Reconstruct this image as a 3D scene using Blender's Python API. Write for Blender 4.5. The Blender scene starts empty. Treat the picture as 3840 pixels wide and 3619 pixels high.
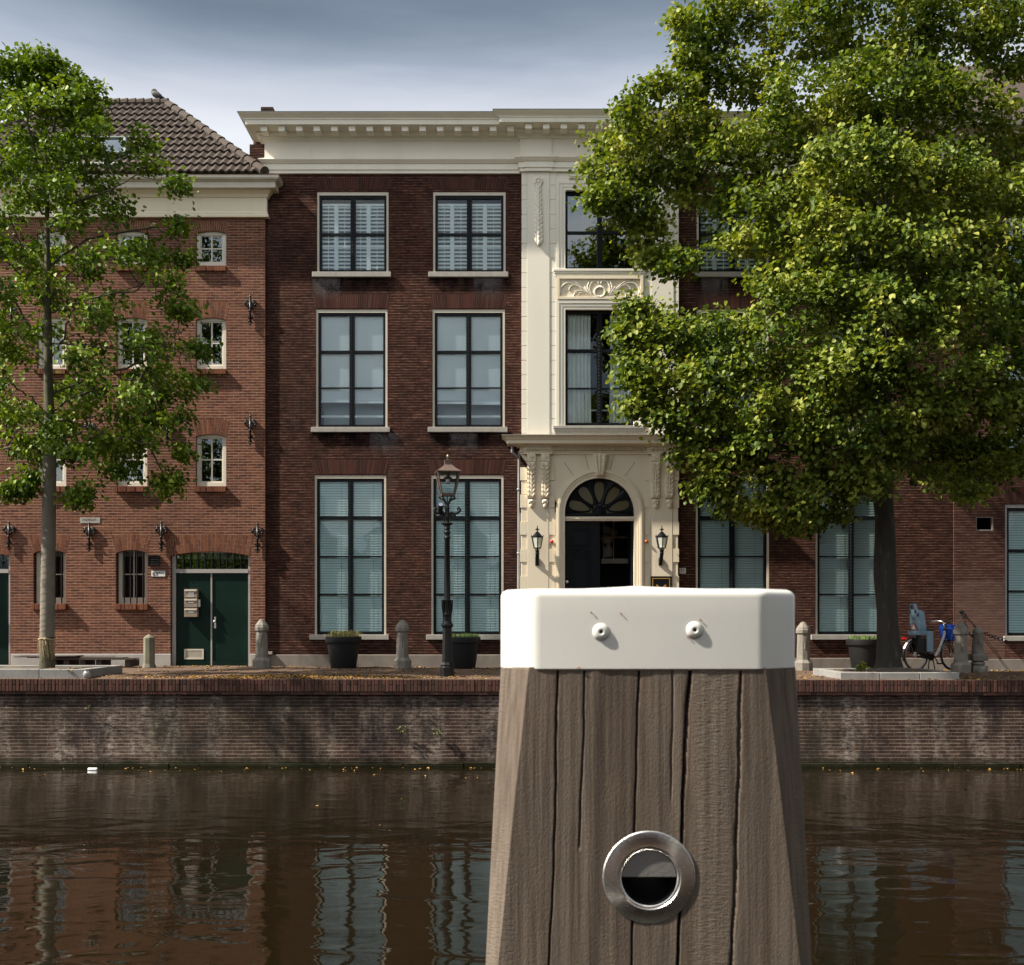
import bpy, math, random
import numpy as np
from mathutils import Vector, Matrix
rnd = random.Random(7)
SC = bpy.context.scene
COL = SC.collection

# ------------------------------------------------------------ camera, sky, sun, exposure
F, CX, HY, H = 4118.0, 1920.0, 2328.0, 1.084      # focal length, principal column, horizon row (pixels of the 3840 px photo), eye height (m)
cam = bpy.data.cameras.new('camera'); cam_o = bpy.data.objects.new('camera', cam); COL.objects.link(cam_o)
cam_o.location = (0, 0, H); cam_o.rotation_euler = (math.pi/2, 0, 0)
cam.sensor_width = 36.0; cam.lens = 36.0*F/3840.0
cam.shift_y = (HY-1809.5)/3840.0
cam.clip_end = 5000; cam.clip_start = 0.05
cam.dof.use_dof = True; cam.dof.focus_distance = 16.0; cam.dof.aperture_fstop = 14.0
SC.camera = cam_o
SC.view_settings.view_transform = 'Standard'; SC.view_settings.look = 'None'
SC.view_settings.exposure = 1.24; SC.view_settings.gamma = 1.0
SC.render.engine = 'CYCLES'
SC.cycles.use_denoising = True
SC.cycles.max_bounces = 8; SC.cycles.transparent_max_bounces = 12
SC.cycles.caustics_reflective = False; SC.cycles.caustics_refractive = False

SUN = Vector((4.6, 1.0, -4.8)).normalized()       # direction the light travels
elev = math.asin(-SUN.z); azim = math.atan2(-SUN.x, -SUN.y)
sl = bpy.data.lights.new('sun', 'SUN'); sl.energy = 5.0; sl.angle = math.radians(1.0); sl.color = (1.0, 0.92, 0.79)
so = bpy.data.objects.new('sun', sl); COL.objects.link(so); so.rotation_euler = SUN.to_track_quat('-Z', 'Y').to_euler(); so.location = (-20, -20, 30)

W = bpy.data.worlds.new('World'); SC.world = W; W.use_nodes = True
nt = W.node_tree; nt.nodes.clear()
def wn(t, **k):
    n = nt.nodes.new(t)
    for a, b in k.items(): setattr(n, a, b)
    return n
sky = wn('ShaderNodeTexSky', sky_type='NISHITA', sun_disc=False, sun_elevation=elev, sun_rotation=azim, air_density=1.0, dust_density=1.5, ozone_density=1.0)
tc = wn('ShaderNodeTexCoord'); sep = wn('ShaderNodeSeparateXYZ'); nt.links.new(tc.outputs['Generated'], sep.inputs[0])
mp = wn('ShaderNodeMapping'); mp.inputs['Scale'].default_value = (1.2, 1.2, 7.0); nt.links.new(tc.outputs['Generated'], mp.inputs[0])
nz = wn('ShaderNodeTexNoise'); nz.inputs['Scale'].default_value = 2.2; nz.inputs['Detail'].default_value = 7; nz.inputs['Roughness'].default_value = 0.52; nt.links.new(mp.outputs[0], nz.inputs['Vector'])
add = wn('ShaderNodeMath', operation='MULTIPLY_ADD'); nt.links.new(nz.outputs['Fac'], add.inputs[0]); add.inputs[1].default_value = 0.07; nt.links.new(sep.outputs['Z'], add.inputs[2])
cr = wn('ShaderNodeValToRGB'); nt.links.new(add.outputs[0], cr.inputs[0])
el = cr.color_ramp.elements
# cloud deck: bright towards the horizon, slate grey higher up, paler again overhead
el[0].position = 0.36; el[0].color = (0.70, 0.71, 0.725, 1)
el[1].position = 0.43; el[1].color = (0.60, 0.615, 0.645, 1)
for p, c in ((0.468, (0.43, 0.455, 0.505)), (0.49, (0.245, 0.285, 0.345)), (0.515, (0.135, 0.168, 0.212)), (0.54, (0.070, 0.090, 0.116)), (0.60, (0.072, 0.092, 0.12)), (0.8, (0.26, 0.30, 0.36)), (1.0, (0.36, 0.41, 0.48))):
    e = el.new(p); e.color = (*c, 1)
# the cloud bank only hangs ahead of the viewer; behind and overhead the sky is broken bright cloud
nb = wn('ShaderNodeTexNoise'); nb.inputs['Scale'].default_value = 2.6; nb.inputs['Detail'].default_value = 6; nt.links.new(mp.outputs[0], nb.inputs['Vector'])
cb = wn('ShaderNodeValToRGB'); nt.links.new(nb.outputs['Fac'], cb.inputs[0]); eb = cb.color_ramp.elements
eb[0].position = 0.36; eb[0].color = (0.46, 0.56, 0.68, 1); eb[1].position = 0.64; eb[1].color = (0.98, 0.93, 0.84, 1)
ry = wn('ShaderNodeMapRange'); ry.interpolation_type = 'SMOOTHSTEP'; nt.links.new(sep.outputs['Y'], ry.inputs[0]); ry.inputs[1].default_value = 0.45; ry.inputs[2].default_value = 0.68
rx = wn('ShaderNodeMapRange'); nt.links.new(sep.outputs['X'], rx.inputs[0]); rx.inputs[1].default_value = -0.9; rx.inputs[2].default_value = 0.9; rx.inputs[3].default_value = 1.36; rx.inputs[4].default_value = 0.46  # unseen sky brightened to the left, dimmed right to darken the post's right bevel
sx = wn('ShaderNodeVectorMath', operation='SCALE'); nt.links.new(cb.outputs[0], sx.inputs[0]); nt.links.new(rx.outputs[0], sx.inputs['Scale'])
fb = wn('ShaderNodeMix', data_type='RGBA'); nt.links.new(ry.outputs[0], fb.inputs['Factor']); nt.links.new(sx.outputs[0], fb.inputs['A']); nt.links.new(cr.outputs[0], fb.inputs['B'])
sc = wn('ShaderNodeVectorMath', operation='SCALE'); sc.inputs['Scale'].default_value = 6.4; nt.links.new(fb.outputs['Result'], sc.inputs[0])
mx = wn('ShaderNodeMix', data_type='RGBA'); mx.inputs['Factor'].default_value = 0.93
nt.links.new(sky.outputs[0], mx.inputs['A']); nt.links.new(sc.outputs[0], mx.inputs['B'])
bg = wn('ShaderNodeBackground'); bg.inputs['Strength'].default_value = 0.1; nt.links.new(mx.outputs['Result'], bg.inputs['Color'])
wo = wn('ShaderNodeOutputWorld'); nt.links.new(bg.outputs[0], wo.inputs[0])

# ------------------------------------------------------------ helpers
def X(px, Y): return (px-CX)*Y/F
def Z(py, Y): return H-(py-HY)*Y/F
QY = 20.45            # quay edge
YB = 25.4             # town house facade
YL = 25.33            # warehouse facade
WZ = -1.63            # water level
def ground(x, y):
    a = (x+8)/18.5
    zf = 0.047-0.10*a; zq = 0.001-0.022*a
    t = (y-QY)/(25.2-QY)
    return zq+(zf-zq)*t

def wloc(o):
    p = Vector((0, 0, 0))
    while o is not None: p += o.location; o = o.parent
    return p
class MB:
    def __init__(s): s.v = []; s.f = []; s.T = None
    def add(s, vs, fs):
        n = len(s.v)
        if s.T is not None: vs = [tuple(s.T @ Vector(p)) for p in vs]
        s.v += [tuple(p) for p in vs]; s.f += [tuple(i+n for i in q) for q in fs]; return s
    def box(s, x0, x1, y0, y1, z0, z1):
        vs = [(x, y, z) for z in (z0, z1) for y in (y0, y1) for x in (x0, x1)]
        return s.add(vs, [(0, 2, 3, 1), (4, 5, 7, 6), (0, 1, 5, 4), (2, 6, 7, 3), (0, 4, 6, 2), (1, 3, 7, 5)])
    def pbox(s, x0, x1, py0, py1, Y, y0, y1):          # box whose front sits at pixel rows/columns seen at depth Y; y0,y1 offsets from Y
        return s.box(X(x0, Y), X(x1, Y), Y+y0, Y+y1, Z(py1, Y), Z(py0, Y))
    def prism(s, pts, y0, y1):                          # polygon in x,z extruded along y
        n = len(pts); vs = [(p[0], y0, p[1]) for p in pts]+[(p[0], y1, p[1]) for p in pts]
        fs = [tuple(range(n)), tuple(range(2*n-1, n-1, -1))]+[(i, (i+1) % n+0, (i+1) % n+n, i+n)[::-1] for i in range(n)]
        return s.add(vs, fs)
    def tube(s, pts, r, n=8, cap=True):
        pts = [Vector(p) for p in pts]; m = len(pts)
        if not hasattr(r, '__len__'): r = [r]*m
        vs = []; fs = []; up = None
        for i, p in enumerate(pts):
            d = (pts[min(i+1, m-1)]-pts[max(i-1, 0)]);
            if d.length < 1e-9: d = Vector((0, 0, 1))
            d.normalize()
            if up is None: up = d.orthogonal().normalized()
            else:
                up = up-d*up.dot(d)
                up = up.normalized() if up.length > 1e-6 else d.orthogonal().normalized()
            b = d.cross(up)
            for k in range(n):
                a = 2*math.pi*k/n; vs.append(p+(up*math.cos(a)+b*math.sin(a))*r[i])
        for i in range(m-1):
            for k in range(n):
                k2 = (k+1) % n; fs.append((i*n+k, i*n+k2, (i+1)*n+k2, (i+1)*n+k))
        if cap: fs.append(tuple(range(n-1, -1, -1))); fs.append(tuple(range((m-1)*n, m*n)))
        return s.add(vs, fs)
    def lathe(s, prof, n=16, c=(0, 0, 0), rot=0.0, axis='z', cap=True):
        vs = []; fs = []; m = len(prof)
        for r, h in prof:
            for k in range(n):
                a = 2*math.pi*k/n+rot
                if axis == 'z': vs.append((c[0]+r*math.cos(a), c[1]+r*math.sin(a), c[2]+h))
                elif axis == 'y': vs.append((c[0]+r*math.cos(a), c[1]-h, c[2]+r*math.sin(a)))   # h grows towards the viewer
                else: vs.append((c[0]+h, c[1]+r*math.cos(a), c[2]+r*math.sin(a)))
        for i in range(m-1):
            for k in range(n):
                k2 = (k+1) % n; fs.append((i*n+k, i*n+k2, (i+1)*n+k2, (i+1)*n+k))
        if cap: fs.append(tuple(range(n-1, -1, -1))); fs.append(tuple(range((m-1)*n, m*n)))
        return s.add(vs, fs)
    def ball(s, c, r, n=10, m=7, sx=1, sy=1, sz=1):
        return s.ell(c, (r*sx, r*sy, r*sz), n, m)
    def ell(s, c, rr, n=10, m=7, R=None):
        vs = []; fs = []
        for i in range(m+1):
            t = math.pi*i/m
            for k in range(n):
                a = 2*math.pi*k/n; q = Vector((rr[0]*math.sin(t)*math.cos(a), rr[1]*math.sin(t)*math.sin(a), rr[2]*math.cos(t)))
                if R is not None: q = R @ q
                vs.append(q+Vector(c))
        for i in range(m):
            for k in range(n):
                k2 = (k+1) % n; fs.append((i*n+k, (i+1)*n+k, (i+1)*n+k2, i*n+k2))
        return s.add(vs, fs)
    def mold(s, path, prof):                            # sweep profile (out, z) along a plan polyline, mitred; outward is to the right of travel
        P = [Vector((a, b)) for a, b in path]; m = len(P); k = len(prof); vs = []; fs = []
        for i in range(m):
            ds = []
            if i > 0: ds.append((P[i]-P[i-1]).normalized())
            if i < m-1: ds.append((P[i+1]-P[i]).normalized())
            ns = [Vector((d.y, -d.x)) for d in ds]
            o = ns[0] if len(ns) == 1 else (ns[0]+ns[1])/(1+ns[0].dot(ns[1]))
            for out, z in prof: vs.append((P[i].x+o.x*out, P[i].y+o.y*out, z))
        for i in range(m-1):
            for j in range(k-1): fs.append((i*k+j, (i+1)*k+j, (i+1)*k+j+1, i*k+j+1))
        fs.append(tuple(range(k))); fs.append(tuple(range((m-1)*k, m*k))[::-1])
        return s.add(vs, fs)
    def build(s, name, mat, parent=None, local=False, smooth=False, bevel=0.0, origin=None, auto=None):
        if parent is not None:
            off = Vector((0, 0, 0)) if local else wloc(parent); loc = Vector((0, 0, 0))
        else:
            if origin is None:
                a = np.array(s.v); lo = a.min(0); hi = a.max(0); origin = ((lo[0]+hi[0])/2, (lo[1]+hi[1])/2, lo[2])
            off = Vector(origin) if not local else Vector((0, 0, 0)); loc = Vector(origin)
        me = bpy.data.meshes.new(name)
        a = np.array(s.v, dtype=float)-np.array(off)
        me.from_pydata(a.tolist(), [], s.f); me.update()
        if mat is not None: me.materials.append(mat)
        o = bpy.data.objects.new(name, me); COL.objects.link(o); o.location = loc
        if parent is not None: o.parent = parent
        if smooth: me.polygons.foreach_set('use_smooth', [True]*len(me.polygons))
        if auto is not None:
            me.polygons.foreach_set('use_smooth', [True]*len(me.polygons)); me.set_sharp_from_angle(angle=math.radians(auto))
        if bevel:
            b = o.modifiers.new('bevel', 'BEVEL'); b.width = bevel; b.segments = 2; b.limit_method = 'ANGLE'; b.angle_limit = math.radians(40)
        return o
def tag(o, label=None, cat=None, group=None, kind=None):
    if label: o['label'] = label
    if cat: o['category'] = cat
    if group: o['group'] = group
    if kind: o['kind'] = kind
    return o
def thing(name, label, cat, loc=(0, 0, 0), rz=0.0, group=None):
    o = bpy.data.objects.new(name, None); COL.objects.link(o); o.location = loc; o.rotation_euler = (0, 0, rz); o.empty_display_size = 0.2
    return tag(o, label, cat, group)
def copy_tree(o, parent=None):
    c = o.copy(); COL.objects.link(c); c.parent = parent
    for ch in [k for k in bpy.data.objects if k.parent == o]: copy_tree(ch, c)
    return c
def catmull(pts, n=6):
    P = [Vector(p) for p in pts]; out = []
    for i in range(len(P)-1):
        p0 = P[max(i-1, 0)]; p1 = P[i]; p2 = P[i+1]; p3 = P[min(i+2, len(P)-1)]
        for k in range(n):
            t = k/n
            out.append(0.5*((2*p1)+(p2-p0)*t+(2*p0-5*p1+4*p2-p3)*t*t+(3*p1-p0-3*p2+p3)*t*t*t))
    out.append(P[-1]); return out
def lerp_list(vals, n):
    return list(np.interp(np.linspace(0, 1, n), np.linspace(0, 1, len(vals)), vals))

# ------------------------------------------------------------ materials
class NT:
    def __init__(s, name):
        s.m = bpy.data.materials.new(name); s.m.use_nodes = True; s.t = s.m.node_tree; s.t.nodes.clear()
        s.out = s.n('ShaderNodeOutputMaterial'); s.b = s.n('ShaderNodeBsdfPrincipled'); s.l(s.b.outputs[0], s.out.inputs[0])
    def n(s, t, **k):
        q = s.t.nodes.new(t)
        for a, b in k.items(): setattr(q, a, b)
        return q
    def l(s, a, b): s.t.links.new(a, b)
    def pos(s, sx=1, sy=1, sz=1):
        g = s.n('ShaderNodeNewGeometry'); m = s.n('ShaderNodeMapping'); m.inputs['Scale'].default_value = (sx, sy, sz); s.l(g.outputs['Position'], m.inputs[0]); return m.outputs[0]
    def noise(s, scale, vec, detail=4, rough=0.55, dist=0.0):
        q = s.n('ShaderNodeTexNoise'); q.inputs['Scale'].default_value = scale; q.inputs['Detail'].default_value = detail; q.inputs['Roughness'].default_value = rough; q.inputs['Distortion'].default_value = dist
        s.l(vec, q.inputs['Vector']); return q.outputs['Fac']
    def ramp(s, fac, stops):
        q = s.n('ShaderNodeValToRGB'); s.l(fac, q.inputs[0]); e = q.color_ramp.elements
        e[0].position = stops[0][0]; e[0].color = (*stops[0][1], 1); e[1].position = stops[-1][0]; e[1].color = (*stops[-1][1], 1)
        for p, c in stops[1:-1]: k = e.new(p); k.color = (*c, 1)
        return q.outputs[0]
    def mix(s, fac, a, b, mode='MIX'):
        q = s.n('ShaderNodeMix', data_type='RGBA', blend_type=mode)
        for i, v in (('Factor', fac), ('A', a), ('B', b)):
            if isinstance(v, (int, float)): q.inputs[i].default_value = v
            elif isinstance(v, tuple): q.inputs[i].default_value = (*v, 1)
            else: s.l(v, q.inputs[i])
        return q.outputs['Result']
    def math(s, op, a, b=None, c=None, clamp=False):
        q = s.n('ShaderNodeMath', operation=op); q.use_clamp = clamp
        for i, v in enumerate((a, b, c)):
            if v is None: continue
            if isinstance(v, (int, float)): q.inputs[i].default_value = v
            else: s.l(v, q.inputs[i])
        return q.outputs[0]
    def bump(s, h, strength=0.3, dist=0.01):
        q = s.n('ShaderNodeBump'); q.inputs['Strength'].default_value = strength; q.inputs['Distance'].default_value = dist; s.l(h, q.inputs['Height']); s.l(q.outputs[0], s.b.inputs['Normal']); return q
    def set(s, col=None, rough=None, metal=None, spec=None):
        if col is not None:
            if isinstance(col, tuple): s.b.inputs['Base Color'].default_value = (*col, 1)
            else: s.l(col, s.b.inputs['Base Color'])
        if rough is not None:
            if isinstance(rough, (int, float)): s.b.inputs['Roughness'].default_value = rough
            else: s.l(rough, s.b.inputs['Roughness'])
        if metal is not None: s.b.inputs['Metallic'].default_value = metal
        if spec is not None: s.b.inputs['Specular IOR Level'].default_value = spec
        return s
def g3(rgb): return tuple(((c/255.0)/12.92 if c/255.0 <= 0.04045 else ((c/255.0+0.055)/1.055)**2.4) for c in rgb)
def mul(c, k): return tuple(x*k for x in c)
def paint(name, col, rough=0.5, var=0.12, scale=2.5, fine=0.05, bump=0.05, metal=0.0, stain=None, streak=False, spec=0.5, bscale=60):
    m = NT(name); v = m.pos(1, 1, 0.25 if streak else 1)
    n = m.noise(scale, v, 6, 0.6); n2 = m.noise(bscale, m.pos(), 3, 0.6)
    c = m.mix(m.ramp(n, [(0.3, (0, 0, 0)), (0.7, (1, 1, 1))]), mul(col, 1-var), mul(col, 1+var*0.6))
    c = m.mix(m.math('MULTIPLY', n2, fine*2), c, mul(col, 0.5))
    if stain:
        f = m.ramp(m.noise(scale*1.7, m.pos(1, 1, 0.3), 7, 0.7), [(0.55, (0, 0, 0)), (0.75, (1, 1, 1))]); c = m.mix(m.math('MULTIPLY', f, stain[1]), c, stain[0])
    m.set(c, rough, metal, spec)
    if bump: m.bump(n2, bump, 0.005)
    return m.m
def bricks(name, c1, c2, mortar, w=0.215, h=0.062, ms=0.0045, dirt=(0.03, 0.025, 0.022), dirt_amt=0.4, mortar_fade=0.5, plane='xz', rough=0.9, warm=None, streak=None, light=None, head=0.6, speck=0.6):
    m = NT(name); g = m.n('ShaderNodeNewGeometry'); s = m.n('ShaderNodeSeparateXYZ'); m.l(g.outputs['Position'], s.inputs[0])
    cmb = m.n('ShaderNodeCombineXYZ')
    if plane == 'xz':
        m.l(m.math('ADD', s.outputs[0], s.outputs[1]), cmb.inputs[0]); m.l(s.outputs[2], cmb.inputs[1])
    else:
        m.l(s.outputs[0], cmb.inputs[0]); m.l(s.outputs[1], cmb.inputs[1])
    wob = m.n('ShaderNodeTexNoise'); wob.inputs['Scale'].default_value = 1.7; wob.inputs['Detail'].default_value = 3; m.l(cmb.outputs[0], wob.inputs['Vector'])
    vs = m.n('ShaderNodeVectorMath', operation='MULTIPLY_ADD'); m.l(wob.outputs['Color'], vs.inputs[0]); vs.inputs[1].default_value = (0.02, 0.02, 0); m.l(cmb.outputs[0], vs.inputs[2])
    b = m.n('ShaderNodeTexBrick'); m.l(vs.outputs[0], b.inputs['Vector'])
    b.inputs['Scale'].default_value = 1.0; b.inputs['Brick Width'].default_value = w; b.inputs['Row Height'].default_value = h; b.inputs['Mortar Size'].default_value = ms; b.inputs['Mortar Smooth'].default_value = 0.3; b.inputs['Bias'].default_value = 0.0
    b.inputs['Color1'].default_value = (0, 0, 0, 1); b.inputs['Color2'].default_value = (1, 1, 1, 1); b.inputs['Mortar'].default_value = (0.5, 0.5, 0.5, 1)
    pos = g.outputs['Position']
    big = m.noise(0.45, pos, 5, 0.6); mid = m.noise(2.6, pos, 5, 0.65); fine = m.noise(55, pos, 3, 0.7)
    per = m.n('ShaderNodeSeparateColor'); m.l(b.outputs['Color'], per.inputs[0])
    col = m.mix(per.outputs[0], c1, c2)
    if warm: col = m.mix(m.math('MULTIPLY', m.ramp(m.noise(7, pos, 2, 0.5), [(0.5, (0, 0, 0)), (0.72, (1, 1, 1))]), 0.6), col, warm)
    col = m.mix(m.math('MULTIPLY', fine, 0.5), col, mul(c1, 0.45))
    mf = m.ramp(m.noise(3.0, m.pos(1.3, 1.3, 7), 6, 0.8), [(0.41, (0, 0, 0)), (0.55, (1, 1, 1))])
    col = m.mix(m.math('MULTIPLY', b.outputs['Fac'], 0.85), col, m.mix(head, mul(c1, 0.55), mortar))
    sv = m.n('ShaderNodeSeparateXYZ'); m.l(vs.outputs[0], sv.inputs[0])
    fr = m.math('FRACT', m.math('ADD', m.math('DIVIDE', sv.outputs[1], h), 0.5)); bed = m.math('LESS_THAN', m.math('ABSOLUTE', m.math('SUBTRACT', fr, 0.5)), ms/h*0.9)
    col = m.mix(m.math('MULTIPLY', bed, m.math('SUBTRACT', 1.0, m.math('MULTIPLY', mf, mortar_fade))), col, mortar)
    spk_ = m.ramp(m.noise(6.0, m.pos(0.8, 0.8, 2.6), 5, 0.75), [(0.46, (0, 0, 0)), (0.66, (1, 1, 1))]); col = m.mix(m.math('MULTIPLY', spk_, speck), col, mul(c2, 0.5))
    dm = m.ramp(m.mix(0.5, big, mid), [(0.42, (0, 0, 0)), (0.64, (1, 1, 1))])
    col = m.mix(m.math('MULTIPLY', dm, dirt_amt), col, dirt)
    if light:
        lm = m.ramp(m.noise(1.3, m.pos(1, 1, 0.35), 6, 0.7), [(0.56, (0, 0, 0)), (0.74, (1, 1, 1))]); col = m.mix(m.math('MULTIPLY', lm, light[1]), col, light[0])
    if streak:   # lime run down the wall, algae by the water
        st = m.ramp(m.noise(1.1, m.pos(2.2, 2.2, 0.22), 6, 0.65), [(0.46, (0, 0, 0)), (0.66, (1, 1, 1))])
        spk = m.ramp(m.noise(13, m.pos(0.6, 0.6, 1.6), 5, 0.8), [(0.44, (0, 0, 0)), (0.6, (1, 1, 1))])
        col = m.mix(m.math('MULTIPLY', m.math('MULTIPLY', st, spk), streak), col, (0.33, 0.285, 0.245))
        dk = m.ramp(m.noise(1.3, m.pos(1.7, 1.7, 0.9), 8, 0.75), [(0.47, (0, 0, 0)), (0.60, (1, 1, 1))])
        col = m.mix(m.math('MULTIPLY', dk, 0.68), col, (0.016, 0.013, 0.014))
        gz = m.math('ADD', s.outputs[2], m.math('MULTIPLY', mid, 0.22))
        al = m.ramp(gz, [(0.0, (1, 1, 1)), (0.001, (0, 0, 0))])
        mr = m.n('ShaderNodeMapRange'); m.l(gz, mr.inputs[0]); mr.inputs[1].default_value = WZ+0.15; mr.inputs[2].default_value = WZ+0.30; mr.inputs[3].default_value = 1; mr.inputs[4].default_value = 0; mr.clamp = True
        col = m.mix(m.math('MULTIPLY', mr.outputs[0], 0.93), col, (0.008, 0.010, 0.004))
        gr = m.ramp(m.noise(0.55, m.pos(1, 1, 0.3), 4, 0.6), [(0.52, (0, 0, 0)), (0.66, (1, 1, 1))]); col = m.mix(m.math('MULTIPLY', gr, 0.16), col, (0.055, 0.058, 0.03))
    m.set(col, rough, 0, 0.06)
    hh = m.math('SUBTRACT', m.math('MULTIPLY', fine, 0.5), b.outputs['Fac'])
    m.bump(hh, 0.6, 0.008)
    return m.m
def island(name, c1, c2, rough=0.85, fine=0.4, bump=0.3, spec=0.3):
    m = NT(name); g = m.n('ShaderNodeNewGeometry'); n2 = m.noise(45, m.pos(), 3, 0.7)
    c = m.mix(g.outputs['Random Per Island'], c1, c2); c = m.mix(m.math('MULTIPLY', n2, fine), c, mul(c1, 0.4))
    m.set(c, rough, 0, spec*0.4); m.bump(n2, bump, 0.004); return m.m
def leafmat(name, stops, trans=0.35, rough=0.5):
    m = NT(name); g = m.n('ShaderNodeNewGeometry')
    clump = m.noise(0.95, m.pos(), 3, 0.55)  # clump-scale colour noise stands in for sunlit masses and dark gaps in the crown
    f = m.math('ADD', m.math('MULTIPLY', g.outputs['Random Per Island'], 0.6), m.math('MULTIPLY', m.math('SUBTRACT', clump, 0.36), 1.7), clamp=True)
    c = m.ramp(f, stops); m.set(c, rough, 0, 0.22)
    tr = m.n('ShaderNodeBsdfTranslucent'); m.l(m.mix(1.0, c, (1.0, 1.0, 0.35), 'MULTIPLY'), tr.inputs[0])
    ms = m.n('ShaderNodeMixShader'); ms.inputs[0].default_value = trans; m.l(m.b.outputs[0], ms.inputs[1]); m.l(tr.outputs[0], ms.inputs[2]); m.l(ms.outputs[0], m.out.inputs[0])
    return m.m
def glassmat(name, tint=(0.955, 0.99, 0.992), ior=1.5, gain=0.7, wav=0.012):
    m = NT(name); fr = m.n('ShaderNodeFresnel'); fr.inputs['IOR'].default_value = ior
    bmp = m.n('ShaderNodeBump'); bmp.inputs['Strength'].default_value = 0.25; bmp.inputs['Distance'].default_value = wav; m.l(m.noise(1.6, m.pos(), 2, 0.5), bmp.inputs['Height'])
    gl = m.n('ShaderNodeBsdfGlossy'); gl.inputs['Roughness'].default_value = 0.0; gl.inputs['Color'].default_value = (0.93, 0.97, 1, 1); m.l(bmp.outputs[0], gl.inputs['Normal'])
    tr = m.n('ShaderNodeBsdfTransparent'); tr.inputs[0].default_value = (*tint, 1)
    ms = m.n('ShaderNodeMixShader'); m.l(m.math('MULTIPLY', fr.outputs[0], gain, clamp=True), ms.inputs[0]); m.l(tr.outputs[0], ms.inputs[1]); m.l(gl.outputs[0], ms.inputs[2]); m.l(ms.outputs[0], m.out.inputs[0])
    return m.m

MT = {}
MT['brick_red'] = bricks('red_brick', (0.235, 0.090, 0.055), (0.090, 0.037, 0.029), (0.38, 0.26, 0.19), h=0.063, ms=0.0075, dirt=(0.085, 0.045, 0.036), dirt_amt=0.45, speck=0.42, warm=(0.205, 0.098, 0.062), mortar_fade=0.55)
MT['brick_brown'] = bricks('brown_brick', (0.082, 0.031, 0.022), (0.032, 0.0145, 0.0125), (0.30, 0.195, 0.14), w=0.20, h=0.0617, ms=0.0058, head=0.12, dirt=(0.014, 0.009, 0.009), dirt_amt=0.7, speck=0.7, warm=(0.098, 0.038, 0.026), mortar_fade=0.85, light=((0.15, 0.12, 0.11), 0.22))
MT['brick_side'] = bricks('side_brick', (0.115, 0.048, 0.037), (0.062, 0.027, 0.022), (0.30, 0.21, 0.16), w=0.20, h=0.0617, ms=0.0055, head=0.15, dirt=(0.028, 0.018, 0.016), dirt_amt=0.4, mortar_fade=0.8)
MT['brick_quay'] = bricks('quay_brick', (0.095, 0.055, 0.042), (0.048, 0.029, 0.025), (0.27, 0.215, 0.17), w=0.215, h=0.066, ms=0.008, dirt=(0.022, 0.017, 0.016), dirt_amt=0.6, streak=0.8, mortar_fade=0.6, head=0.45, speck=0.5)
MT['coping'] = island('coping_brick', (0.125, 0.058, 0.044), (0.042, 0.027, 0.024), fine=.6)
MT['mortar'] = paint('mortar', (0.13, 0.105, 0.085), 0.95, 0.3, 5)
MT['arch_red'] = island('red_arch_brick', (0.225, 0.088, 0.048), (0.120, 0.046, 0.03))
MT['arch_brown'] = island('brown_arch_brick', (0.085, 0.030, 0.021), (0.036, 0.015, 0.012))
MT['mortar_red'] = paint('red_mortar', (0.28, 0.19, 0.14), 0.95, 0.3, 5)
MT['mortar_brown'] = paint('brown_mortar', (0.085, 0.056, 0.043), 0.95, 0.3, 5)
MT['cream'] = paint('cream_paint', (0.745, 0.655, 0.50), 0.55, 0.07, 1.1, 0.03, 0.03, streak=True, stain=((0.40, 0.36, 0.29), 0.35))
MT['cream_pale'] = paint('ivory_paint', (0.76, 0.715, 0.61), 0.5, 0.05, 1.3, 0.03, 0.02, streak=True, stain=((0.44, 0.40, 0.32), 0.25))  # paler tone of the main cornice and upper bay, less yellow than the doorway
MT['joint'] = paint('joint', (0.20, 0.17, 0.13), 0.9, 0.1)
MT['cream_frame'] = paint('cream_frame_paint', (0.55, 0.50, 0.41), 0.5, 0.1, 3)
MT['white_frame'] = paint('white_frame_paint', (0.66, 0.62, 0.53), 0.5, 0.1, 3)
MT['gray_frame'] = paint('gray_frame_paint', (0.33, 0.31, 0.30), 0.5, 0.1, 3)
MT['black'] = paint('black_gloss_paint', (0.0075, 0.009, 0.011), 0.36, 0.2, 4, 0.05, 0.05, spec=0.12)
MT['iron'] = paint('black_iron', (0.0075, 0.007, 0.007), 0.36, 0.3, 9, 0.1, 0.1, spec=0.3)
MT['green_door'] = paint('dark_green_paint', (0.0035, 0.016, 0.0115), 0.4, 0.35, 1.2, 0.04, 0.03, stain=((0.008, 0.045, 0.026), 0.5), spec=0.15)
MT['stone'] = paint('grey_stone', (0.215, 0.195, 0.165), 0.88, 0.28, 5, 0.25, 0.5, stain=((0.075, 0.066, 0.054), 0.75))
MT['plinth'] = paint('plinth_render', (0.20, 0.175, 0.15), 0.9, 0.25, 2.5, 0.15, 0.3, stain=((0.075, 0.065, 0.055), 0.6))
MT['plinth_pale'] = paint('pale_stone', (0.36, 0.335, 0.31), 0.85, 0.15, 2.5, 0.1, 0.2, stain=((0.20, 0.18, 0.16), 0.5))
MT['sill'] = paint('sill_stone', (0.33, 0.31, 0.275), 0.8, 0.15, 6, 0.1, 0.2, stain=((0.17, 0.16, 0.14), 0.6))
MT['kerb'] = paint('weathered_concrete', (0.22, 0.213, 0.205), 0.88, 0.2, 3, 0.12, 0.3, stain=((0.11, 0.10, 0.09), 0.75))
MT['paving'] = bricks('paving_brick', (0.185, 0.125, 0.09), (0.12, 0.08, 0.062), (0.085, 0.065, 0.05), w=0.21, h=0.07, ms=0.006, dirt=(0.085, 0.062, 0.045), dirt_amt=0.5, plane='xy', mortar_fade=0.3)
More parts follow.
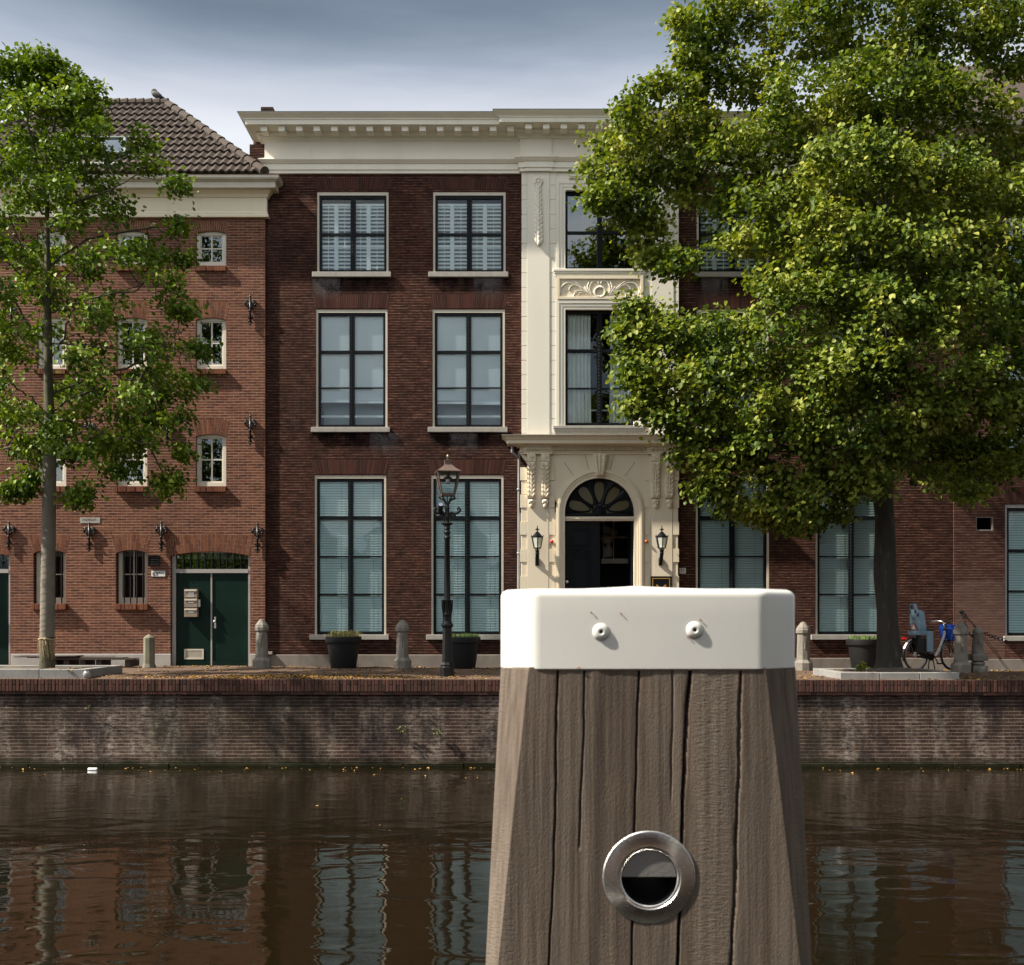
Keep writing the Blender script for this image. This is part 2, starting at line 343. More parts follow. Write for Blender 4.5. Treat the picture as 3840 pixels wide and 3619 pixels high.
MT['soil'] = paint('soil', (0.105, 0.083, 0.06), 0.95, 0.4, 9, 0.4, 1.0, bscale=45)
MT['tile'] = paint('roof_tile', (0.066, 0.050, 0.041), 0.85, 0.35, 6, 0.25, 0.3, stain=((0.16, 0.10, 0.045), 0.25), spec=0.25)
MT['zinc'] = paint('zinc_pipe', (0.30, 0.31, 0.32), 0.45, 0.2, 3, 0.05, 0.05, metal=0.3)
MT['lead'] = paint('lead_flashing', (0.10, 0.125, 0.11), 0.6, 0.2, 3)
MT['rust'] = paint('rusty_panel', (0.10, 0.040, 0.024), 0.8, 0.4, 4, 0.2, 0.3, stain=((0.30, 0.33, 0.36), 0.7))
MT['dark'] = paint('dark_interior', (0.015, 0.013, 0.012), 0.9, 0.2, 2)
MT['blind_blue'] = paint('pale_blue_blind', (0.76, 0.84, 0.90), 0.6, 0.05, 1.5, 0.02, 0)
MT['blind'] = paint('pale_blind', (0.70, 0.87, 0.87), 0.6, 0.05, 1.5, 0.02, 0)
MT['blind_grey'] = paint('grey_blind', (0.36, 0.40, 0.43), 0.6, 0.06, 1.5, 0.02, 0)
MT['shade'] = paint('room_shade', (0.34, 0.37, 0.375), 0.8, 0.1, 2)
MT['shutter'] = paint('white_shutter', (0.78, 0.83, 0.84), 0.5, 0.05, 1.5, 0.02, 0)
MT['curtain'] = paint('sheer_curtain', (0.82, 0.83, 0.80), 0.8, 0.08, 4, 0.02, 0)
MT['glass'] = glassmat('window_glass')
MT['glass_dark'] = glassmat('old_window_glass', (0.8, 0.85, 0.85), 1.6, 1.8, 0.02)
MT['glass_sky'] = glassmat('bay_window_glass', (0.62, 0.68, 0.72), 1.9, 1.7, 0.008)
MT['lantern_glass'] = glassmat('lantern_glass', (0.93, 0.95, 0.95), 1.45, 1.2, 0.004)
opl = NT('opal_glass'); opl.set((0.70, 0.74, 0.66), 0.25); opt = opl.n('ShaderNodeBsdfTransparent'); opm = opl.n('ShaderNodeMixShader'); opm.inputs[0].default_value = 0.55; opl.l(opt.outputs[0], opm.inputs[1]); opl.l(opl.b.outputs[0], opm.inputs[2]); opl.l(opm.outputs[0], opl.out.inputs[0]); MT['opal'] = opl.m
amb = NT('amber_glass'); amb.set((0.085, 0.068, 0.028), 0.2, 0, 0.3); MT['amber'] = amb.m
MT['pot'] = paint('charcoal_plastic', (0.010, 0.010, 0.0115), 0.55, 0.12, 3, 0.05, 0.05, spec=0.3)
MT['grass'] = island('grass_blades', (0.10, 0.16, 0.035), (0.30, 0.27, 0.10), 0.7)
MT['bark'] = paint('dark_bark', (0.036, 0.030, 0.022), 0.95, 0.55, 6, 0.4, 1.0, stain=((0.105, 0.105, 0.085), 0.5), streak=True, bscale=30)
MT['bark_young'] = paint('young_bark', (0.070, 0.062, 0.035), 0.9, 0.35, 7, 0.2, 0.5, stain=((0.12, 0.11, 0.04), 0.5))
MT['leaf_lime'] = leafmat('lime_leaf', [(0.0, (0.034, 0.062, 0.008)), (0.35, (0.076, 0.122, 0.014)), (0.7, (0.180, 0.220, 0.026)), (1.0, (0.33, 0.335, 0.065))], 0.34)
MT['leaf_young'] = leafmat('young_leaf', [(0.0, (0.036, 0.076, 0.008)), (0.5, (0.092, 0.155, 0.011)), (1.0, (0.21, 0.27, 0.025))], 0.30)
MT['dead_leaf'] = island('fallen_leaf', (0.36, 0.22, 0.05), (0.18, 0.09, 0.03), 0.8, 0.2, 0)
MT['white_cap'] = paint('white_cap_paint', (0.60, 0.595, 0.565), 0.36, 0.05, 4, 0.05, 0.015, bscale=120, stain=((0.46, 0.45, 0.41), 0.35))
MT['steel'] = None
MT['bulb'] = paint('frosted_bulb', (0.75, 0.75, 0.74), 0.35, 0.02)
MT['copper'] = paint('lantern_copper', (0.13, 0.088, 0.072), 0.5, 0.25, 20, 0.2, 0.2, metal=0.25)
MT['brass'] = paint('dull_brass', (0.25, 0.20, 0.12), 0.35, 0.2, 20, metal=0.8)
MT['plate_white'] = paint('white_enamel', (0.68, 0.68, 0.66), 0.35, 0.04)
MT['letter'] = paint('black_lettering', (0.012, 0.012, 0.014), 0.5, 0.0)
MT['gold'] = paint('gold_lettering', (0.52, 0.28, 0.06), 0.35, 0.1, metal=0.4)
MT['water'] = None

w_ = NT('canal_water'); 
n1 = w_.noise(1.35, w_.pos(0.8, 1.5, 1), 2, 0.4, 0.8); n2 = w_.noise(6.5, w_.pos(0.45, 1.7, 1), 3, 0.55, 0.4); n3 = w_.noise(30, w_.pos(0.4, 1.6, 1), 2, 0.5)
calm = w_.ramp(w_.noise(0.22, w_.pos(0.7, 1.1, 1), 2, 0.5), [(0.35, (0.25, 0.25, 0.25)), (0.65, (1, 1, 1))])
hgt = w_.math('ADD', w_.math('MULTIPLY', n1, 1.0), w_.math('MULTIPLY', w_.math('ADD', w_.math('MULTIPLY', n2, 0.085), w_.math('MULTIPLY', n3, 0.020)), calm))
w_.set((0.0066, 0.0047, 0.0018), 0.008, 0, 0.5); w_.b.inputs['IOR'].default_value = 1.62
w_.bump(hgt, 1.0, 0.016); MT['water'] = w_.m
s_ = NT('brushed_steel'); n = s_.noise(3.0, s_.pos(40, 40, 200), 3, 0.6); s_.set((0.64, 0.635, 0.62), s_.math('MULTIPLY_ADD', n, 0.2, 0.14), 1.0); s_.b.inputs['Anisotropic'].default_value = 0.88; tg = s_.n('ShaderNodeTangent', direction_type='RADIAL', axis='Y'); s_.l(tg.outputs[0], s_.b.inputs['Tangent']); s_.bump(n, 0.06, 0.002); MT['steel'] = s_.m

# ------------------------------------------------------------ ground, street, water
def sheet(name, xs, ys, zf, mat, kind='structure'):
    mb = MB(); vs = [(x, y, zf(x, y)) for y in ys for x in xs]; n = len(xs)
    mb.add(vs, [(j*n+i, j*n+i+1, (j+1)*n+i+1, (j+1)*n+i) for j in range(len(ys)-1) for i in range(n-1)])
    return tag(mb.build(name, mat, None, smooth=True, origin=(0, 0, 0)), kind=kind)
def street_z(x, y):
    d = min(max((y-QY)/4.9, 0), 1)
    return ground(max(min(x, 14), -14), y)-0.03*math.sin(math.pi*d)*0+0.006*math.sin(x*1.7)*math.sin(y*2.3)*(1 if y > QY+.3 else 0)
sheet('street', list(np.linspace(-40, 40, 161)), list(np.linspace(QY, 26.0, 24)), street_z, MT['paving'])
sheet('water', [-60, -20, 0, 20, 60], [-3.0, 5, 12, QY+0.02], lambda x, y: WZ, MT['water'])
sheet('ground', [-900, -60, 60, 900], [26.0, 34, 60, 1500], lambda x, y: -0.02-0.001*(y-26), MT['soil'])
sheet('near_quay', [-60, 0, 60], [-40, -14, -3.0], lambda x, y: -0.15, MT['paving'])
tag(MB().box(-60, 60, -3.3, -3.0, -4, -0.16).build('quay_side', MT['brick_quay'], None), 'brick quay side under the near bank of the canal', 'quay wall')

# ------------------------------------------------------------ quay wall with a soldier-course coping
qw = thing('quay_wall', 'stained brick quay wall with soldier course coping along the far side of the canal', 'quay wall', (0, QY, WZ))
mb = MB()
zq = lambda x: ground(x, QY)
def qz(py): return Z(py, QY)
zs = [-0.295, WZ+0.42, WZ+0.10, WZ-0.6]
def wallrow(mb, x0, x1, y, z0f, z1f, n=1):
    pass
xs = np.linspace(-40, 40, 41)
vs = []; fs = []
for i, x in enumerate(xs):
    for y, z in ((QY+0.06, zq(x)-0.29), (QY+0.035, WZ+0.45), (QY+0.005, WZ+0.12), (QY-0.03, WZ-0.7)): vs.append((x, y, z if z < -0.6 else z))
for i in range(len(xs)-1):
    for j in range(3): fs.append((i*4+j+1, (i+1)*4+j+1, (i+1)*4+j, i*4+j))
mb.add(vs, fs); mb.build('wall_face', MT['brick_quay'], qw)
# ledge by the waterline
ml = MB(); x = -16.0
while x < 16:
    w = rnd.uniform(0.5, 1.6); ml.box(x, x+w-0.015, QY-0.075-rnd.uniform(0, .03), QY+0.03, WZ-0.5, WZ+0.045+rnd.uniform(0, .03)); x += w
ml.build('footing', MT['brick_quay'], qw)
mc = MB(); mm = MB(); x = -15.5; k = 0
while x < 15.5:                                       # soldiers, every second one split in two
    w = 0.066+rnd.uniform(-.004, .004); z1 = zq(x)-0.002+rnd.uniform(-.004, .003); y0 = QY-0.012+rnd.uniform(-.005, .004)
    if k % 2: mc.box(x, x+w-.010, y0, QY+0.1, z1-0.225, z1)
    else:
        s_ = z1-0.108; mc.box(x, x+w-.010, y0, QY+0.1, s_+.006, z1); mc.box(x, x+w-.010, y0+.002, QY+0.1, z1-0.225, s_-.005)
    x += w; k += 1
x = -15.5
while x < 15.5:                                       # one stretcher course below
    z1 = zq(x)-0.235; mc.box(x, x+.205, QY+0.004+rnd.uniform(-.004, .003), QY+0.1, z1-0.055, z1); x += .215
vs = []; fs = []
for i, xx in enumerate(xs):
    for y, z in ((QY+0.012, zq(xx)-0.006), (QY+0.012, zq(xx)-0.291), (QY+0.2, zq(xx)-0.291)): vs.append((xx, y, z))
for i in range(len(xs)-1):
    for j in range(2): fs.append((i*3+j, (i+1)*3+j, (i+1)*3+j+1, i*3+j+1)[::-1])
mm.add(vs, fs)
mc.build('coping', MT['coping'], qw, bevel=0.006); mm.build('coping_bed', MT['mortar'], qw)

# ------------------------------------------------------------ building helpers
def wall_holes(mb, x0, x1, z0, z1, Y, holes, depth=0.14):
    xs = sorted({x0, x1, *[h[0] for h in holes], *[h[1] for h in holes]}); zs = sorted({z0, z1, *[h[2] for h in holes], *[h[3] for h in holes]})
    xs = [x for x in xs if x0-1e-6 <= x <= x1+1e-6]; zs = [z for z in zs if z0-1e-6 <= z <= z1+1e-6]
    for i in range(len(xs)-1):
        for j in range(len(zs)-1):
            cx = (xs[i]+xs[i+1])/2; cz = (zs[j]+zs[j+1])/2
            if any(h[0] < cx < h[1] and h[2] < cz < h[3] for h in holes): continue
            mb.add([(xs[i], Y, zs[j]), (xs[i+1], Y, zs[j]), (xs[i+1], Y, zs[j+1]), (xs[i], Y, zs[j+1])], [(0, 1, 2, 3)])
    for a, b, c, d in holes:
        e = Y+depth
        mb.add([(a, Y, c), (a, Y, d), (a, e, d), (a, e, c)], [(0, 1, 2, 3)]); mb.add([(b, Y, c), (b, Y, d), (b, e, d), (b, e, c)], [(3, 2, 1, 0)])
        mb.add([(a, Y, d), (b, Y, d), (b, e, d), (a, e, d)], [(0, 1, 2, 3)]); mb.add([(a, Y, c), (b, Y, c), (b, e, c), (a, e, c)], [(3, 2, 1, 0)])
def hole(px0, px1, py0, py1, Y): return (X(px0, Y), X(px1, Y), Z(py1, Y), Z(py0, Y))
def frame(mb, x0, x1, z0, z1, w, y0, y1, wb=None, wt=None):
    wb = w if wb is None else wb; wt = w if wt is None else wt
    mb.box(x0, x0+w, y0, y1, z0, z1); mb.box(x1-w, x1, y0, y1, z0, z1); mb.box(x0+w, x1-w, y0, y1, z1-wt, z1); mb.box(x0+w, x1-w, y0, y1, z0, z0+wb)
def flat_arch(px0, px1, ptop, pbot, Y, n, splay, parent, mat, bed, rise=0.0, proud=0.003, two=False):
    """splayed brick lintel; a positive rise (metres) curves its underside (segmental) and fills the corners of the opening"""
    x0, x1 = X(px0, Y), X(px1, Y); zt, zb = Z(ptop, Y), Z(pbot, Y); s = splay*Y/F
    mb = MB(); bd = MB(); g = 0.010
    def pt(t, f, ins=0.0):                             # t across 0..1, f up 0..1
        xa = x0+(x1-x0)*t; xb = (x0-s)+(x1-x0+2*s)*t
        lo = zb+rise*(1-(2*t-1)**2)-rise
        return (xa+(xb-xa)*f, lo+(zt-lo+rise*0.35*(1-(2*t-1)**2)-rise*0.35)*f)
    gt = g/(x1-x0)/2
    for i in range(n):
        a, b = i/n+gt, (i+1)/n-gt
        j = rnd.uniform(-.0012, .0012)
        cuts = [(0.0, 1.0)] if not two else ([(0, .485), (.515, 1)] if i % 2 else [(0, .235), (.265, .735), (.765, 1)])
        for f0, f1 in cuts: mb.prism([pt(a, f0), pt(b, f0), pt(b, f1), pt(a, f1)], Y-proud-j, Y+0.11)
    m = 12
    low = [pt(i/m, 0.004) for i in range(m+1)]; up = [pt(i/m, 0.996) for i in range(m, -1, -1)]
    bd.prism(low+up, Y-0.0012, Y+0.105)
    bd.build('arch_mortar', bed, mb.build('brick_arch', mat, parent))

# ------------------------------------------------------------ warehouse (left)
WH = thing('warehouse', 'old red brick warehouse with cream cornice, tiled roof and green double doors at left', 'building', (X(430, YL), YL, 0.0))
Y = YL
colx = [(-161, -50), (140, 247), (437, 551), (735, 847)]
rows = [(862, 999, 825, 860, 1018), (1187, 1385, 1131, 1182, 1404), (1624, 1824, 1574, 1624, 1845)]
holes = []
for a, b in colx:
    for r in rows: holes.append(hole(a-1, b+1, r[0]-3, r[1], Y))
gw = [(-166, -48), (125, 247), (434, 553)]
for a, b in gw: holes.append(hole(a, b, 2052, 2265, Y))
holes.append(hole(639, 938, 2058, 2500, Y)); holes.append(hole(-262, 38, 2058, 2500, Y))
xl, xr = X(-420, Y), X(994, Y)
mb = MB(); wall_holes(mb, xl, xr, -0.3, Z(800, Y), Y, holes, 0.16)
mb.box(xr-0.0005, xr, Y+0.0, Y+6, -0.3, Z(800, Y)); mb.box(xl, xl+0.01, Y, Y+6, -0.3, Z(800, Y)); mb.box(xl, xr, Y+5.9, Y+6, -0.3, Z(800, Y))
mb.build('wall', MT['brick_red'], WH)
mb = MB(); mb.box(xl+.05, xr-.05, Y+0.9, Y+1.0, -.3, Z(820, Y)); mb.box(xl+.05, xr-.05, Y+0.17, Y+0.9, Z(820, Y), Z(815, Y)); mb.box(xr-.1, xr-.05, Y+.17, Y+.9, -.3, Z(820, Y)); mb.box(xl+.05, xl+.1, Y+.17, Y+.9, -.3, Z(820, Y))
mb.build('interior', MT['dark'], WH)
for a, b in colx:
    for r in rows:
        x0, x1, z0, z1 = X(a, Y), X(b, Y), Z(r[1], Y), Z(r[0], Y)
        mb = MB(); frame(mb, x0, x1, z0, z1, 0.085, Y+0.055, Y+0.13, wb=0.105, wt=0.10)
        f = mb.build('window', MT['white_frame'], WH, bevel=.006)
        mb = MB(); cx = (x0+x1)/2; cz = (z0+z1)/2+.01
        frame(mb, x0+.087, x1-.087, z0+.107, z1-.102, 0.022, Y+0.075, Y+.105)
        mb.box(cx-.016, cx+.016, Y+0.077, Y+.107, z0+.13, z1-.125); mb.box(x0+.11, cx-.016, Y+.079, Y+.105, cz-.014, cz+.014); mb.box(cx+.016, x1-.11, Y+.079, Y+.105, cz-.014, cz+.014)
        mb.build('glazing_bar', MT['white_frame'], f)
        MB().box(x0+.1, x1-.1, Y+.10, Y+.102, z0+.12, z1-.11).build('pane', MT['glass_dark'], f)
        if a == 140 and r is rows[2] or (a == 140 and r is rows[1]):
            MB().box(x0+.05, x1-.05, Y+.2, Y+.21, z0, z1).build('blind', MT['blind_grey'], f)
        mb = MB(); n = 11; zt = Z(r[1]+1, Y); zb = Z(r[4], Y)
        for i in range(n):
            xa = x0-.02+(x1-x0+.03)*i/n; mb.box(xa+.003, xa+(x1-x0+.03)/n-.003, Y-.075+rnd.uniform(-.006, .004), Y+.04, zb+rnd.uniform(-.004, .004), zt+.002)
        mb.build('sill', MT['arch_red'], f)
        flat_arch(a-1, b+1, r[2]-1, r[0]+4, Y, 15, 12, WH, MT['arch_red'], MT['mortar_red'], rise=0.055, two=True)
def barred(a, b):
    x0, x1, z0, z1 = X(a, Y), X(b, Y), Z(2265, Y), Z(2052, Y)
    mb = MB(); frame(mb, x0+.03, x1-.005, z0, z1, 0.09, Y+0.10, Y+0.155, wb=.15); f = mb.build('window', MT['cream_frame'], WH)
    mb = MB(); cx = (x0+x1)/2+.015; mb.box(cx-.012, cx+.012, Y+.115, Y+.15, z0+.15, z1-.09); zm = Z(2153, Y); mb.box(x0+.12, cx-.012, Y+.115, Y+.15, zm-.012, zm+.012); mb.box(cx+.012, x1-.1, Y+.115, Y+.15, zm-.012, zm+.012)
    mb.build('glazing_bar', MT['cream_frame'], f)
    MB().box(x0+.1, x1-.08, Y+.135, Y+.137, z0+.13, z1-.08).build('pane', MT['glass_dark'], f)
    MB().box(x0+.05, x1-.05, Y+.2, Y+.21, Z(2085, Y), z1).build('blind', MT['cream_frame'], f)
    for k in range(4):
        t = x0+(x1-x0)*(.22+.2*k)+.02; MB().tube([(t, Y+.045, z0+.0), (t, Y+.045, z1-.02)], .016, 8).build('bar', MT['iron'], f)
    mb = MB(); n = 9
    for i in range(n):
        w = (x1-x0+.06)/n; xa = x0-.02+w*i; mb.box(xa+.003, xa+w-.003, Y-.10+rnd.uniform(-.012, .006), Y+.10, Z(2287, Y)+rnd.uniform(-.006, .006), Z(2266, Y)+.01+rnd.uniform(-.006, .006))
    mb.build('sill', MT['arch_red'], f, bevel=.008)
    flat_arch(a, b, 2004, 2062, Y, 13, 17, WH, MT['arch_red'], MT['mortar_red'], rise=0.075, two=True)
for a, b in gw: barred(a, b)
def dbl_door(a, b):
    x0, x1 = X(a, Y), X(b, Y); zb, zt = Z(2499, Y), Z(2058, Y); zm = Z(2141, Y)
    mb = MB(); mb.box(x0+.02, x0+.105, Y+.06, Y+.155, zb, zt); mb.box(x1-.06, x1, Y+.06, Y+.155, zb, zt); mb.box(x0+.105, x1-.06, Y+.06, Y+.155, zt-.09, zt); mb.box(x0+.105, x1-.06, Y+.05, Y+.155, zm-.045, zm+.045)
    d = mb.build('double_door', MT['gray_frame'], WH)
    MB().box(x0+.1, x1-.055, Y+.128, Y+.13, zm+.04, zt-.08).build('pane', MT['glass_dark'], d)
    MB().box(x0+.1, x1-.055, Y+.20, Y+.21, zm+.28, zt).build('blind', MT['cream_frame'], d)
    for k in range(9):
        t = x0+.105+(x1-x0-.165)*(k+1)/10; MB().tube([(t, Y+.085, zm+.04), (t, Y+.085, zt-.085)], .014, 6).build('bar', MT['iron'], d)
    xc = x0+.105+(x1-x0-.165)*.49
    for xa, xb in ((x0+.108, xc-.018), (xc+.018, x1-.063)):
        mb = MB(); mb.box(xa, xb, Y+.09, Y+.13, zb+.13, zm-.047); mb.box(xa, xb, Y+.075, Y+.13, zb+.02, zb+.127)
        lf = mb.build('door_leaf', MT['green_door'], d)
        if xa > xc:
            mb = MB(); mb.box(xa+.045, xa+.085, Y+.078, Y+.09, Z(2356, Y), Z(2313, Y)); mb.build('handle_plate', MT['plate_white'], lf)
            MB().ball((xa+.062, Y+.055, Z(2330, Y)), .032).build('knob', MT['plate_white'], lf, smooth=True)
        elif a > 0:
            mb = MB(); va, vb, vc, vd = X(687, Y), X(760, Y), Z(2473, Y), Z(2434, Y); frame(mb, va, vb, vc, vd, .035, Y+.078, Y+.09)
            for k in range(9): zz = vc+.04+(vd-vc-.08)*k/8; mb.box(va+.035, vb-.035, Y+.083, Y+.087, zz-.006, zz+.006)
            mb.build('vent_grille', MT['cream_frame'], lf)
    mb = MB(); mb.box(xc-.017, xc+.017, Y+.072, Y+.125, zb+.02, zm-.047); mb.build('cover_strip', MT['gray_frame'], d)
    flat_arch(a, b, 2004, 2068, Y, 34, 12, WH, MT['arch_red'], MT['mortar_red'], rise=0.10, two=True)
dbl_door(639, 938); dbl_door(-262, 38)
for a, b in ((42, 642), (938, 1002), (-430, -266)): MB().pbox(a, b, 2452, 2560, Y, -.03, .02).build('plinth', MT['plinth_pale'], WH, bevel=.012)
def anchor(px, py0, py1):
    s = 163.9; cx = X(px, Y); z1, z0 = Z(py0, Y), Z(py1, Y); h = z1-z0; mb = MB(); y = Y-.045
    mb.tube([(cx, y, z0+.02), (cx, y, z1-.03)], [.022, .026], 8); mb.ell((cx, y, z1-.03), (.03, .025, .05)); mb.ell((cx, y, z0+.02), (.028, .025, .035)); mb.ell((cx, y-.01, z0+h*.47), (.04, .035, .03))
    for sg in (-1, 1):
        cc = Vector((cx+sg*.085, y, z1-h*.27)); pts = []
        for i in range(22):
            a = i/21*math.pi*3.0; r = .072*(1-i/21*.78); pts.append(cc+Vector((sg*math.cos(a-math.pi*.75)*r*-1, -.012*i/21, math.sin(a-math.pi*.75)*r*-1)))
        mb.tube([(cx, y, z1-h*.52)]+[pts[0].lerp(Vector((cx, y, z1-h*.52)), .4)]+pts, lerp_list([.016, .02, .015, .012], 24), 6)
        mb.tube([(cx, y, z0+h*.17), (cx+sg*.035, y, z0+h*.22), (cx+sg*.055, y, z0+h*.29), (cx+sg*.04, y, z0+h*.33)], [.016, .014, .011, .008], 6)
        mb.tube([(cx, y, z0+h*.17), (cx+sg*.03, y, z0+h*.12), (cx+sg*.05, y, z0+h*.04)], [.016, .012, .007], 6)
    for zz in (z0+h*.3, z1-h*.2): mb.tube([(cx, y, zz), (cx, Y+.01, zz)], .02, 6)
    mb.build('wall_anchor', MT['iron'], WH, smooth=True)
for px, a, b in ((940, 1111, 1219), (940, 1559, 1667), (340, 1148, 1215), (45, 1148, 1215), (36, 1559, 1667), (339, 1578, 1667), (629, 1578, 1667), (36, 1958, 2062), (337, 1962, 2067), (607, 1958, 2066), (967, 1964, 2072)): anchor(px, a, b)
mb = MB(); a, b, c, d = X(557, Y), X(599, Y), Z(2121, Y), Z(2083, Y); frame(mb, a, b, c, d, .022, Y-.05, Y+.01)
for k in range(4):
    zz = c+.04+k*.05; mb.add([(a+.02, Y-.048, zz-.008), (b-.02, Y-.048, zz-.008), (b-.02, Y-.012, zz+.03), (a+.02, Y-.012, zz+.03)], [(0, 1, 2, 3)])
mb.box(a+.01, b-.01, Y-.01, Y+.005, c, d); mb.build('louvre_vent', MT['iron'], WH)
# cornice of the warehouse: painted frieze, fascia and zinc gutter
def zc(py, out): return Z(py, YL-out)
pr = [(0, zc(814, .07)), (.09, zc(813, .09)), (.09, zc(806, .09)), (.075, zc(804, .075)), (.075, zc(797, .075)), (.05, zc(792, .05)), (.05, zc(742, .05)), (.08, zc(738, .08)), (.10, zc(728, .10)), (.16, zc(714, .16)), (.19, zc(707, .19)), (0, zc(707, .19))]
path = [(xl, YL), (xr+.0, YL), (xr+.0, YL+.07)]
MB().mold(path, pr).build('frieze', MT['cream'], WH)
z1 = zc(703, .30); pr = [(0, z1), (.30, z1), (.30, zc(681, .30)), (0, zc(681, .30))]; MB().mold(path, pr).build('fascia', MT['cream_frame'], WH)
pr = [(0.02, zc(680, .31)), (.32, zc(679.5, .32)), (.335, zc(676, .33)), (.38, zc(670, .38)), (.40, zc(662, .40)), (.39, zc(656, .39)), (.41, zc(653, .41)), (.36, zc(653, .40)), (.36, zc(668, .36)), (.02, zc(664, .32))]
MB().mold(path, pr).build('gutter', MT['cream_frame'], WH)
# hipped roof with real pantiles
EZ, EY = Z(652, YL-.3), YL-.33; RY = 27.4; RZ = Z(394, RY); RXR = X(626, RY); EXR = X(992, EY); RXL = X(240, RY); EXL = RXL-(EXR-RXR)
slope = Vector((0, RY-EY, RZ-EZ)); SLN = slope.length; sd = slope/SLN; nrm = Vector((0, -sd.z, sd.y))
mb = MB(); nrows = 11; rl = SLN/nrows; tw = 0.187
prof = [0, .35, .8, 1, .8, .35, 0, -.12]
for r in range(nrows):
    for sidx in range(2): pass
    v0 = r*rl; v1 = v0+rl*1.02
    xs_ = []; x = EXL-.2
    nt_ = int((EXR-EXL+.4)/tw)
    jit = rnd.uniform(-.02, .02)
    vs = []; fs = []
    cols_ = []
    for t in range(nt_):
        for k in range(8): cols_.append((EXL-.2+(t+k/8)*tw+jit, prof[k]*.042, t))
    for j, (v, lift) in enumerate(((v0, .050), (v0, .066), (v1, .018))):
        for (xx, h, t) in cols_:
            hh = h+(lift if j else .02)
            jt = .006*math.sin(t*12.9898+r*78.233)
            p = Vector((xx, EY, EZ))+sd*(v+jt)+nrm*hh; vs.append(p)
    n = len(cols_)
    for i in range(n-1):
        xm = cols_[i][0]; tt = (v0+rl*.5)/SLN
        if not (EXL+(RXL-EXL)*tt < xm < EXR+(RXR-EXR)*tt): continue
        fs.append((i, i+1, n+i+1, n+i)); fs.append((n+i, n+i+1, 2*n+i+1, 2*n+i))
    mb.add(vs, fs)
rf = mb.build('roof', MT['tile'], WH, auto=35)
mb = MB()                                              # underlay and the other slopes
E2 = RY+(RY-EY)
mb.add([(EXL, EY, EZ), (EXR, EY, EZ), (EXR, E2, EZ), (EXL, E2, EZ), (RXL, RY, RZ), (RXR, RY, RZ)], [(0, 1, 5, 4), (1, 2, 5), (2, 3, 4, 5), (3, 0, 4)])
mb.build('roof_underlay', MT['tile'], rf)
def ridge_run(p, q, n):
    mb = MB(); p = Vector(p); q = Vector(q); L = (q-p).length; d = (q-p)/L
    for i in range(n):
        a = p+d*(L*i/n); b = p+d*(L*(i+1)/n+.03); mb.tube([a+Vector((0, 0, .035)), b+Vector((0, 0, .022))], [.125, .105], 10)
    return mb
mb = ridge_run((EXR, EY, EZ), (RXR, RY, RZ), 12); mb.build('hip_tiles', MT['tile'], rf, smooth=False)
ridge_run((RXR+.05, RY, RZ+.01), (RXL, RY, RZ+.01), 13).build('ridge_tiles', MT['tile'], rf)
ridge_run((EXL, EY, EZ), (RXL, RY, RZ), 12).build('hip_tiles', MT['tile'], rf)
def onroof(px, py):
    # point on the front slope seen at this pixel
    d = Vector(((px-CX)/F, 1, -(py-HY)/F)); o = Vector((0, 0, H)); p0 = Vector((0, EY, EZ)); t = (p0-o).dot(nrm)/d.dot(nrm); return o+d*t
for a, b, c, d in ((284, 380, 535, 592), (384, 474, 535, 592)):
    q = [onroof(a, d), onroof(b, d), onroof(b, c), onroof(a, c)]
    mb = MB(); m = MB()
    for i in range(4): m.tube([q[i]+nrm*.10, q[(i+1) % 4]+nrm*.10], .05, 6)
    f = m.build('skylight', MT['lead'], rf); mb.add([p+nrm*.11 for p in q], [(0, 1, 2, 3)]); mb.build('pane', MT['glass_sky'], f)
q = [onroof(262, 635), onroof(445, 635), onroof(445, 627), onroof(262, 627)]; MB().add([p+nrm*.12 for p in q]+[p+nrm*.02 for p in q], [(0, 1, 2, 3), (0, 4, 5, 1), (2, 6, 7, 3)]).build('flashing', MT['zinc'], rf)

# ------------------------------------------------------------ town house (centre)
TH = thing('town_house', 'dark brown brick town house with cream cornice and carved cream doorway bay', 'building', (X(2280, YB), YB, 0.0))
Y = YB
PXL, PXR = 994, 3577
L3 = [(1189, 1457), (1624, 1897), (2673, 2900), (3068, 3335)]
wins = []                                              # (x0,x1,top,bottom,floor)
for a, b in ((1189, 1457), (1624, 1896), (2612, 2882), (3058, 3330)): wins.append((a, b, 720, 1022, 3))
for a, b in ((1185, 1453), (1622, 1893), (2612, 2882), (3058, 3330)): wins.append((a, b, 1160, 1603, 2))
for a, b in ((1180, 1448), (1617, 1888), (2609, 2884), (3058, 3330)): wins.append((a, b, 1782, 2380, 1))
BAY3 = (2120, 2379, 714, 1012); BAY2 = (2120, 2377, 1161, 1596)
holes = [hole(a, b, c, d, Y) for a, b, c, d, f in wins]
holes += [hole(2110, 2390, 700, 1030, Y), hole(2110, 2390, 1150, 1610, Y), hole(2112, 2386, 1786, 2560, Y)]
xl, xr = X(1000, Y), X(PXR, Y)
mb = MB(); zt = Z(640, Y); wall_holes(mb, xl, xr, -0.5, zt, Y, holes, 0.16)
mb.box(xl-.4, xl, Y+.02, Y+.03, -.5, Z(540, Y)); mb.box(xl, xl+.02, Y+.01, Y+7, -.5, Z(440, Y)); mb.box(xr-.02, xr, Y+.01, Y+7, -.5, Z(440, Y)); mb.box(xl, xr, Y+6.9, Y+7, -.5, Z(440, Y))
mb.build('wall', MT['brick_brown'], TH)
mb = MB(); zc_ = Z(690, Y)
mb.box(xl+.1, xr-.1, Y+3.0, Y+3.1, -.5, zc_); mb.box(xl+.1, xr-.1, Y+.17, Y+3.0, zc_, zc_+.05); mb.box(xl+.1, xl+.15, Y+.17, Y+3, -.5, zc_); mb.box(xr-.15, xr-.1, Y+.17, Y+3, -.5, zc_)
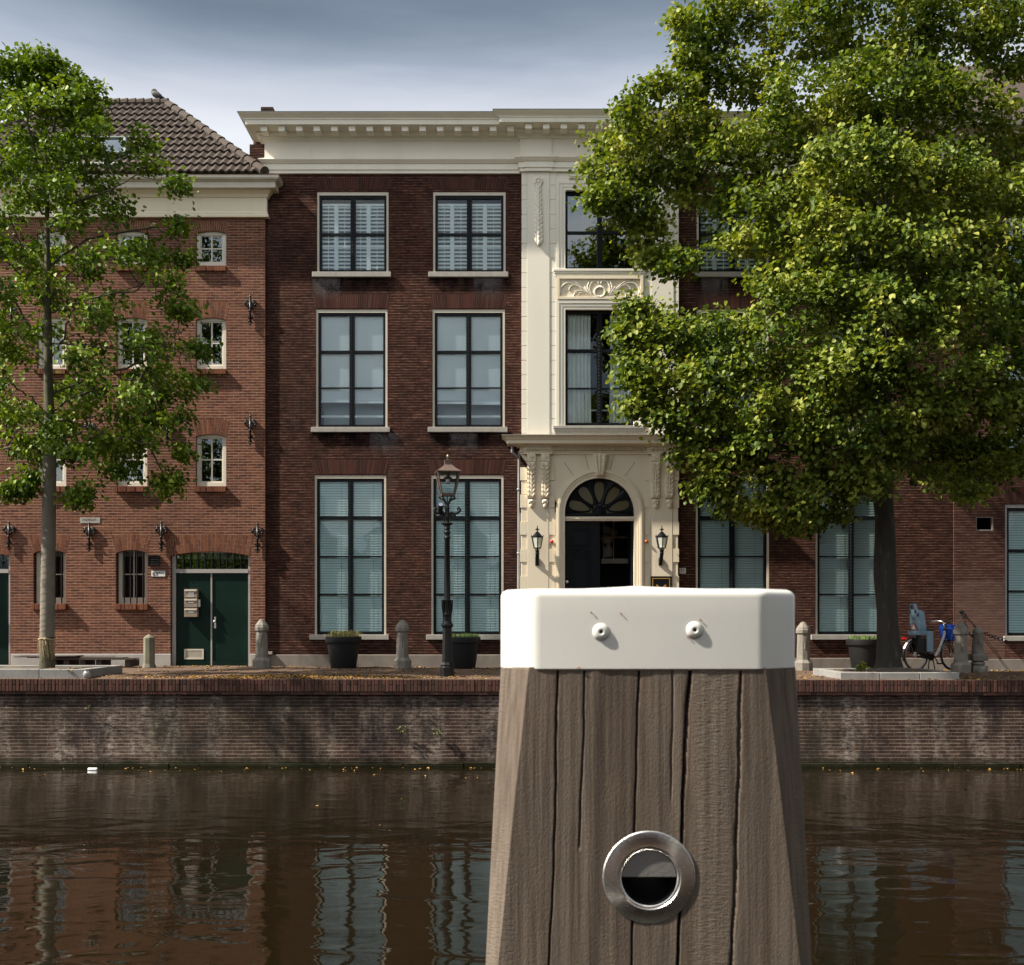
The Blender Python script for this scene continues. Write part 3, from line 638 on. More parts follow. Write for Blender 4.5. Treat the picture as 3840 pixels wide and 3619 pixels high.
for py in (1090, 1690): mb.box(xl+.1, xr-.1, Y+.18, Y+3, Z(py, Y)-.1, Z(py, Y))
mb.box(xl+.1, xr-.1, Y+.18, Y+3, -.2, -.15)
mb.build('interior', MT['dark'], TH)

def slats(mb, x0, x1, z0, z1, y, pitch, depth, tilt):
    z = z1; c, s = math.cos(tilt)*depth/2, math.sin(tilt)*depth/2
    while z > z0:
        mb.add([(x0, y-c, z-s), (x1, y-c, z-s), (x1, y+c, z+s), (x0, y+c, z+s)], [(0, 1, 2, 3)]); z -= pitch
def big_window(px0, px1, py0, py1, Y, fl, parent, cream=True, framemat=None, rails=None, content='blind', sillmat=None, sillext=(12, 10), silly=None, recess=0.0):
    x0, x1, z0, z1 = X(px0, Y), X(px1, Y), Z(py1, Y), Z(py0, Y); fw = 0.048 if cream else 0.0
    rc = recess
    if cream:
        mb = MB(); frame(mb, x0, x1, z0, z1, fw, Y+rc+.012, Y+rc+.15, wb=0.0001, wt=0.075); win = mb.build('window', framemat or MT['cream_frame'], parent)
        sx0, sx1, sz0, sz1 = x0+fw, x1-fw, z0, z1-.075
    else:
        win = None; sx0, sx1, sz0, sz1 = x0, x1, z0, z1-.03
    mb = MB(); fy0, fy1 = Y+rc+.040, Y+rc+.100
    frame(mb, sx0, sx1, sz0, sz1, .055, fy0, fy1, wb=.07, wt=.065)
    mx_ = (sx0+sx1)/2; mw = .058; mb.box(mx_-mw, mx_+mw, fy0-.012, fy1, sz0+.07, sz1-.065)
    for k in range(int((sz1-sz0)/.075)-1):              # beaded moulding down the mullion
        mb.ell((mx_, fy0-.012, sz0+.1+k*.075), (.022, .012, .022), 6, 4)
    for py, th in rails:
        zz = Z(py, Y); mb.box(sx0+.055, mx_-mw, fy0+.006, fy1, zz-th/2, zz+th/2); mb.box(mx_+mw, sx1-.055, fy0+.006, fy1, zz-th/2, zz+th/2)
    if win is None: win = mb.build('window', MT['black'], parent)
    else: mb.build('sash', MT['black'], win)
    MB().box(sx0+.04, sx1-.04, Y+rc+.076, Y+rc+.078, sz0+.05, sz1-.05).build('pane', MT['glass_sky'] if fl == 'bay3' else MT['glass'], win)
    gx = [(sx0+.06, mx_-.03), (mx_+.03, sx1-.06)]
    yb = Y+rc+.118
    if content == 'blind':
        mb = MB()
        for a, b in gx: slats(mb, a, b, sz0+.03, sz1-.02, yb, .058, .054, math.radians(68))
        bl = mb.build('blind', MT['blind'], win); mb = MB()
        for a, b in gx: mb.tube([(a+(b-a)*.72, yb-.03, sz0), (a+(b-a)*.72, yb-.03, sz1)], .004, 4)
        mb.build('cord', MT['gray_frame'], bl); MB().box(sx0, sx1, yb+.05, yb+.055, sz0, sz1).build('backing', MT['shade'], bl)
    elif content == 'roller':                          # fine pleated blind with a white rail part way down
        mb = MB(); bot = Z(1500+rnd.uniform(-20, 30), Y)
        for i, (a, b) in enumerate(gx):
            bb = bot+(.0 if i == 0 else -.02); slats(mb, a, b, bb, sz1-.02, yb, .042, .046, math.radians(80)); mb.box(a, b, yb-.02, yb+.02, bb-.06, bb-.005)
        bl = mb.build('blind', MT['blind_blue'], win); mb = MB()
        for a, b in gx: mb.box(a, b, yb+.30, yb+.31, sz0, sz1)
        mb.build('backing', MT['blind_grey'], bl)
        MB().box(sx0+.05, sx1-.05, yb+.02, yb+.05, Z(1557, Y)-.03, Z(1557, Y)+.02).build('rail', MT['shutter'], bl)
    elif content == 'shutter':
        mb = MB(); rail = Z(920, Y)
        for a, b in gx:
            wv = b-a; xm = a+wv*.47
            for (u, v) in ((a, xm-.048), (xm+.048, b)):
                slats(mb, u, v, sz0+.04, rail-.03, yb, .088, .078, math.radians(52)); slats(mb, u, v, rail+.06, sz1-.24, yb, .088, .078, math.radians(52))
            mb.box(xm-.048, xm+.048, yb-.035, yb+.03, sz0, sz1-.18); mb.box(a, b, yb-.028, yb+.028, rail-.02, rail+.035); mb.box(a, b, yb-.028, yb+.028, sz1-.215, sz1-.165)
            for (u, v) in ((a, xm-.035), (xm+.035, b)): mb.tube([((u+v)/2, yb-.045, sz0+.05), ((u+v)/2, yb-.045, sz1-.22)], .006, 4)
        sh = mb.build('shutter', MT['shutter'], win); MB().box(sx0, sx1, yb+.25, yb+.26, sz0, sz1).build('backing', MT['shade'], sh)
    elif content == 'curtain':
        for (a, b) in ((sx0+.02, sx0+(sx1-sx0)*.37), (sx0+(sx1-sx0)*.66, sx1-.02)):
            mb = MB(); n = 70; vs = []
            for i in range(n+1):
                t = i/n; yy = yb+.03+.035*math.sin(t*41+a)+.018*math.sin(t*93+1)
                for zz, k in ((sz1, 1.0), ((sz0+sz1)/2, 1.0), (sz0, 1.04)): vs.append((a+(b-a)*t*k if a < mx_ else b-(b-a)*(1-t)*k, yy, zz))
            mb.add(vs, [(i*3+j, (i+1)*3+j, (i+1)*3+j+1, i*3+j+1) for i in range(n) for j in range(2)]); mb.build('curtain', MT['curtain'], win, smooth=True)
        MB().box(sx0, sx1, yb+.14, yb+.17, Z(1530, Y)-.02, Z(1530, Y)+.012).build('rail', MT['shutter'], win)
    if sillmat:
        sy = silly or (py1, py1+19); mb = MB(); mb.pbox(px0-sillext[0], px1+sillext[1], sy[0], sy[1], Y, -.07, .12); mb.build('sill', sillmat, win, bevel=.008)
    return win
for a, b, c, d, fl in wins:
    if fl == 3:
        big_window(a, b, c, d, Y, 3, TH, rails=[(877, .062)], content='shutter', sillmat=MT['sill'], sillext=(17, 10)); flat_arch(a-1, b+1, c-51, c-9, Y, 33, 12, TH, MT['arch_brown'], MT['mortar_brown'])
    elif fl == 2:
        big_window(a, b, c, d, Y, 2, TH, rails=[(1319, .07), (1453, .028)], content='roller', sillmat=MT['sill'], sillext=(17, 10)); flat_arch(a-1, b+1, c-58, c-4, Y, 33, 9, TH, MT['arch_brown'], MT['mortar_brown'])
    else:
        big_window(a, b, c, d, Y, 1, TH, rails=[(1942, .08), (2086, .03), (2229, .03)], content='blind', sillmat=MT['sill'], sillext=(18, 11)); flat_arch(a, b, c-58, c-4, Y, 33, 12, TH, MT['arch_brown'], MT['mortar_brown'])
big_window(*BAY3, YB-.02, 'bay3', TH, cream=False, rails=[(870, .062)], content='none')
big_window(*BAY2, YB-.02, 'bay2', TH, cream=False, rails=[(1314, .075), (1455, .03)], content='curtain')
for xx0, xx1, n in ((1000, 1960, 1), (2545, PXR, 1)):
    z0 = Z(2455 if xx0 < 1500 else 2468, Y); MB().box(X(xx0, Y), X(xx1, Y), Y-.035, Y+.02, -.4, z0).build('plinth', MT['plinth'], TH, bevel=.012)
# soot washed down the brick under the sills
def stain_mat(name, col, amt, sc):
    m = NT(name); m.set(col, .95, 0, .05); t = m.n('ShaderNodeTexCoord'); sp = m.n('ShaderNodeSeparateXYZ'); m.l(t.outputs['Generated'], sp.inputs[0])
    nz2 = m.noise(sc, m.pos(1, 1, .45), 6, .7); ex = m.math('MULTIPLY', m.math('MULTIPLY', sp.outputs[0], m.math('SUBTRACT', 1.0, sp.outputs[0])), 4.0)
    f = m.math('MULTIPLY', m.math('POWER', sp.outputs[2], 1.3), m.math('POWER', ex, .5)); f = m.math('MULTIPLY', m.math('MULTIPLY', f, m.ramp(nz2, [(.34, (0, 0, 0)), (.66, (1, 1, 1))])), amt, clamp=True)
    tr = m.n('ShaderNodeBsdfTransparent'); mx2 = m.n('ShaderNodeMixShader'); m.l(f, mx2.inputs[0]); m.l(tr.outputs[0], mx2.inputs[1]); m.l(m.b.outputs[0], mx2.inputs[2]); m.l(mx2.outputs[0], m.out.inputs[0]); return m.m
soot = stain_mat('soot', (.008, .007, .007), .95, 3.5); lime = stain_mat('lime_bloom', (.22, .20, .20), .55, 5.0)
for i, (a, b, c, d, fl) in enumerate(wins):
    if fl == 1: continue
    MB().box(X(a-26, Y), X(b+24, Y), Y-.0050, Y-.0042, Z(d+92, Y), Z(d+19, Y)).build('soot_stain', soot, TH)
    u0 = a+(-20, 150, 10, 190, 200, 60, 100, 20)[i % 8]; MB().box(X(u0, Y), X(u0+110, Y), Y-.0060, Y-.0054, Z(d+110, Y), Z(d+21, Y)).build('lime_stain', lime, TH)
mb = MB(); mb.pbox(1000, 1024, 2443, 2453, Y, -.12, .02); mb.build('ledge', MT['sill'], TH)
# main cornice: architrave, frieze, bed mould, modillions, corona; breaks forward over the bay
def zb_(py, out): return Z(py, YB-out)
BF, PF = 0.12, 0.145
xlc = -5.45
pth = [(xlc, YB+1.2), (xlc, YB), (X(1968, Y), YB), (X(1968, Y), YB-BF), (X(2533, Y), YB-BF), (X(2533, Y), YB), (xr, YB), (xr, YB+1.2)]
bay0, bay1 = X(1956, Y), X(2545, Y); pl = (X(1976, Y), X(2062, Y)); pq = (X(2440, Y), X(2527, Y))
pth2 = [(xl, YB+1.2), (xl, YB), (bay0, YB), (bay0, YB-BF), (pl[0], YB-BF), (pl[0], YB-PF), (pl[1], YB-PF), (pl[1], YB-BF), (pq[0], YB-BF), (pq[0], YB-PF), (pq[1], YB-PF), (pq[1], YB-BF), (bay1, YB-BF), (bay1, YB), (xr, YB), (xr, YB+1.2)]
pr = [(0, zb_(650, .05)), (.05, zb_(650, .05)), (.05, zb_(637, .05)), (.075, zb_(636, .075)), (.075, zb_(615, .075)), (.10, zb_(612, .10)), (.135, zb_(604, .13)), (.165, zb_(597, .16)), (.165, zb_(594, .16)), (.04, zb_(592, .04)), (.04, zb_(530, .04)), (.07, zb_(527, .07)), (.085, zb_(518, .085)), (.13, zb_(513, .13)), (.14, zb_(505, .14)), (.20, zb_(503, .20)), (.22, zb_(496, .22)), (0, zb_(496, .22))]
MB().mold(pth2, pr).build('frieze', MT['cream_pale'], TH)
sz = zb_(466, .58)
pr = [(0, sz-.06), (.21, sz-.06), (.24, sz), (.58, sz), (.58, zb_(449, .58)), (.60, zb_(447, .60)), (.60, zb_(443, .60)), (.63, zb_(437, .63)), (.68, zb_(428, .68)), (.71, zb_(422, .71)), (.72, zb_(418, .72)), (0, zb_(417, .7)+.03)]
MB().mold(pth, pr).build('cornice', MT['cream_pale'], TH)
MB().mold(pth, [(.55, zb_(418, .7)+.002), (.73, zb_(418.4, .73)), (.73, zb_(416.5, .73)), (.55, zb_(416.5, .73)+.01)]).build('lead_edge', MT['lead'], TH)
x = X(986, YB-.5)+.02; step = .400
while x < X(3560, Y):
    inb = X(1968, Y) < x < X(2533, Y); o = BF if inb else 0
    mb = MB(); mb.box(x-.076, x+.076, YB-.50-o, YB-.23-o, sz-.115, sz-.001); mb.build('modillion', MT['cream_pale'], TH, bevel=.006); x += step
MB().box(xl, xr, YB-.5, YB+7, zb_(417, .7)+.0, zb_(417, .7)+.03).build('flat_roof', MT['lead'], TH)
ch = MB(); a, b = X(978, 27), X(1024, 27); ch.box(a, b, 27, 27.7, 11, Z(401, 27)); ch.build('chimney', MT['brick_brown'], TH)
mb = MB(); mb.box(X(949, 25.75), X(990, 25.75), 25.75, 26.1, Z(655, 25.75), Z(516, 25.75)); f = mb.build('rainwater_box', MT['rust'], TH, bevel=.02)

# ------------------------------------------------------------ cream bay above the doorway
YP = YB-0.10                                           # bay face
mb = MB(); hb = [hole(2120, 2379, 712, 1012, YP), hole(2120, 2377, 1160, 1596, YP)]
wall_holes(mb, X(1958, YP), X(2543, YP), Z(1652, YP), Z(640, YP), YP, hb, .10)
for xx in (X(1958, YP), X(2543, YP)): mb.box(xx-.001, xx+.001, YP, YB+.01, Z(1652, YP), Z(640, YP))
BAY = mb.build('bay', MT['cream_pale'], TH)
mb = MB()
for a, b in ((1977, 2061), (2441, 2526)): mb.pbox(a, b, 641, 1650, YP, -.025, .01)
mb.build('pilaster', MT['cream_pale'], BAY, bevel=.004)
for a, b in ((1956, 1976), (2062, 2084), (2418, 2440), (2527, 2545)):
    mb = MB(); py = 641.0
    while py < 1640: mb.pbox(a, b, py+1.3, min(py+53.4, 1650), YP, -.012, .01); py += 54.7
    mb.build('quoin_strip', MT['cream_pale'], BAY, bevel=.003)
mb = MB()                                              # stepped window architraves
for (x0, x1, t, bt) in ((2120, 2379, 714, 1012), (2120, 2377, 1161, 1598)):
    for k, (w, o, e) in enumerate(((11, -.012, 0), (12, -.022, 11), (12, -.034, 23))):
        mb.pbox(x0-e-w, x0-e, t-e-w, bt, YP, o, .01); mb.pbox(x1+e, x1+e+w, t-e-w, bt, YP, o, .01); mb.pbox(x0-e, x1+e, t-e-w, t-e, YP, o, .01)
mb.build('window_surround', MT['cream_pale'], BAY, bevel=.004)
def ledge(x0, x1, t, b, Y, out, mat, name, steps=3):
    mb = MB(); h = (b-t)/steps
    for k in range(steps): o = out*(1-k/(steps+0.7)); d = 9*k/steps; mb.pbox(x0+d, x1-d, t+h*k, t+h*(k+1)+(.0), Y, -o, .01)
    return mb.build(name, mat, BAY, bevel=.006)
ledge(2075, 2425, 1010, 1036, YP, .055, MT['cream_pale'], 'sill'); ledge(2074, 2423, 1598, 1627, YP, .07, MT['sill'], 'sill')
# relief panel with scrolled acanthus and a wreath
mb = MB(); x0, x1, z0, z1 = X(2088, YP), X(2412, YP), Z(1124, YP), Z(1037, YP); frame(mb, x0, x1, z0, z1, .065, YP-.045, YP+.005); mb.box(x0+.06, x1-.06, YP-.006, YP+.004, z0+.06, z1-.06)
RP = mb.build('relief_panel', MT['cream'], BAY, bevel=.004)
def rel(u, v): return (X(2080+u*.17606, YP), Z(1020+v*.17606, YP))
mb = MB()
curves = [([(850, 545), (700, 440), (580, 380), (450, 270), (330, 235), (230, 250), (150, 320), (110, 400), (130, 470)], (2, 3, 3.5, 4, 5, 6, 6.5, 7, 5)),
 ([(850, 545), (720, 460), (590, 350), (480, 250), (380, 200), (270, 185)], (2, 3, 4, 5, 5, 2)), ([(600, 370), (500, 310), (400, 290), (330, 330), (305, 390)], (2, 4, 4, 5, 3)),
 ([(850, 545), (700, 450), (550, 410), (420, 430)], (2, 3, 4.5, 5)), ([(800, 530), (650, 460), (550, 450), (500, 510)], (2, 3, 4, 4)), ([(560, 440), (440, 460), (400, 520), (425, 575)], (2, 5, 6, 4)),
 ([(780, 500), (700, 330), (720, 250), (740, 190)], (2, 5, 6, 2)), ([(790, 500), (740, 350), (780, 240), (880, 165)], (2, 4, 4, 2)), ([(745, 380), (790, 240), (860, 200), (920, 215), (935, 255)], (2, 4, 5, 6, 6)), ([(760, 500), (690, 400), (640, 320)], (2, 6, 5)), ([(760, 420), (750, 340), (775, 280)], (2, 3, 4)),
 ([(570, 585), (610, 570), (660, 560), (760, 563), (800, 555), (900, 560), (960, 550)], (2, 5, 5, 2.5, 4, 3, 4))]
for sg in (1, -1):
    for pts, rr in curves:
        P = [rel(u if sg > 0 else 1920-u, v) for u, v in pts]; c3 = catmull([(p[0], YP-.018, p[1]) for p in P], 5); r = [q*.0011*2.5 for q in np.interp(np.linspace(0, 1, len(c3)), np.linspace(0, 1, len(rr)), rr)]
        mb.tube(c3, r, 7)
        c4 = [Vector(p)+Vector((0, -.010, .006)) for p in c3]; mb.tube(c4, [q*.45 for q in r], 5)
for i in range(22):
    a = 2*math.pi*i/22; u, v = 962+112*math.cos(a), 432+105*math.sin(a); p = rel(u, v); R = Matrix.Rotation(-math.atan2(math.sin(a), math.cos(a)), 3, 'Y'); mb.ell((p[0], YP-.02, p[1]), (.042, .034, .020), 8, 6, R)
mb.build('carving', MT['cream_pale'], RP, smooth=True)
def leaf_chain(mb, p, q, wid, n):
    p, q = Vector(p), Vector(q); d = (q-p).normalized(); sdv = Vector((d.z, 0, -d.x)); L = (q-p).length/n
    for i in range(n):
        t = (i+.5)/n; c = p.lerp(q, t); w = wid[0]+(wid[1]-wid[0])*t
        for sg, f, o in ((-1, .0, 0), (1, .0, 0), (0, .45, .012)):
            R_ = Matrix.Rotation(math.atan2(d.x, d.z)+sg*(-.32), 3, 'Y'); mb.ell(c+sdv*sg*w*.44+d*L*f+Vector((0, -.022-o*1.6, 0)), (w*.38, .036, L*.80), 8, 7, R_)
for px in (2019, 2484):
    mb = MB(); yy = YP-.025; leaf_chain(mb, (X(px, yy), yy, Z(693, yy)), (X(px+1, yy), yy, Z(912, yy)), (.070, .125), 13)
    for k in range(9): a = 2*math.pi*k/9; mb.ell((X(px, yy)+.075*math.cos(a), yy-.02, Z(682, yy)+.075*math.sin(a)), (.036, .035, .036), 8, 6)
    mb.ell((X(px, yy), yy-.025, Z(682, yy)), (.045, .025, .045)); mb.build('garland', MT['cream_pale'], BAY, smooth=True)
for a, b in ((2135, 2246), (2362, 2252)):
    mb = MB(); leaf_chain(mb, (X(a, YP), YP-.005, Z(664, YP)), (X(b, YP), YP-.005, Z(664, YP)), (.06, .075), 8); mb.build('swag', MT['cream_pale'], BAY, smooth=True)

# ------------------------------------------------------------ arched doorway
YD = YB-0.17; sc_ = F/YD
DW = None
xL, xR = X(1953, YD), X(2543, YD); ztop = Z(1705, YD); cxa, cza, ra = X(2248, YD), Z(1923, YD), 130/sc_
arc = [(cxa+ra*math.cos(t), cza+ra*math.sin(t)) for t in np.linspace(0, math.pi, 33)]
mb = MB(); zbot = -.35
# left leg, right leg and the two spandrels as convex strips
mb.prism([(xL, zbot), (cxa-ra, zbot), (cxa-ra, cza), (xL, cza)], YD, YB+.12); mb.prism([(cxa+ra, zbot), (xR, zbot), (xR, cza), (cxa+ra, cza)], YD, YB+.12)
for i in range(len(arc)-1):
    p, q = arc[i], arc[i+1]; mb.prism([q, p, (p[0] if 0 < i else xR, ztop), (q[0] if i < len(arc)-2 else xL, ztop)], YD, YB+.12)
mb.prism([(cxa+ra, cza), (xR, cza), (xR, ztop), (arc[1][0], ztop)][:3]+[(cxa+ra*.999, cza)], YD+.0005, YB+.1)
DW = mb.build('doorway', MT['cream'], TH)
mb = MB()
for a, b in ((1977, 2057), (2438, 2521)): mb.pbox(a, b, 1700, 2560, YD, -.024, .01)
mb.build('pilaster', MT['cream'], DW, bevel=.004)
for a, b, outer in ((1951, 1976, -1), (2058, 2080, 0), (2417, 2437, 0), (2522, 2546, 1)):
    mb = MB(); py = 1752.0; k = 0
    while py < 2520:
        o = (-.020, -.006)[k % 2]; e = (0, 4)[k % 2] if outer else 0
        mb.pbox(a+(e if outer < 0 else 0), b-(e if outer > 0 else 0), py+.9, py+50.1, YD, o, .01); py += 51; k += 1
    mb.build('quoin_strip', MT['cream'], DW, bevel=.003)
def band(r0, r1, y0, zb):
    mb = MB(); T = np.linspace(0, math.pi, 41)
    P = [(cxa+r1, zb)]+[(cxa+r1*math.cos(t), cza+r1*math.sin(t)) for t in T]+[(cxa-r1, zb)]; Q = [(cxa+r0, zb)]+[(cxa+r0*math.cos(t), cza+r0*math.sin(t)) for t in T]+[(cxa-r0, zb)]
    n = len(P)
    for i in range(n-1): mb.prism([Q[i], P[i], P[i+1], Q[i+1]], y0, YD+.02)
    return mb
AM = MB()
for r0, r1, o in ((130, 142, .03), (142, 151, .05), (151, 158, .075), (158, 164, .06)): m = band(r0/sc_, r1/sc_, YD-o, zbot); AM.add(m.v, m.f)
AM.build('archivolt', MT['cream'], DW)
mb = MB()                                              # radial joints of the rusticated arch
for (a, b) in ((2115, 1745), (2103, 1803)): pass
for ang in (32, 55, 76, 104, 125, 148):
    t = math.radians(ang); r0, r1 = 166/sc_, (232 if abs(ang-90) > 20 else 225)/sc_
    p, q = (cxa+r0*math.cos(t), cza+r0*math.sin(t)), (cxa+r1*math.cos(t), min(cza+r1*math.sin(t), ztop)); nx, nz = -math.sin(t)*.005, math.cos(t)*.005
    if q[0] < X(2060, YD) or q[0] > X(2436, YD): continue
    mb.prism([(p[0]-nx, p[1]-nz), (q[0]-nx, q[1]-nz), (q[0]+nx, q[1]+nz), (p[0]+nx, p[1]+nz)], YD-.002, YD+.001)
mb.build('joint', MT['joint'], DW)
# portal cornice
YC = YD-.06
def zp(py, o): return Z(py, YD-o)
p_ = [(X(1953, YD), YB), (X(1953, YD), YD), (X(1968, YD), YD), (X(1968, YD), YD-.07), (X(2066, YD), YD-.07), (X(2066, YD), YD), (X(2430, YD), YD), (X(2430, YD), YD-.07), (X(2530, YD), YD-.07), (X(2530, YD), YD), (X(2545, YD), YD), (X(2545, YD), YB)]
pr = [(0, zp(1704, .03)), (.03, zp(1704, .03)), (.03, zp(1697, .03)), (.05, zp(1695, .05)), (.05, zp(1692, .05)), (.03, zp(1691, .03)), (.03, zp(1676, .03)), (.09, zp(1675, .09)), (.10, zp(1668, .10)), (.16, zp(1663, .16)), (0, zp(1663, .16))]
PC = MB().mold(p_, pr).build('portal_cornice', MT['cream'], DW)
p2 = [(X(1953, YD), YB), (X(1953, YD), YD), (X(2545, YD), YD), (X(2545, YD), YB)]
pr = [(0, zp(1664, .30)), (.32, zp(1662, .32)), (.32, zp(1649, .32)), (.34, zp(1648, .34)), (.36, zp(1641, .36)), (.41, zp(1634, .41)), (.43, zp(1631, .43)), (0, zp(1629, .43)+.02)]
MB().mold(p2, pr).build('corona', MT['cream'], PC); MB().mold(p2, [(.0, zp(1630.5, .43)+.015), (.44, zp(1631, .44)), (.44, zp(1629, .44)), (.0, zp(1629, .44)+.02)]).build('lead_edge', MT['zinc'], PC)
mb = MB(); px = 1940.0
while px < 2562:
    o = .07 if (1966 < px < 2064 or 2430 < px < 2530) else 0
    if 1952 < px < 2546: mb.pbox(px, px+6.5, 1676.5, 1690, YD, -.082-o, -.02-o)
    px += 9.6
mb.build('dentils', MT['cream'], PC)
# consoles and keystone
yc = YD-.024
for px in (1992, 2044, 2457.5, 2509):
    cx = X(px, yc); s = 1/ (F/yc); mb = MB()
    mb.box(cx-16*s, cx+16*s, yc-.12, yc+.01, Z(1731, yc), Z(1702, yc))
    for k in range(6): a = 2*math.pi*k/6; mb.ell((cx+.035*math.cos(a), yc-.125, Z(1716, yc)+.035*math.sin(a)), (.026, .018, .026), 7, 5)
    mb.ell((cx, yc-.13, Z(1716, yc)), (.022, .022, .022), 7, 5)
    # S-shaped body tapering down, acanthus leaf on its face
    P = [(1733, .11), (1741, .135), (1750, .12), (1765, .085), (1790, .06), (1815, .055), (1840, .065), (1858, .075), (1868, .05)]
    prof = [(Z(py, yc), o) for py, o in P]; vs = []; fs = []; n = len(prof)
    for i, (z, o) in enumerate(prof):
        w = (15.2-1.2*abs(i-2)/7)*s; vs += [(cx-w, yc+.01, z), (cx-w, yc-o, z), (cx+w, yc-o, z), (cx+w, yc+.01, z)]
    for i in range(n-1):
        for j in range(3): fs.append((i*4+j, i*4+j+1, (i+1)*4+j+1, (i+1)*4+j)[::-1])
    mb.add(vs, fs)
    for k in range(8):
        py = 1738+k*16.5; o = np.interp(py, [q[0] for q in P], [q[1] for q in P])
        for sg in (-1, 1): mb.ell((cx+sg*8.5*s, yc-o-.008, Z(py+4, yc)), (.020, .016, .050), 7, 6, Matrix.Rotation(sg*.5, 3, 'Y'))
    mb.tube([(cx, yc-.10, Z(1745, yc)), (cx, yc-.075, Z(1800, yc)), (cx, yc-.075, Z(1862, yc))], [.012, .014, .006], 6)
    mb.ell((cx, yc-.04, Z(1880, yc)), (.075, .05, .045), 9, 6); mb.ell((cx, yc-.035, Z(1895, yc)), (.052, .042, .075), 9, 7)
    for k in (-1, 0, 1): mb.ell((cx+k*.045, yc-.06, Z(1884, yc)), (.022, .02, .045), 6, 5)
    mb.build('console', MT['cream'], DW, auto=50)
s = 1/sc_; mb = MB(); yk = YD-.06
vs = [(X(2223, yk), yk-.10, Z(1703, yk)), (X(2275, yk), yk-.10, Z(1703, yk)), (X(2263, yk), yk-.075, Z(1784, yk)), (X(2236, yk), yk-.075, Z(1784, yk))]
mb.add(vs+[(a, YD+.02, c) for a, b, c in vs], [(3, 2, 1, 0), (0, 1, 5, 4), (1, 2, 6, 5), (2, 3, 7, 6), (3, 0, 4, 7)])
for k in range(7):
    py = 1711+k*10.5; t = k/6
    for sg in (-1, 1): mb.ell((X(2249, yk)+sg*(.10-.045*t), yk-.105+.02*t, Z(py, yk)), (.024, .022, .052), 7, 6, Matrix.Rotation(sg*.55, 3, 'Y'))
    mb.ell((X(2249, yk), yk-.11+.02*t, Z(py, yk)), (.018, .02, .045), 7, 6)
mb.build('keystone', MT['cream'], DW, auto=50)
# fanlight: black tracery with five petals
yf = YD+.10
mb = MB(); ro = ra
T = np.linspace(0, math.pi, 37)
def petal(ang, n=26):
    pts = []
    c = Vector((math.cos(ang), math.sin(ang)))
    for i in range(n):
        t = 2*math.pi*i/n; u = .60*ro+.335*ro*math.cos(t); w = ro*.20*(0.5+.62*(u-.24*ro)/(.7*ro))*math.sin(t)
        pts.append((cxa+c.x*u-c.y*w, cza+.02+c.y*u+c.x*w))
    return pts
pet = [petal(math.radians(a)) for a in (17, 53, 90, 127, 163)]
for pp in pet: mb.tube([(a, yf, b) for a, b in pp]+[(pp[0][0], yf, pp[0][1])], .022, 6, cap=False)
for a in (35, 71.5, 108.5, 145): t = math.radians(a); mb.tube([(cxa+.2*ro*math.cos(t), yf, cza+.02+.2*ro*math.sin(t)), (cxa+.93*ro*math.cos(t), yf, cza+.93*ro*math.sin(t))], [.03, .045], 6)
mb.tube([(cxa+.955*ro*math.cos(t), yf, cza+.955*ro*math.sin(t)) for t in T], .04, 6)
mb.box(cxa-ro, cxa+ro, yf-.03, yf+.03, cza-.075, cza+.0); mb.ell((cxa, yf-.01, cza+.02), (.17, .05, .17), 14, 7)
for k in range(7): t = math.pi*k/6; mb.ell((cxa+.12*math.cos(t), yf-.05, cza+.03+.10*math.sin(t)), (.028, .02, .028), 6, 5)
for a in (0, 35, 71.5, 108.5, 145, 180):                 # solid web between petals and rim
    t0 = math.radians(a)
    for d in (-6, -2, 2, 6):
        t = min(max(t0+math.radians(d), .02), math.pi-.02); mb.tube([(cxa+.55*ro*math.cos(t0), yf+.004, cza+.02+.55*ro*math.sin(t0)), (cxa+.95*ro*math.cos(t), yf+.004, cza+.95*ro*math.sin(t))], [.012, .06], 6)
FL = mb.build('fanlight', MT['black'], DW)
mb = MB(); P = [(cxa+.97*ro*math.cos(t), cza+.97*ro*math.sin(t)) for t in T]; mb.prism(P, yf+.012, yf+.016); mb.build('pane', MT['amber'], FL)
MB().ball((X(2211, yf+.6), yf+.6, Z(1913, yf+.6)), .05).build('exit_light', paint('green_light', (0.01, 0.35, 0.06), .4, .05), FL, smooth=True)
# carved transom and door leaves
mb = MB(); mb.box(cxa-ro+.003, cxa+ro-.003, YD+.02, YD+.16, Z(1952, YD), Z(1937, YD))
for k in range(44): xx = cxa-ro+.03+k*(2*ro-.06)/43; mb.ell((xx, YD+.012, Z(1944.5, YD)+.008*math.sin(k*2.1)), (.028, .016, .014), 6, 5, Matrix.Rotation(.6*(-1)**k, 3, 'Y'))
mb.build('transom', MT['cream'], DW, auto=50)
yd = YD+.14; dl = MB(); x0, x1 = cxa-ro+.005, X(2250, yd); zt = Z(1953, yd); dl.box(x0, x1, yd, yd+.06, -.1, zt)
for (a, b, t, bt) in ((2141, 2213, 1981, 2048), (2141, 2213, 2088, 2330)):
    for e, o in ((0, .022), (7, .012)): frame(dl, X(a+e, yd), X(b-e, yd), Z(bt-e, yd), Z(t+e, yd), .026, yd-o, yd+.01)
frame(dl, X(2140, yd), X(2213, yd), Z(2083, yd), Z(2059, yd), .012, yd-.02, yd+.01)
for sg in (-1, 1): dl.tube(catmull([(X(2176.5, yd)+sg*q*.22, yd-.012, Z(2071, yd)+w*.045) for q, w in ((0, -.5), (.3, .8), (.55, -.6), (.8, .5), (.98, -.1))], 5), .014, 6)
DLF = dl.build('door_leaf', MT['black'], DW, bevel=.003)
MB().ball((X(2116, yd)+.06, yd-.05, Z(2182, yd)), .035).build('knob', MT['plate_white'], DLF, smooth=True)
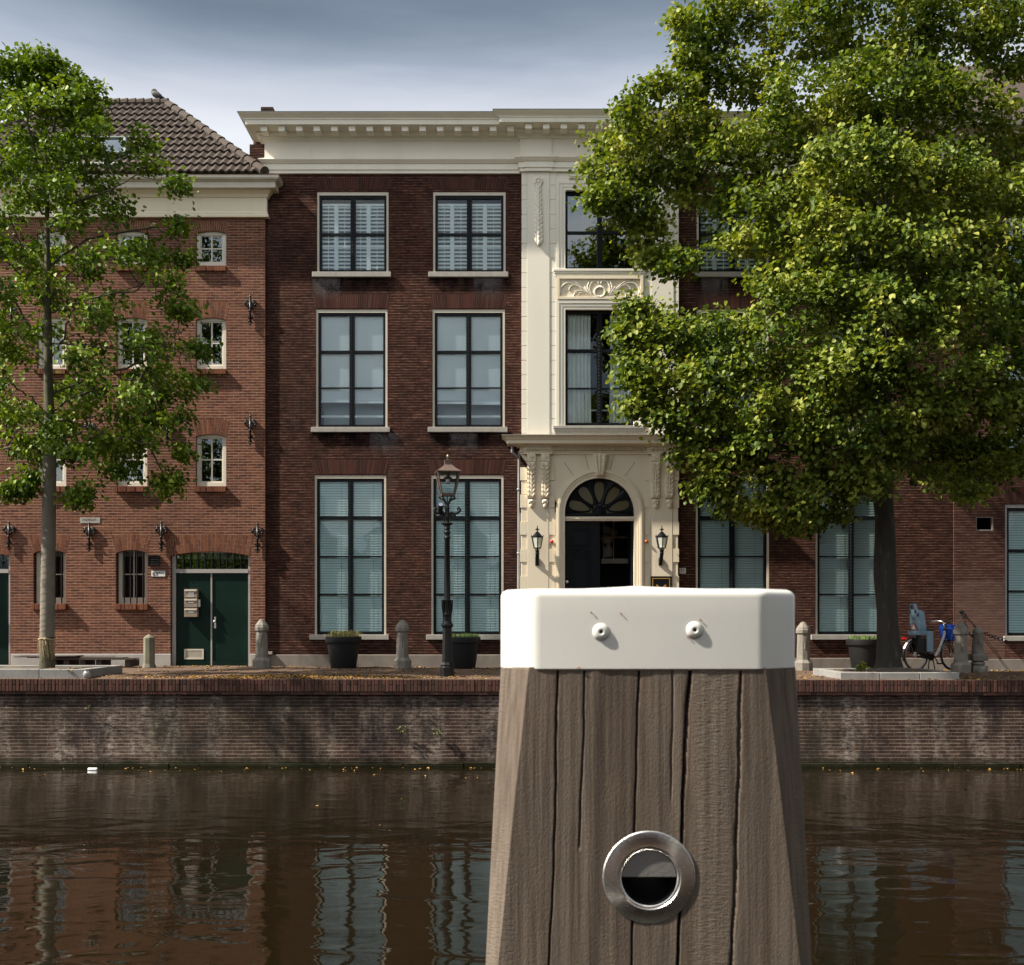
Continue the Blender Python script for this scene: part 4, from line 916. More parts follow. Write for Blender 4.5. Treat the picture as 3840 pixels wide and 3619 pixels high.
dl = MB(); xe = cxa+ro-.006; dl.box(xe-.05, xe, yd, yd+.68, -.1, zt); dl.build('door_leaf', MT['black'], DW)     # the other leaf stands open into the hall
dp = MB(); px = 1946; dp.tube(catmull([(X(1921, YB-.25), YB-.25, Z(1672, YB-.25)), (X(1921, YB-.25), YB-.25, Z(1692, YB-.25)), (X(1925, YB-.22), YB-.22, Z(1700, YB-.22)), (X(1942, YB-.09), YB-.09, Z(1713, YB-.09)), (X(1946, YB-.08), YB-.08, Z(1722, YB-.08)), (X(1946, YB-.08), YB-.08, Z(1760, YB-.08)), (X(1943, YB-.08), YB-.08, Z(2500, YB-.08))], 5), .032, 8)
for py in (1836, 2075, 2320): dp.lathe([(.042, -.02), (.042, .02)], 8, (X(1945, YB-.08), YB-.08, Z(py, YB-.08)))
dp.build('downpipe', MT['zinc'], TH, smooth=True)
# hall cabinet glimpsed through the open door
yh = YB+1.9; cb = MB()
for a, b, t, bt in ((2258, 2410, 1930, 1950), (2398, 2412, 1940, 2120), (2262, 2266, 1950, 2095), (2300, 2303, 1950, 2095), (2258, 2400, 2012, 2018), (2255, 2412, 2095, 2113), (2405, 2411, 2113, 2300)): cb.pbox(a, b, t, bt, yh, 0, .05)
HC = thing('display_cabinet', 'off white glazed cabinet inside the hall behind the open black door', 'cabinet', (X(2330, yh), yh, 0)); cb.build('cabinet_frame', MT['white_frame'], HC); MB().pbox(2250, 2420, 1925, 2400, yh, .4, .45).build('back_panel', MT['dark'], HC)
vz = MB(); vx, vz0 = X(2283, yh), Z(2090, yh); vz.lathe([(.02, 0), (.10, .02), (.13, .12), (.10, .25), (.05, .33), (.07, .36)], 14, (vx, yh+.2, vz0)); vz.ell((vx-.03, yh+.18, vz0+.48), (.16, .06, .14)); vz.ell((vx+.10, yh+.2, vz0+.62), (.15, .06, .15)); vz.ell((vx-.04, yh+.2, vz0+.70), (.12, .06, .12))
tag(vz.build('vase', MT['plate_white'], None, smooth=True), 'white rounded vase standing on the hall cabinet seen through the doorway', 'vase')

# ------------------------------------------------------------ neighbouring house (right)
NH = thing('side_house', 'brick house with grey framed windows cut by the right edge of the photo', 'building', (X(3900, YB), YB, 0))
YN = YB-.05; xl2, xr2 = X(3578, YN), X(4700, YN)
nw = [(3769, 4045, 1892, 2384), (3769, 4045, 1330, 1712), (3769, 4045, 780, 1120)]
holes = [hole(a, b, c, d, YN) for a, b, c, d in nw]+[hole(3660, 3726, 1937, 1990, YN)]
mb = MB(); wall_holes(mb, xl2, xr2, -.5, Z(520, YN), YN, holes, .16); mb.box(xl2, xl2+.01, YN+.01, YN+7, -.5, Z(520, YN)); mb.build('wall', MT['brick_side'], NH)
mb = MB(); mb.box(xl2+.05, xr2, YN+1.2, YN+1.3, -.5, Z(540, YN)); mb.box(xl2+.05, xr2, YN+.17, YN+1.2, Z(560, YN), Z(555, YN)); mb.build('interior', MT['dark'], NH)
for a, b, c, d in nw:
    w = big_window(a, b, c, d, YN, 1, NH, framemat=MT['gray_frame'], rails=[(c+(d-c)*.35, .06), (c+(d-c)*.66, .03)], content='blind', sillmat=MT['sill'], sillext=(7, 10), silly=(d+1, d+20)); flat_arch(a, b, c-58, c-4, YN, 33, 10, NH, MT['arch_brown'], MT['mortar_brown'])
mb = MB(); mb.box(xl2+.015, X(3768, YN), YN-.003, YN+.004, Z(2474, YN), Z(2178, YN)); mb.build('cleaned_patch', bricks('cleaned_brick', (0.155, 0.085, 0.068), (0.10, 0.057, 0.047), (0.24, 0.17, 0.13), w=.2, h=.0617, ms=.0055, head=.15, dirt=(.06, .04, .034), dirt_amt=.4, mortar_fade=.6, speck=.3), NH)
mb = MB(); frame(mb, X(3660, YN), X(3726, YN), Z(1990, YN), Z(1937, YN), .025, YN+.02, YN+.1); mb.build('vent_opening', MT['sill'], NH)
mb = MB(); mb.box(xl2+.02, xr2, YN-.04, YN+.01, -.4, Z(2472, YN)); mb.build('plinth', MT['plinth'], NH, bevel=.01)
mb = MB(); pr = [(0, Z(520, YN)), (.1, Z(520, YN)), (.12, Z(500, YN)), (.3, Z(488, YN)), (.34, Z(470, YN)), (0, Z(468, YN))]; mb.mold([(xl2, YN), (xr2, YN)], pr); mb.build('eaves', MT['cream_frame'], NH)
mb = MB(); mb.add([(xl2, YN-.3, Z(470, YN)), (xr2, YN-.3, Z(470, YN)), (xr2, YN+3.2, Z(470, YN)+3.0), (xl2, YN+3.2, Z(470, YN)+3.0), (xl2, YN+7, Z(470, YN))], [(0, 1, 2, 3), (0, 3, 4)]); mb.build('roof', MT['tile'], NH)

# ------------------------------------------------------------ wall signs and small fittings
def text_mesh(txt, size, x, y, z, mat, name, parent, sx=1.0, depth=.002):
    cu = bpy.data.curves.new('lettering', 'FONT'); cu.body = txt; cu.size = size; cu.extrude = depth; cu.align_x = 'CENTER'; cu.align_y = 'CENTER'
    t = bpy.data.objects.new('tmp_text', cu); COL.objects.link(t); dg = bpy.context.evaluated_depsgraph_get(); me = bpy.data.meshes.new_from_object(t.evaluated_get(dg)); bpy.data.objects.remove(t); bpy.data.curves.remove(cu)
    o = bpy.data.objects.new(name, me); COL.objects.link(o); me.materials.clear(); me.materials.append(mat); o.parent = parent
    o.rotation_euler = (math.pi/2, 0, 0); o.scale = (sx, 1, 1); o.location = Vector((x, y, z))-wloc(parent); return o
def plate(name, px0, px1, py0, py1, Y, mat, label, cat, th=.012, bevel=.003):
    mb = MB(); mb.pbox(px0, px1, py0, py1, Y, -th, .002); return tag(mb.build(name, mat, None, bevel=bevel), label, cat)
p = plate('house_number_plate', 568, 620, 2141, 2162, YL, MT['plate_white'], 'white plate reading 69 BCD on the red brick beside the green double doors', 'number plate')
text_mesh('69', .135, X(583, YL), YL-.014, Z(2152, YL), MT['letter'], 'lettering', p, .95); text_mesh('BCD.', .062, X(606, YL), YL-.014, Z(2147.5, YL), MT['letter'], 'lettering', p, 1.0)
p = plate('house_number_plate', 2548, 2572, 2130, 2151, YB, MT['plate_white'], 'white plate reading 71 on the dark brick right of the cream doorway', 'number plate')
text_mesh('71', .118, X(2560, YB), YB-.014, Z(2140.5, YB), MT['letter'], 'lettering', p, .8)
p = plate('stone_plaque', 301, 376, 1941, 1962, YL, MT['plinth_pale'], 'worn pale stone plaque with faded letters set in the red brick warehouse', 'plaque', .008)
text_mesh('TASHIEDAM', .062, X(334, YL), YL-.0095, Z(1949, YL), MT['joint'], 'lettering', p, .95, .001)
ys = YD-.026
p = plate('name_board', 2440, 2519, 2161, 2270, ys, MT['black'], 'black name board with gold border on the pilaster right of the doorway', 'sign', .02)
mb = MB(); frame(mb, X(2446, ys), X(2512, ys), Z(2262, ys), Z(2168, ys), .018, ys-.025, ys-.019); mb.build('border', MT['gold'], p)
text_mesh('M', .36, X(2479, ys), ys-.022, Z(2215, ys), MT['gold'], 'lettering', p, 1.0, .003)
def alarm(px, col, nm, label):
    mb = MB(); mb.lathe([(.046, 0), (.046, .02)], 14, (X(px, YD), YD-.002, Z(2031, YD)), axis='y'); b = mb.build('alarm_light', MT['plate_white'], None); tag(b, label, 'alarm light')
    MB().ell((X(px, YD), YD-.03, Z(2031, YD)), (.040, .05, .040), 14, 8).build('lens', paint(nm, col, .2, .05), b, smooth=True)
alarm(2069, (0.5, .012, .018), 'red_lens', 'round red lamp on the cream wall left of the doorway'); alarm(2423, (0.62, .10, .012), 'orange_lens', 'round orange lamp on the cream wall right of the doorway')
mbx = thing('mailbox', 'rusty three compartment mailbox hung on the left leaf of the green doors', 'mailbox', (X(722, YL), YL, Z(2315, YL)))
m1 = paint('worn_beige_metal', (0.27, 0.21, 0.16), .6, .3, 8, .2, .15, stain=((.14, .07, .03), .7)); yb_ = YL+.09
for k, (a, b) in enumerate(((2209, 2243), (2244, 2279), (2280, 2315))):
    mb = MB(); mb.pbox(697, 746, a+1, b-1, yb_, -.13, 0); bx = mb.build('compartment', m1, mbx, bevel=.006)
    mb = MB(); mb.pbox(699, 744, a+4, a+9, yb_, -.145, -.12); mb.build('flap', MT['cream_frame'], bx, bevel=.003)
    mb = MB(); mb.pbox(711, 733, a+13, a+18, yb_, -.134, -.125); mb.build('name_card', MT['plate_white'], bx)
    if k == 0: mb = MB(); mb.pbox(708, 735, a+20, a+31, yb_, -.133, -.125); mb.build('notice', MT['plinth_pale'], bx)
mb = MB(); mb.pbox(747, 754, 2249, 2276, yb_, -.1, -.04); mb.build('side_latch', MT['plate_white'], mbx)

# wall lanterns either side of the doorway
def wall_lantern(px, label):
    L = thing('wall_lantern', label, 'wall lantern', (X(px, ys), ys, Z(2116, ys)), 0, 'black wall lanterns beside the doorway')
    y = ys-.24; k = 1/(F/y); cx = X(px+1, y); zz = lambda v: Z(1940+v*.10135, y); r = lambda v: v*.10135*k
    mb = MB(); mb.lathe([(r(190), zz(690)), (r(230), zz(715)), (r(232), zz(745)), (r(205), zz(760))][::-1], 6, (cx, y, 0), math.pi/6); mb.lathe([(r(205), zz(720)), (r(150), zz(650)), (r(90), zz(590)), (r(70), zz(570)), (r(82), zz(562)), (r(60), zz(550)), (r(26), zz(530)), (r(22), zz(480)), (r(90), zz(462)), (r(95), zz(455)), (r(45), zz(430)), (r(16), zz(390)), (r(14), zz(370)), (r(26), zz(355)), (r(12), zz(335)), (r(4), zz(285))], 12, (cx, y, 0))
    for q in range(6): a = math.pi/6+q*math.pi/3; c, s = math.cos(a), math.sin(a); mb.tube([(cx+c*r(225), y+s*r(225), zz(735)), (cx+c*r(246), y+s*r(246), zz(700)), (cx+c*r(258), y+s*r(258), zz(655))], [.013, .010, .003], 5)
    mb.build('roof', MT['black'], L, auto=40)
    mb = MB()
    for q in range(6): a = math.pi/6+q*math.pi/3; c, s = math.cos(a), math.sin(a); mb.tube([(cx+c*r(225), y+s*r(225), zz(755)), (cx+c*r(140), y+s*r(140), zz(1145))], .011, 5)
    mb.lathe([(r(150), zz(1155)), (r(150), zz(1125)), (r(120), zz(1120))], 6, (cx, y, 0), math.pi/6)
    for q in range(4): a = math.pi/4+q*math.pi/2; c, s = math.cos(a), math.sin(a); mb.tube([(cx+c*r(105), y+s*r(105), zz(1155)), (cx+c*r(85), y+s*r(85), zz(1235)), (cx+c*r(30), y+s*r(30), zz(1262))], .008, 5)
    mb.build('cage', MT['black'], L)
    mb = MB(); mb.lathe([(r(136), zz(1125)), (r(218), zz(757))], 6, (cx, y, 0), math.pi/6, cap=False); mb.build('pane', MT['opal'], L)
    mb = MB(); mb.lathe([(r(40), zz(1125)), (r(42), zz(1020))], 10, (cx, y, 0)); mb.build('socket', MT['plate_white'], L); MB().ell((cx, y, zz(960)), (r(34), r(34), r(55)), 10, 8).build('bulb', MT['brass'], L, smooth=True)
    mb = MB(); mb.tube([(cx, y, zz(1120)), (cx, y, zz(1260)), (cx, y+.015, zz(1330)), (cx, y+.10, zz(1520)), (cx, ys-.02, zz(1690)), (cx, ys-.01, zz(1745))], [.02, .03, .042, .045, .04, .03], 10); mb.ell((cx, y, zz(1270)), (.048, .048, .03)); mb.ell((cx, y, zz(1340)), (.05, .05, .03)); mb.tube([(cx, ys+.005, zz(1480)), (cx, ys+.005, zz(1760))], .045, 10); mb.build('bracket', MT['black'], L, smooth=True)
wall_lantern(2014, 'black hexagonal wall lantern on the pilaster left of the doorway'); wall_lantern(2481, 'black hexagonal wall lantern on the pilaster above the black name board')

# ------------------------------------------------------------ street lamp
YLm = 21.4; k = YLm/F; cxl = X(1677, YLm); zl = lambda py: Z(py, YLm)
LP = thing('street_lamp', 'black cast iron street lamp with copper lantern on the quay before the second window', 'street lamp', (cxl, YLm, zl(2539)))
def lp(pts): return [(r*k, zl(py)) for r, py in pts]
c0 = (cxl, YLm, 0)
mb = MB(); mb.lathe(lp([(28, 2541), (28, 2502), (26, 2498), (27.5, 2493), (24, 2488), (21, 2483)]), 8, c0, math.pi/8); mb.build('base', MT['iron'], LP, bevel=.006)
mb = MB(); mb.lathe(lp([(20.5, 2486), (18, 2354), (21, 2352), (25, 2347), (25, 2343), (20, 2339)]), 8, c0, math.pi/8); mb.build('pedestal', MT['iron'], LP, bevel=.005)
mb = MB(); mb.lathe(lp([(20, 2340), (17, 2331), (15.5, 2326), (17, 2322), (16, 2318), (17, 2307), (18.5, 2304), (15, 2300), (15.5, 2289), (14.5, 2271), (16, 2258), (20, 2251), (13, 2249), (12.4, 2246), (10.2, 2022), (12.5, 2019), (12.5, 2015), (9.5, 2011), (10, 2004), (12.5, 1999), (13, 1995), (9.5, 1991), (10, 1985), (12.5, 1982), (10, 1976), (10.5, 1971), (18, 1968), (20.5, 1965), (20.5, 1962), (17, 1960), (9, 1958), (8, 1948), (10, 1943), (10, 1936), (8, 1930), (8.5, 1912), (9.5, 1905), (7.5, 1898), (7, 1886)]), 20, c0)
for q in range(8):
    a = q*math.pi/4
    for rr, p0, p1 in ((15.5, 2300, 2256),): mb.tube([(cxl+math.cos(a)*rr*k, YLm+math.sin(a)*rr*k, zl(p0)), (cxl+math.cos(a)*17*k, YLm+math.sin(a)*17*k, zl((p0+p1)/2)), (cxl+math.cos(a)*20.5*k, YLm+math.sin(a)*20.5*k, zl(p1-6))], [.012, .022, .008], 6)
    mb.ell((cxl+math.cos(a)*19*k, YLm+math.sin(a)*19*k, zl(1964)), (.02, .02, .018), 6, 5)
mb.build('column', MT['iron'], LP, auto=50)
mb = MB()
for sg in (-1, 1):                                     # ladder bar with scrolled ends
    P = [(1677+sg*a, b) for a, b in ((4, 1930), (16, 1924), (30, 1926), (42, 1922), (49, 1914), (46, 1906), (40, 1906), (39, 1912), (43, 1914))]
    mb.tube(catmull([(X(a, YLm), YLm, zl(b)) for a, b in P], 5), [.026, .022, .024, .02, .018, .016, .014, .012, .008] and lerp_list([.026, .024, .022, .018, .014, .009], 41), 8)
    P = [(1677+sg*a, b) for a, b in ((6, 1936), (18, 1930), (29, 1932), (30, 1939), (22, 1941), (19, 1936))]; mb.tube(catmull([(X(a, YLm), YLm-.01, zl(b)) for a, b in P], 4), .017, 7)
    mb.ell((X(1677+sg*50, YLm), YLm, zl(1916)), (.02, .02, .012), 6, 5); mb.ell((X(1677+sg*24, YLm), YLm, zl(1935)), (.045, .03, .035), 8, 6)
    P = [(1677+sg*a, b) for a, b in ((5, 1893), (10, 1881), (17, 1873), (25, 1871), (29, 1866), (26, 1861))]
    for yy in (-.05, .05): mb.tube(catmull([(X(a, YLm), YLm+yy*(abs(a-1677)/12), zl(b)) for a, b in P], 4), .011, 6)
    P = [(1677+sg*a, b) for a, b in ((4, 1890), (8, 1878), (14, 1867), (20, 1861), (26, 1864), (28, 1870))]; mb.tube(catmull([(X(a, YLm), YLm, zl(b)) for a, b in P], 4), lerp_list([.016, .014, .012, .008], 21), 7)
mb.tube([(cxl, YLm, zl(1890)), (cxl, YLm, zl(1858))], .012, 6); mb.build('bracket', MT['iron'], LP, smooth=True)
q2 = 1.4142; rt = math.pi/4+.16; xo = X(1679.5, YLm)
mb = MB()
for q in range(4):
    a = rt+q*math.pi/2; c, s = math.cos(a), math.sin(a); mb.tube([(xo+c*23*q2*k, YLm+s*23*q2*k, zl(1859)), (xo+c*41*q2*k, YLm+s*41*q2*k, zl(1774))], .018, 5)
mb.lathe(lp([(24*q2, 1861), (25.5*q2, 1851), (22*q2, 1850)]), 4, (xo, YLm, 0), rt); LF = mb.build('lantern_frame', MT['copper'], LP)
mb = MB(); mb.lathe(lp([(24*q2, 1851), (41*q2, 1774)]), 4, (xo, YLm, 0), rt, cap=False); mb.build('pane', MT['lantern_glass'], LF)
mb = MB(); mb.lathe(lp([(40*q2, 1777), (46*q2, 1774), (46.5*q2, 1770.5), (38*q2, 1765), (30*q2, 1759.5), (23.5*q2, 1754), (18*q2, 1748), (15*q2, 1744.5), (13*q2, 1744), (13*q2, 1730), (14.3*q2, 1729), (14.3*q2, 1726), (10*q2, 1725)]), 4, (xo, YLm, 0), rt); mb.build('lantern_roof', MT['copper'], LF)
mb = MB(); mb.lathe(lp([(3, 1726), (2.4, 1722), (4, 1719), (5.6, 1713), (4.6, 1708.5), (1.5, 1703)]), 10, (xo, YLm, 0)); mb.build('finial', MT['brass'], LF, smooth=True)
mb = MB(); mb.lathe(lp([(18, 1795), (14, 1791), (8, 1788)]), 14, (xo, YLm, 0)); mb.lathe(lp([(7, 1787), (8.5, 1778)]), 10, (xo, YLm, 0)); mb.build('lamp_holder', MT['copper'], LF)
mb = MB(); mb.lathe(lp([(2, 1816), (7, 1812), (9, 1806), (7.5, 1799), (5.5, 1794)]), 12, (xo, YLm, 0)); mb.build('bulb', MT['bulb'], LF, smooth=True)
cx_ = X(1654, YLm); mb = MB(); mb.tube([(X(1651, YLm), YLm-.02, zl(1921)), (X(1655, YLm), YLm-.16, zl(1896))], [.048, .05], 14); mb.tube([(X(1655, YLm), YLm-.1, zl(1902)), (X(1670, YLm), YLm, zl(1900))], .012, 6); mb.tube(catmull([(X(1652, YLm), YLm, zl(1919)), (X(1664, YLm), YLm, zl(1918)), (X(1672, YLm), YLm, zl(1908))], 4), .008, 5)
f = mb.build('spotlight', MT['iron'], LP); d = (Vector((X(1655, YLm), YLm-.16, zl(1896)))-Vector((X(1651, YLm), YLm-.02, zl(1921)))).normalized(); e = Vector((X(1655, YLm), YLm-.16, zl(1896))); MB().tube([e, e+d*.006], .043, 14).build('lens', paint('spot_lens', (.18, .18, .24), .15, .05), f)

# ------------------------------------------------------------ stone bollards
def bollard_mesh(obj_parent, c, s=1.0):
    x, y, z = c; u = .0060*s
    sq = 1.0
    mb = MB(); mb.lathe([(31*u*1.12, 0), (31*u*1.12, 30*u), (27.5*u*1.1, 35*u), (26.5*u, 40*u)], 8, c, math.pi/8); mb.build('base', MT['stone'], obj_parent, bevel=.008)
    mb = MB(); mb.lathe([(26.5*u, 38*u), (24.5*u, 42*u), (21.5*u, 136*u), (23.5*u, 139*u)], 8, c, math.pi/8)
    yf = y-21.5*u
    mb.prism([(x-7*u, z+128*u), (x+7*u, z+128*u), (x+4*u, z+106*u), (x-4*u, z+106*u)], yf-2.5*u, yf+2*u)
    for i in range(4): mb.ell((x, yf-1.5*u, z+(102-i*6)*u), (3.6*u-.3*i*u, 2.6*u, 3.6*u), 7, 5)
    for i in (-1, 0, 1): mb.tube([(x+i*4*u, yf-2.6*u, z+127*u), (x+i*2.4*u, yf-2.6*u, z+108*u)], .8*u, 5)
    mb.build('shaft', MT['stone'], obj_parent, bevel=.005)
    mb = MB(); mb.lathe([(23*u, 138*u), (27*u, 141*u), (27.5*u, 153*u), (25*u, 157*u), (24*u, 162*u), (9*u, 181*u), (2*u, 184*u)], 8, c, math.pi/8); mb.build('cap', MT['stone'], obj_parent, bevel=.005)
bl = None
for px, Y, lab in ((982, 24.55, 'weathered stone bollard right beside the green double doors'), (1509, 24.75, 'weathered stone bollard standing between two dark planters'), (3012, 24.7, 'stone bollard half hidden behind the white capped mooring post'), (3603, 23.75, 'stone bollard standing in front of the blue crate on the bicycle')):
    x = X(px, Y); c = Vector((x, Y, ground(x, Y)-.01))
    if bl is None:
        bl = thing('stone_bollard', lab, 'bollard', c, 0, 'carved stone bollards along the house fronts'); bollard_mesh(bl, c); KB = [o for o in bpy.data.objects if o.parent == bl]
    else:
        b = bl.copy(); COL.objects.link(b); b.location = c; b['label'] = lab; b.rotation_euler.z = rnd.uniform(-.12, .12)
        for o in KB: q = o.copy(); COL.objects.link(q); q.parent = b
# carved post with chains
Y = 23.9; cx = X(3667, Y); cz = Z(2526, Y); u = Y/F; zz = lambda py: Z(py, Y)-0
CP = thing('chain_post', 'carved round stone post with a ringed band, iron chains hooked to its neck', 'stone post', (cx, Y, cz))
mb = MB(); mb.box(cx-28*u, cx+28*u, Y-28*u, Y+28*u, cz-.02, zz(2496)); b_ = mb.build('base', MT['stone'], CP, bevel=.012); mb = MB(); mb.ell((cx, Y-27*u, zz(2514)), (22*u, 12*u, 19*u), 14, 10); mb.build('boss', MT['stone'], b_, smooth=True)
mb = MB(); mb.lathe([(r*u, zz(p)) for r, p in ((20, 2497), (26, 2490), (25, 2484), (19, 2480), (24, 2477), (23, 2454), (22, 2452), (22.5, 2448), (17.5, 2380), (18, 2379))], 20, (cx, Y, 0)); 
for s_ in (-1, 0, 1): mb.tube([(cx+s_*5*u, Y-20*u, zz(2385)), (cx+s_*3*u, Y-21*u, zz(2400)), (cx+s_*6*u*(.5 if s_ else 1), Y-22*u, zz(2418))], [1.6*u, 3*u, 1*u], 6)
mb.build('shaft', MT['stone'], CP, auto=45)
mb = MB(); mb.box(cx-28*u, cx+28*u, Y-27*u, Y+27*u, zz(2477), zz(2454))
for s_ in (-1, 0, 1):
    mb.tube([(cx+s_*17.5*u+6*u*math.cos(a), Y-28*u, zz(2465.5)+6*u*math.sin(a)) for a in np.linspace(0, 2*math.pi, 15)], 1.9*u, 6, cap=False)
mb.build('band', MT['stone'], CP, bevel=.006)
mb = MB(); mb.lathe([(r*u, zz(p)) for r, p in ((17, 2380), (19.5, 2377), (19.5, 2368), (18, 2365), (17, 2361), (8, 2353), (1, 2350))], 20, (cx, Y, 0)); mb.build('cap', MT['stone'], CP, auto=45)
def chain(p, q, sag, n, mat, name, parent):
    mb = MB(); P = []
    for i in range(n+1):
        t = i/n; v = Vector(p).lerp(Vector(q), t); v.z -= sag*4*t*(1-t); P.append(v)
    for i in range(n):
        a, b = P[i], P[i+1]; c = (a+b)/2; d = (b-a).normalized(); L = (b-a).length*.62; side = Vector((0, 1, 0)).cross(d).normalized() if i % 2 else Vector((0, 1, 0))
        mb.tube([c+d*L*math.cos(t)+side*.038*math.sin(t) for t in np.linspace(0, 2*math.pi, 13)], .010, 5, cap=False)
    return mb.build(name, mat, parent)
wy = YN-.03
c1 = chain((X(3607, wy), wy-.05, Z(2297, wy)), (cx-18*u, Y, zz(2384)), .16, 10, MT['iron'], 'chain', None); tag(c1, 'black iron chain slung from a wall hook down to the carved post', 'chain', 'iron chains of the carved post')
c2 = chain((cx+19*u, Y, zz(2372)), (X(3771, wy), wy-.06, Z(2402, wy)), .02, 11, MT['iron'], 'chain', None); tag(c2, 'black iron chain from the carved post to the sill of the grey framed window', 'chain', 'iron chains of the carved post')
mb = MB(); mb.lathe([(.05, 0), (.05, .02), (.02, .03), (.018, .08), (.03, .1)], 10, (X(3607, wy), wy+.03, Z(2295, wy)), axis='y'); tag(mb.build('wall_hook', MT['iron'], None), 'small black iron hook in the side house brick holding a chain', 'hook')

# ------------------------------------------------------------ planters
def planter(px, Y, lab, dry=False, src=None):
    x = X(px, Y); z = ground(x, Y)
    P = thing('planter', lab, 'planter', (x, Y, z), 0, 'charcoal planters under the ground floor windows'); c = (x, Y, z)
    mb = MB(); mb.lathe([(.28, 0), (.285, .01), (.365, .57), (.40, .575), (.408, .60), (.405, .70), (.395, .71), (.375, .705), (.37, .66), (.0, .655)], 36, c); mb.build('pot', MT['pot'], P, auto=35)
    mb = MB(); n = 620
    for i in range(n):
        a = rnd.uniform(0, 2*math.pi); r = .35*math.sqrt(rnd.random()); h = rnd.uniform(.07, .20)*(1.15 if dry else .8); lean = rnd.uniform(.0, .12); b = rnd.uniform(0, 6.28); w = .006
        p0 = Vector((x+r*math.cos(a), Y+r*math.sin(a), z+.655)); p1 = p0+Vector((lean*.45*math.cos(b), lean*.45*math.sin(b), h*.65)); p2 = p0+Vector((lean*1.3*math.cos(b), lean*1.3*math.sin(b), h)); sd_ = Vector((math.sin(b+.6), math.cos(b+.6), 0))*w
        mb.add([p0-sd_, p0+sd_, p1+sd_*.8, p1-sd_*.8, p2], [(0, 1, 2, 3), (3, 2, 4)])
    g = mb.build('grass', MT['grass_dry'] if dry else MT['grass_green'], P); g['kind'] = 'stuff'
MT['grass_dry'] = island('dry_grass', (0.11, 0.15, 0.05), (0.33, 0.25, 0.11), .7, .2, 0); MT['grass_green'] = island('green_grass', (0.055, 0.13, 0.022), (0.16, 0.20, 0.06), .7, .2, 0)
planter(1288, 24.72, 'charcoal planter of dry tufted grass under the first big window', True); planter(1735, 24.78, 'charcoal planter of short green grass partly behind the street lamp'); planter(3243, 24.75, 'charcoal planter of grass beside the thick tree trunk')

# ------------------------------------------------------------ tree pits, post, pallet, litter
def soil_patch(x0, x1, y0, y1, z, hump=None):
    mb = MB(); xs = np.linspace(x0, x1, 60); ys_ = np.linspace(y0, y1, 24); vs = []
    for yv in ys_:
        for xv in xs:
            h = .016*math.sin(xv*9+yv*5)+.012*rnd.uniform(-1, 1)
            if hump: h += hump[2]*math.exp(-((xv-hump[0])**2+(yv-hump[1])**2)/.18)
            vs.append((xv, yv, z+h))
    mb.add(vs, [(j*60+i, j*60+i+1, (j+1)*60+i+1, (j+1)*60+i) for j in range(23) for i in range(59)]); return mb
def tree_pit(x0, x1, y0, y1, z0, z1, lab, w=.16, blocks=3, hump=None):
    T = thing('tree_pit', lab, 'tree pit', ((x0+x1)/2, (y0+y1)/2, z0))
    n = blocks; L = (x1-x0)/n
    for i in range(n): MB().box(x0+L*i+.003, x0+L*(i+1)-.003, y0, y0+w, z0-.05, z1+rnd.uniform(-.004, .004)).build('kerb_block', MT['kerb'], T, bevel=.012)
    MB().box(x0, x1, y1-w, y1, z0-.05, z1).build('kerb_block', MT['kerb'], T, bevel=.012)
    for xa in (x0, x1-w): MB().box(xa, xa+w, y0+w+.003, y1-w-.003, z0-.05, z1+.001).build('kerb_block', MT['kerb'], T, bevel=.012)
    soil_patch(x0+w, x1-w, y0+w, y1-w, z1-.03, hump).build('soil', MT['soil'], T, smooth=True)
tree_pit(-11.5, X(322, 20.6), 20.6, 22.55, -.01, Z(2510, 20.6), 'low concrete kerb pit around the slim young tree', blocks=4)
TX2 = X(3326, 21.8)
tree_pit(X(3152, 20.6), X(3601, 20.6), 20.62, 22.5, -.05, Z(2522, 20.6), 'low stained kerb pit around the thick lime trunk', blocks=3, hump=(TX2, 21.6, .10))
Y = 24.35; x = X(559, Y); z = ground(x, Y); mb = MB(); mb.lathe([(.155, -.02), (.15, .03), (.125, .10), (.122, .66), (.115, .675), (.012, .75)], 8, (x, Y, z), math.pi/8); tag(mb.build('stone_post', paint('mossy_stone', (0.17, 0.16, 0.115), .9, .3, 4, .2, .3, stain=((.08, .085, .045), .6)), None, bevel=.006), 'short mossy octagonal stone post between the barred window and green doors', 'stone post')
Y = 24.5; PL = thing('pallet', 'dark weathered pallet under the wall behind the young tree', 'pallet', (X(380, Y), Y, ground(-9, Y)))
wd = paint('dark_wet_wood', (0.05, 0.035, 0.028), .8, .4, 6, .2, .3)
for i, px in enumerate((215, 262, 322, 382, 490)): MB().pbox(px-10, px+10, 2474, 2499, Y, -.2, .4).build('block', wd, PL)
for k in range(3): MB().pbox(200, 502, 2468.5, 2474.5, Y-.25+k*.27, 0, .1).build('board', wd, PL)
